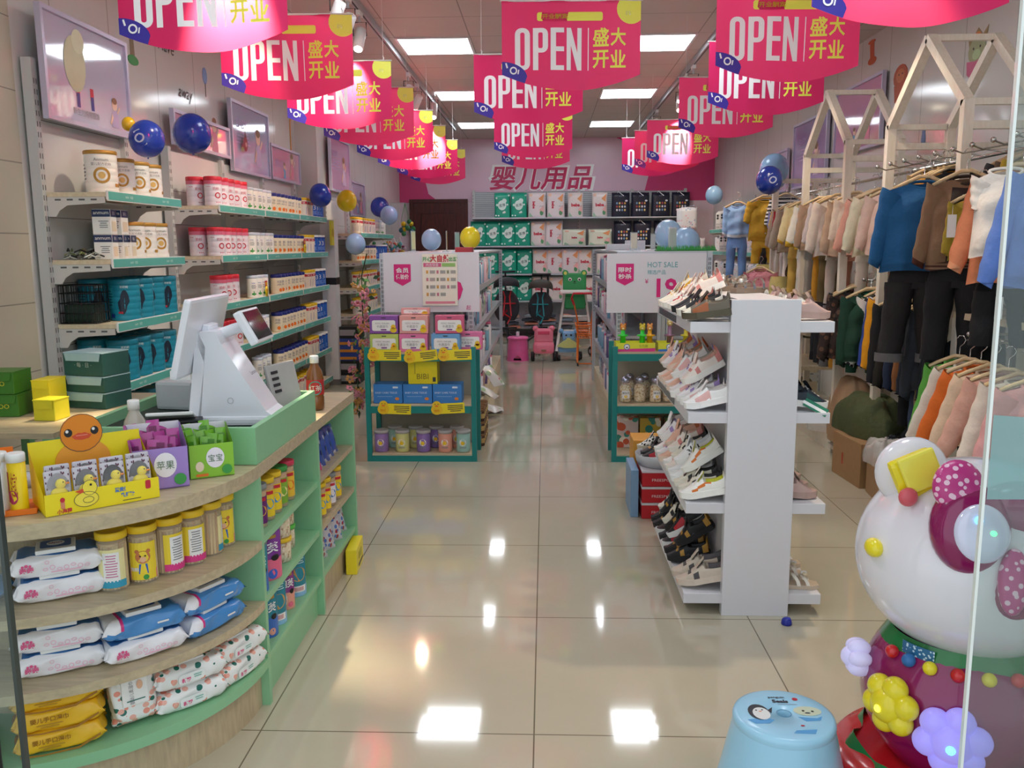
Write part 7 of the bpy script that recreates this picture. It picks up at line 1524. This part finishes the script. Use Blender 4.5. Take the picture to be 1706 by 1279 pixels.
# romper and outfits farther back
hang(garment('c4982c', .24, .36, .16, None, None, None, buttons, 18, seed=80), 1.98, 8.05, 1.82, -6, 'mustard romper facing the aisle', 'displayed far outfits', s=1.1); trousers('c4982c', .24, .20, None, .02, .055, 9).place(T3(1.98, 8.05, 1.46) @ RZ(-6), 'legs of the mustard romper', 'displayed far outfits'); 
hang(garment('8fb0dc', .22, .32, .24, 'dfe6f0', None, None, None, 8, seed=81), 1.80, 8.35, 1.78, -12, 'light blue top facing the aisle', 'displayed far outfits'); trousers('6f94cc', .38, .17, None, .01, .05, 10).place(T3(1.80, 8.35, 1.46) @ RZ(-12), 'blue trousers under the light blue top', 'displayed far outfits')
hang(garment(stripes('2a2a2e', 'e8e4de', 30), .24, .34, .22, seed=82), 2.14, 7.95, 1.83, -10, 'black and white striped top', 'displayed far outfits'); trousers('3a3a40', .30, .16, None, .01, .045, 11).place(T3(2.06, 8.2, 1.38) @ RZ(-5), 'dark grey leggings behind the mustard romper', 'displayed far outfits')
hang(garment(spots('d8909a', ('c06a7a',), 30, .3, .8, 2), .26, .3, .2, 'b8707c', seed=83), 1.80, 7.4, 1.20, -40, 'rose patterned jacket hung low beside the popcorn shelving', 'displayed far outfits'); trousers('d9c878', .34, .18, None, .03, .04, 12).place(T3(1.93, 7.7, 1.22) @ RZ(-20), 'pale yellow knitted leggings', 'displayed far outfits')
# dark jackets on the lower rail
dk = [('1f1f22', 'black'), ('2a251e', 'dark brown'), ('26221c', 'umber'), ('24304a', 'indigo'), ('8a5a34', 'rust'), ('9a8c74', 'beige'), ('1c2430', 'midnight'), ('30343c', 'graphite'), ('20242c', 'ink blue'), ('2c2c30', 'soot'), ('15181e', 'jet')]
for i, (c, n) in enumerate(dk):
    hang(garment(c, .26, .42, .40, seed=90+i, ang=5), 2.06+rr.uniform(-.05, .03), 4.96-i*.072, 1.10, rr.uniform(-24, -4), n+' jacket on the lower rail of the first rack', 'dark jackets', s=1.08)
for i, (c, n, y) in enumerate([('a3967c', 'beige', 4.58), ('3c4a66', 'denim', 4.64), ('1a1a1e', 'black', 4.78), ('20242e', 'navy', 4.4), ('26262a', 'charcoal', 4.3)]): trousers(c, .40, .17, None, .01, .05, i).place(T3(2.04, y, .80) @ RZ(-15), n+' trousers below the dark jackets', 'dark trousers')
CAMO = spots('3a2a24', ('1f1614', '6a4a38'), 26, .36, .8, 6)
for i, (c, n, y, x, hm_) in enumerate([('e8a01c', 'amber', 5.20, 2.08, None), ('2f4a9a', 'royal blue', 5.26, 2.1, None), (spots('ece8e0', ('1c1c1e',), 30, .4, .8, 2), 'black and white spotted', 5.34, 2.06, None), ('16946a', 'emerald', 5.44, 2.04, '12805a'), ('1e4434', 'bottle green', 5.38, 1.98, '183a2c'), (CAMO, 'dark camouflage', 5.60, 1.97, None), ('1c1c22', 'black', 5.70, 2.02, None), ('24242a', 'coal', 5.82, 2.04, None)]):
    hang(garment(c, .26, .40, .36, hm_, hm_, seed=110+i, ang=7), x, y, 1.12, -20+i*2, n+' sweater on the low link rail', 'sweaters on the low link rail', s=1.12)
for i, (c, n, y, x) in enumerate([('1c1c22', 'black', 6.1, 2.0), (stripes('efe9e2', '1c1c22', 8, 'X', .8), 'black and white', 6.2, 2.0), ('6a6a6c', 'grey', 6.0, 1.98), ('20222a', 'ink', 6.35, 2.02), ('c98f2c', 'ochre', 5.92, 2.02), ('2a5a4a', 'pine', 5.7, 2.06)]): trousers(c, .42, .17, None, .012, .05, i+20).place(T3(x, y, .98) @ RZ(-18), n+' trousers on the low part of the second house rack', 'low trousers')
# sweaters on the small rail
for i, (c, n, y, cf) in enumerate([('5fae46', 'bright green', 4.05, '57a040'), ('e6dccc', 'cream', 3.95, None), ('e0702a', 'orange', 3.85, 'd8682a'), ('e8cdb0', 'beige', 3.74, None), ('d9a898', 'dusty pink', 3.62, 'cf9a8c'), ('e9ddd0', 'off-white', 3.50, None), ('e0a4a4', 'rose pink', 3.38, None)]):
    hang(garment(c, .24, .34, .33, cf, cf, seed=130+i, ang=17), 1.91, y, .875, -50+i*4, n+' sweater on the small rail by the ride machine', 'sweaters on the small rail', s=1.08)
# bagged clothes on the cabinet top, cloth heaps, cartons
CLR = mat('e4e0da', .12, coat=.5, alpha=.55, bump=.6, bscale=30)
for i in range(10):
    c = ['c9bfb2', 'b8b4b0', 'd8cbb8', 'a8b0b4', 'cfc4b0'][i % 5]; w_ = .24
    g = G().surf(lambda u, v: ((u-.5)*w_, (v-.5)*.26, .034+.016*math.sin(u*3.14)*math.sin(v*3.14)+.006*math.sin(u*19+i)*math.sin(v*15)), 16, 12, CLR).box(-w_/2+.01, w_/2-.01, -.12, .12, 0, .03, mat(c, .8), bev=.01)
    tag(g.build('bagged_garment', M=T3(2.08+.03*(i % 2)+(.22 if i > 5 else 0), [4.0, 3.7, 3.4, 3.98, 3.68, 3.42, 4.0, 3.7, 4.0, 3.7][i], 1.076+(.052 if i in (3, 4, 5, 8, 9) else 0)) @ RZ(i*7-20)), 'bagged folded garment, %s, on the cabinet top' % ORD[i], 'clothing', 'bagged garments on the cabinet')
def heap(name, c, x, y, z, sx_, sy_, h, rz, lab, cat='clothing', seed=0, fold=1):
    m = gm(c, .5) if isinstance(c, str) else c; r_ = random.Random(seed); f = [r_.uniform(0, 6) for _ in range(6)]
    def fn(u, v):
        a = 2*math.pi*u; e = 1+.10*math.sin(3*a+f[0])+.06*math.sin(7*a+f[1]); rr_ = math.sin(v*math.pi/2)**.8
        return (sx_*rr_*e*math.cos(a), sy_*rr_*e*math.sin(a), max(0.001, h*math.cos(v*math.pi/2)**.8+fold*.014*math.sin(a*5+v*9+f[2])*math.sin(v*3)+fold*.010*math.sin(a*11+f[3])*math.sin(v*3.1)))
    o = G().surf(fn, 40, 16, m, None, True, True).build(name, M=T3(x, y, z) @ RZ(rz)); tag(o, lab, cat); return o
tag(G().box(-.13, .13, -.2, .2, 0, .26, mat('a8845c', .6, noise_=.08), bev=.003).rect(-.05, .12, .02, .07, mat('b8482c', .5), T3(-.13, 0, 0) @ FXN).build('cardboard_box', M=T3(1.92, 5.12, 0) @ RZ(4)), 'brown cardboard box on the floor under the olive jacket', 'cardboard box')
tag(G().box(-.12, .12, -.14, .14, 0, .2, mat('b08c64', .6, noise_=.08), bev=.003).build('cardboard_box', M=T3(1.93, 4.72, 0) @ RZ(-6)), 'brown cardboard box on the floor beside the bagged packages', 'cardboard box')
heap('olive_jacket', '4f5636', 1.97, 5.22, .262, .17, .30, .24, 8, 'olive green jacket heaped on the cardboard box', seed=3)
heap('tan_cushion', 'b3906e', 2.02, 5.72, .112, .13, .34, .42, 0, 'tan curved cloth roll behind the olive jacket', seed=5, fold=.4)
heap('black_plastic_bag', mat('23252a', .2, coat=.5, bump=.6), 2.0, 4.88, .262 if 0 else .2, .12, .16, .12, 10, 'shiny black plastic bag on the cartons below the jacket', 'plastic bag', 8)
heap('clear_plastic_bag', CLR, 1.87, 4.72, .202, .11, .14, .13, 20, 'crumpled clear plastic bag on the cardboard box', 'plastic bag', 9)
heap('clear_plastic_bag', CLR, 1.98, 6.1, .112, .13, .22, .18, 0, 'clear plastic bag of socks on the bottom shelf of the second house rack', 'plastic bag', 10)
heap('clear_plastic_bag', mat('8a94a4', .12, coat=.5, alpha=.7, bump=.6), 1.88, 4.42, .05, .10, .14, .16, 0, 'blue-grey plastic bag lying beside the cartons', 'plastic bag', 11)
heap('dark_clothes_heap', '1e2026', 2.1, 4.65, .112, .16, .36, .30, 0, 'dark heap of clothes on the bottom shelf of the first house rack', seed=12)
heap('dark_clothes_heap', '26282e', 2.12, 3.8, .112, .2, .4, .25, 0, 'dark heap of clothes on the bottom shelf of the low cabinet', seed=13)
t = thing('hat_pile', 'pile of mustard and brown hats on the square rack shelf', 'hat', (2.1, 7.2, .451))
# wall shelf unit on the clothes side
shelf_unit('wall shelf unit with teal strips behind the mustard romper', 2.6, 2.24, [8.3, 9.25, 10.2, 11.15, 12.1], [1.58, 1.30, .97, .6, .2], 2.0)
bpy.data.objects.remove(t)
for i, (y, z, c, lb) in enumerate([(8.5, 1.581, 'd8a93a', 'mustard knitted hat on the top shelf'), (8.75, 1.581, 'e0b0a8', 'pink knitted hat on the top shelf'), (9.0, 1.581, 'c9887c', 'rose knitted hat on the top shelf'), (8.5, 1.301, 'd8763c', 'orange knitted hat on the second shelf'), (8.72, 1.301, 'e8c23a', 'yellow knitted hat on the second shelf'), (8.95, 1.301, '6f8fb8', 'blue knitted hat on the second shelf')]):
    t = thing('knitted_hat', lb+' by the romper', 'hat', (2.36, y, z)); m_ = gm(c); G().lathe([(.10, 0), (.105, .03), (.10, .045), (.095, .09), (.06, .125), (.001, .135)], m_, 20).build('crown', t); G().sphere((0, 0, .145), .022, m_, 10, 8).build('pompom', t); G().lathe([(.108, 0), (.11, .03), (.10, .034)], m_, 20, cap=False).build('brim', t)
kw = dpack(mat('dcdcda', .3, noise_=.03), lambda g, M, w, h: (g.text('BABY', 0, h*.3, .03, TXG, M), [g.disc(-.03+.06*(k % 2), h*(.62+.14*(k//2)), .02, DARK, M) for k in range(4)], lines(g, w*.0, h*.15, w*.6, h*.1, 3, TXG, None, M)), .19, .31, .12)
kw2 = dpack(spots('e4e6ec', ('a8bcd8', 'e8c0c8'), 22, .28, .3, 4), None, .22, .28, .1, 'baby_garment_bag', .25)
kw2.cat = 'package'
for si, z in enumerate((1.581, 1.301, .971, .601)):
    for j in range(9):
        y = 9.5+j*.28
        (kw if (j+si) % 3 else kw2).place(T3(2.34, y, z) @ RZ(-62+rr.uniform(-8, 8)) @ SC(1, 1, .9 if si in (1, 2) else 1) @ SC(1, 1, .78 if si == 0 else .8), '%s pack, %s along the %s wall shelf beyond the romper' % (('white dotted' if (j+si) % 3 else 'pale print'), ORD[j], ORD[si]), 'packs on the clothes-side wall shelves')
t = thing('hanging_rail', 'thin grey rails carrying clear bags of baby clothes beside the dark gift bags', 'rail', (0, 0, 0))
for z in (1.96, 1.54): G().tube([(2.06, 12.3, z-.03), (2.06, 13.0, z-.03), (2.16, 13.4, z-.03), (2.16, 13.76, z-.03)], .006, MET, 6).build('rail_tube', t)
for j in range(6):
    kw2.place(T3(2.0+.12*(j % 2), 12.4+.2*(j//2), 1.62-.42*(j % 2)) @ RZ(-15), 'clear bag of baby clothes hanging by the dark gift bags, %s' % ORD[j], 'hanging bags of baby clothes')
# ================================================================== stool with penguin print
SB = mat('a4d8f2', .28, coat=.3, noise_=.01)
t = thing('children_stool', 'light blue plastic stool with penguin and seal pictures on its seat', 'stool', (.585, 2.0, 0))
def st(u, v):
    a = 2*math.pi*u; z = .235*(1-v); r = .122+.045*v; k = 1
    arch = abs(math.sin(2*a)) ; 
    if v > .98 and abs(((a*4/(2*math.pi)) % 1)-.5) < .24: z = .07*math.cos((((a*4/(2*math.pi)) % 1)-.5)/.24*math.pi/2)
    bul = .010*max(0, math.cos(4*a))*v
    return ((r+bul)*math.cos(a), (r+bul)*math.sin(a), z)
G().surf(st, 96, 14, SB, None, True, True).build('legs_shell', t)
G().lathe([(.122, .235), (.1235, .245), (.120, .2545), (.112, .258), (.018, .258), (.016, .255), (.015, .235)], SB, 48, cap=False).build('seat', t)
g = G(); M = T3(0, 0, .2583)
dk_ = mat('3a3c44', .5, noise_=0); lb_ = mat('5fa8e0', .4, noise_=0)
g.disc(0, 0, .0185, mat('5f9ec0', .4), M, ring=.002, z=.0006)
g.poly([(-.095, -.03), (-.05, -.02), (-.03, -.03), (-.045, -.045), (-.08, -.048)], lb_, M, z=.0003); g.poly([(.03, -.015), (.075, -.02), (.09, -.01), (.08, -.03), (.045, -.035)], lb_, M, z=.0003); g.poly([(.01, -.075), (.06, -.07), (.05, -.09), (.0, -.088)], lb_, M, z=.0003)
g.disc(-.06, .005, .026, dk_, M, ry=.036, z=.0006); g.disc(-.055, -.002, .021, WHITE, M, ry=.028, z=.0009); g.disc(-.065, .012, .0025, BLACK, M, z=.0012); g.disc(-.05, .014, .0025, BLACK, M, z=.0012); g.disc(-.056, .007, .004, ORG, M, ry=.002, z=.0012); g.poly([(-.04, .01), (-.022, .028), (-.03, .0)], dk_, M, z=.0007)
g.disc(.06, .012, .034, mat('d2dcc0', .5), M, ry=.022, z=.0006); g.disc(.05, .012, .0035, BLACK, M, z=.0012); g.disc(.072, .01, .0035, BLACK, M, z=.0012); g.disc(.058, .002, .007, dk_, M, ry=.003, z=.0012)
g.text('penguin', .0, .075, .012, dk_, M, z=.0008, bold=.02); g.text('Seals', .005, .057, .016, dk_, M, z=.0008, bold=.05); g.disc(.045, .068, .007, RED, M, z=.0008); lines(g, .02, .042, .06, .004, 1, TXG, None, M, .0008); g.disc(.03, -.055, .005, RED, M, ry=.003, z=.0008)
g.build('picture_print', t)
# ================================================================== coin ride machine (plain, faceless)
RW_ = mat('ece9f0', .18, coat=.6, noise_=.01); MAG = mat('8c1258', .18, coat=.6, noise_=.03); MAGL = mat('c43a86', .25, coat=.4); RGN = mat('1f7a3c', .25, coat=.4); RRED = mat('d21f26', .2, coat=.5); RYEL = mat('f0de26', .25, coat=.4); RGOLD = mat('c99a2c', .22, .7, coat=.3)
t = thing('coin_ride_machine', 'glossy white and magenta coin-operated ride with round top and light-up flowers', 'ride machine', (1.02, 2.02, 0))
g = G().sphere((0, 0, .66), (.265, .25, .235), RW_, 48, 32); g.build('white_dome', t)
for s_ in (-1,):
    e = G().sphere((s_*.15, .02, .86), (.085, .05, .085), RW_, 24, 16, rot=None); e.build('rounded_lug', t)
G().box(-.05, .05, -.03, .0, -.05, .05, RYEL, T3(-.175, -.045, .875) @ RY(-24), bev=.012).box(-.034, .05, -.045, -.03, -.03, .055, mat('f6ec5a', .25, coat=.4), T3(-.175, -.045, .875) @ RY(-24), bev=.006).build('yellow_panel', t)
pk = G(); B1 = T3(-.10, -.175, .785) @ RX(-18) @ RY(8)
pk.sphere((0, 0, 0), (.085, .06, .10), MAG, 28, 18, B1); pk.sphere((.12, .02, .05), (.10, .07, .07), MAG, 24, 16, B1); pk.sphere((.10, .0, -.09), (.07, .05, .09), MAG, 24, 16, B1); pk.build('magenta_mount', t)
DOT = spots('c43a86', ('f0c8dc',), 62, .36, .3, 1)
G().sphere((-.035, -.01, .085), (.055, .03, .06), DOT, 20, 14, B1).build('dotted_pad', t); G().sphere((.075, -.045, -.10), (.032, .02, .07), DOT, 20, 14, B1).build('dotted_pad', t)
LENS = bpy.data.materials.new('lens'); LENS.use_nodes = True; b_ = LENS.node_tree.nodes['Principled BSDF']; b_.inputs['Base Color'].default_value = (.62, .62, .78, 1); b_.inputs['Roughness'].default_value = .08; b_.inputs['Coat Weight'].default_value = 1; b_.inputs['Emission Color'].default_value = (.55, .75, 1, 1); b_.inputs['Emission Strength'].default_value = .12
G().sphere((-.0, -.055, -.01), (.058, .024, .062), LENS, 28, 18, B1).build('round_lamp', t); 
def glow(n, c, s): 
    m = bpy.data.materials.new(n); m.use_nodes = True; q = m.node_tree.nodes['Principled BSDF']; q.inputs['Base Color'].default_value = rgb(c); q.inputs['Emission Color'].default_value = rgb(c); q.inputs['Emission Strength'].default_value = s; q.inputs['Roughness'].default_value = .2; return m
G().sphere((-.018, -.077, .015), (.009, .005, .009), glow('led_cyan', '5fd0ff', 3), 10, 8, B1).sphere((.012, -.077, -.008), (.008, .005, .006), glow('led_green', '58ff8a', 3), 10, 8, B1).build('lamp_diode', t)
# green collar
def col_(u, v): a = 2*math.pi*u; r = .165+.035*v; return (r*math.cos(a)*1.05, r*math.sin(a)*.95, .478-.048*v-.03*max(0, math.sin(-a-1.1))*v)
G().surf(col_, 40, 6, RGN, None, True, True).build('green_collar', t)
for a_, c_ in ((-165, RRED), (-150, mat('2f6fae', .3)), (-135, RYEL), (-118, RRED), (-100, RYEL), (-82, RRED)):
    G().sphere((.202*math.cos(R(a_)), .186*math.sin(R(a_)), .438), .016, c_, 14, 10).build('collar_button', t)
G().surf(lambda u, v: (.188*math.cos(R(-160+26*u)), .172*math.sin(R(-160+26*u)), .474-.03*v), 8, 2, spots('2f6f9c', ('cfe6f4',), 120, .35, .3, 1)).build('dotted_patch', t)
# body
def bd(u, v):
    a = 2*math.pi*u; r = .175+.068*math.sin(math.pi*min(1, v*1.15))**.8-.03*v; return (r*1.02*math.cos(a), r*.95*math.sin(a), .455-.355*v)
G().surf(bd, 44, 18, MAG, None, True, True).build('magenta_body', t)
def hemf(u, v): a = 2*math.pi*u; r = .235+.04*v+.01*math.sin(a*9); return (r*math.cos(a), r*.95*math.sin(a), .165-.07*v+.012*math.sin(a*9))
G().surf(hemf, 72, 5, RGN, None, True, True).build('green_skirt_rim', t)
def flower(a_, z, R_, c, em, lab, c2=None, tilt=0):
    rb = .245 if z > .25 else .26; M = T3(rb*math.cos(R(a_)), rb*.93*math.sin(R(a_)), z) @ RZ(a_+90) @ RX(0); g = G()
    for k in range(6 if c2 is None else 6): an = R(k*60+15); g.sphere((R_*.58*math.cos(an), 0, R_*.58*math.sin(an)), (R_*.40, .028, R_*.40), c, 16, 12, M)
    g.sphere((0, -.012, 0), (R_*.55, .030, R_*.55), c, 16, 12, M); o = g.build('flower_lamp', t); o['label'] = lab
    if em: G().sphere((0, -.042, 0), (R_*.12, .006, R_*.12), em, 8, 6, M).build('lamp_diode', t)
flower(-152, .335, .075, RYEL, glow('led_yellow', 'f8ff50', 1.5), 'yellow light-up flower')
flower(-118, .30, .085, glow('flower_violet', '9a90e8', .55), glow('led_mint', '60ffb0', 3), 'violet light-up flower')
flower(-190, .38, .05, glow('flower_pale', 'c8c4ea', .3), None, 'pale light-up flower')
g = G(); g.sphere((.06, -.26, .20), (.05, .045, .05), RRED, 18, 12); g.build('strawberry_ornament', t)
g = G(); g.sphere((.13, -.27, .21), (.05, .045, .055), RW_, 18, 12).sphere((.15, -.29, .14), (.04, .04, .05), RW_, 16, 12).sphere((.10, -.24, .28), (.035, .03, .06), RW_, 16, 12); g.build('white_hand_knob', t)
# red boat base with gold rings
G().lathe([(.30, 0), (.315, .02), (.31, .10), (.28, .14), (.23, .15)], RRED, 44, sx=1.02, sy=.95).build('red_base', t)
for a_ in (-178, -150, -125, -100): G().lathe([(.028, 0), (.045, .006), (.048, .03), (.04, .045), (.026, .05)], RGOLD, 22, T3(.30*math.cos(R(a_)), .28*math.sin(R(a_)), .06) @ RZ(a_) @ RY(70)).build('gold_bumper', t)
G().lathe([(.33, 0), (.335, .03), (.315, .035)], RW_, 44, sx=1.02, sy=.95).build('white_rim', t)
g = G().sphere((-.258, -.06, .70), (.02, .03, .022), RYEL, 14, 10); g.build('yellow_button', t)
G().sphere((-.20, -.09, .83), (.022, .014, .022), mat('d8606a', .3), 14, 10).build('red_badge', t)
# ================================================================== glass doors
def glassm(name, tint, a):
    m = bpy.data.materials.new(name); m.use_nodes = True; nt = m.node_tree; N = nt.nodes; L = nt.links; o = N['Material Output']; N.remove(N['Principled BSDF'])
    tr = N.new('ShaderNodeBsdfTransparent'); tr.inputs[0].default_value = rgb(tint); gl = N.new('ShaderNodeBsdfGlossy'); gl.inputs['Roughness'].default_value = .01; di = N.new('ShaderNodeBsdfDiffuse'); di.inputs[0].default_value = rgb('c9d6d4')
    fr = N.new('ShaderNodeFresnel'); fr.inputs[0].default_value = 1.35; m1 = N.new('ShaderNodeMixShader'); m2 = N.new('ShaderNodeMixShader'); m2.inputs[0].default_value = a
    L.new(fr.outputs[0], m1.inputs[0]); L.new(tr.outputs[0], m1.inputs[1]); L.new(gl.outputs[0], m1.inputs[2]); L.new(m1.outputs[0], m2.inputs[1]); L.new(di.outputs[0], m2.inputs[2]); L.new(m2.outputs[0], o.inputs[0]); return m
GM = glassm('door_glass', 'f0f6f4', .06); GE = mat('dfe8e4', .15, coat=.5, noise_=0)
t = thing('window_1', 'clear glass door panel at the clothes side of the entrance', 'glass panel', (0, 0, 0)); t['kind'] = 'structure'
G().box(.768, 1.9, 1.496, 1.504, .02, 2.6, GM).build('glass_pane', t); G().box(.763, .768, 1.495, 1.505, .02, 2.6, GE).build('glass_edge', t)
TS = glassm('frost_sticker', 'b8d8d8', .75); TS.node_tree.nodes['Diffuse BSDF'].inputs[0].default_value = rgb('8fb4b4')
G().add([(.770, 1.4945, .955), (1.9, 1.4945, .955), (1.9, 1.4945, 1.02), (.770, 1.4945, 1.105)], [(0, 1, 2, 3)], TS).build('frosted_sticker', t)
t = thing('window_2', 'clear glass door panel at the checkout side of the entrance', 'glass panel', (0, 0, 0)); t['kind'] = 'structure'
G().box(-1.9, -.872, 1.296, 1.304, .02, 2.6, GM).build('glass_pane', t); G().box(-.872, -.866, 1.294, 1.306, .02, 2.6, mat('39423f', .2)).build('glass_edge', t)
G().box(-.93, -.90, 1.25, 1.29, .25, .62, BLACK, T3(0, 0, 0), bev=.005).build('door_handle', t)
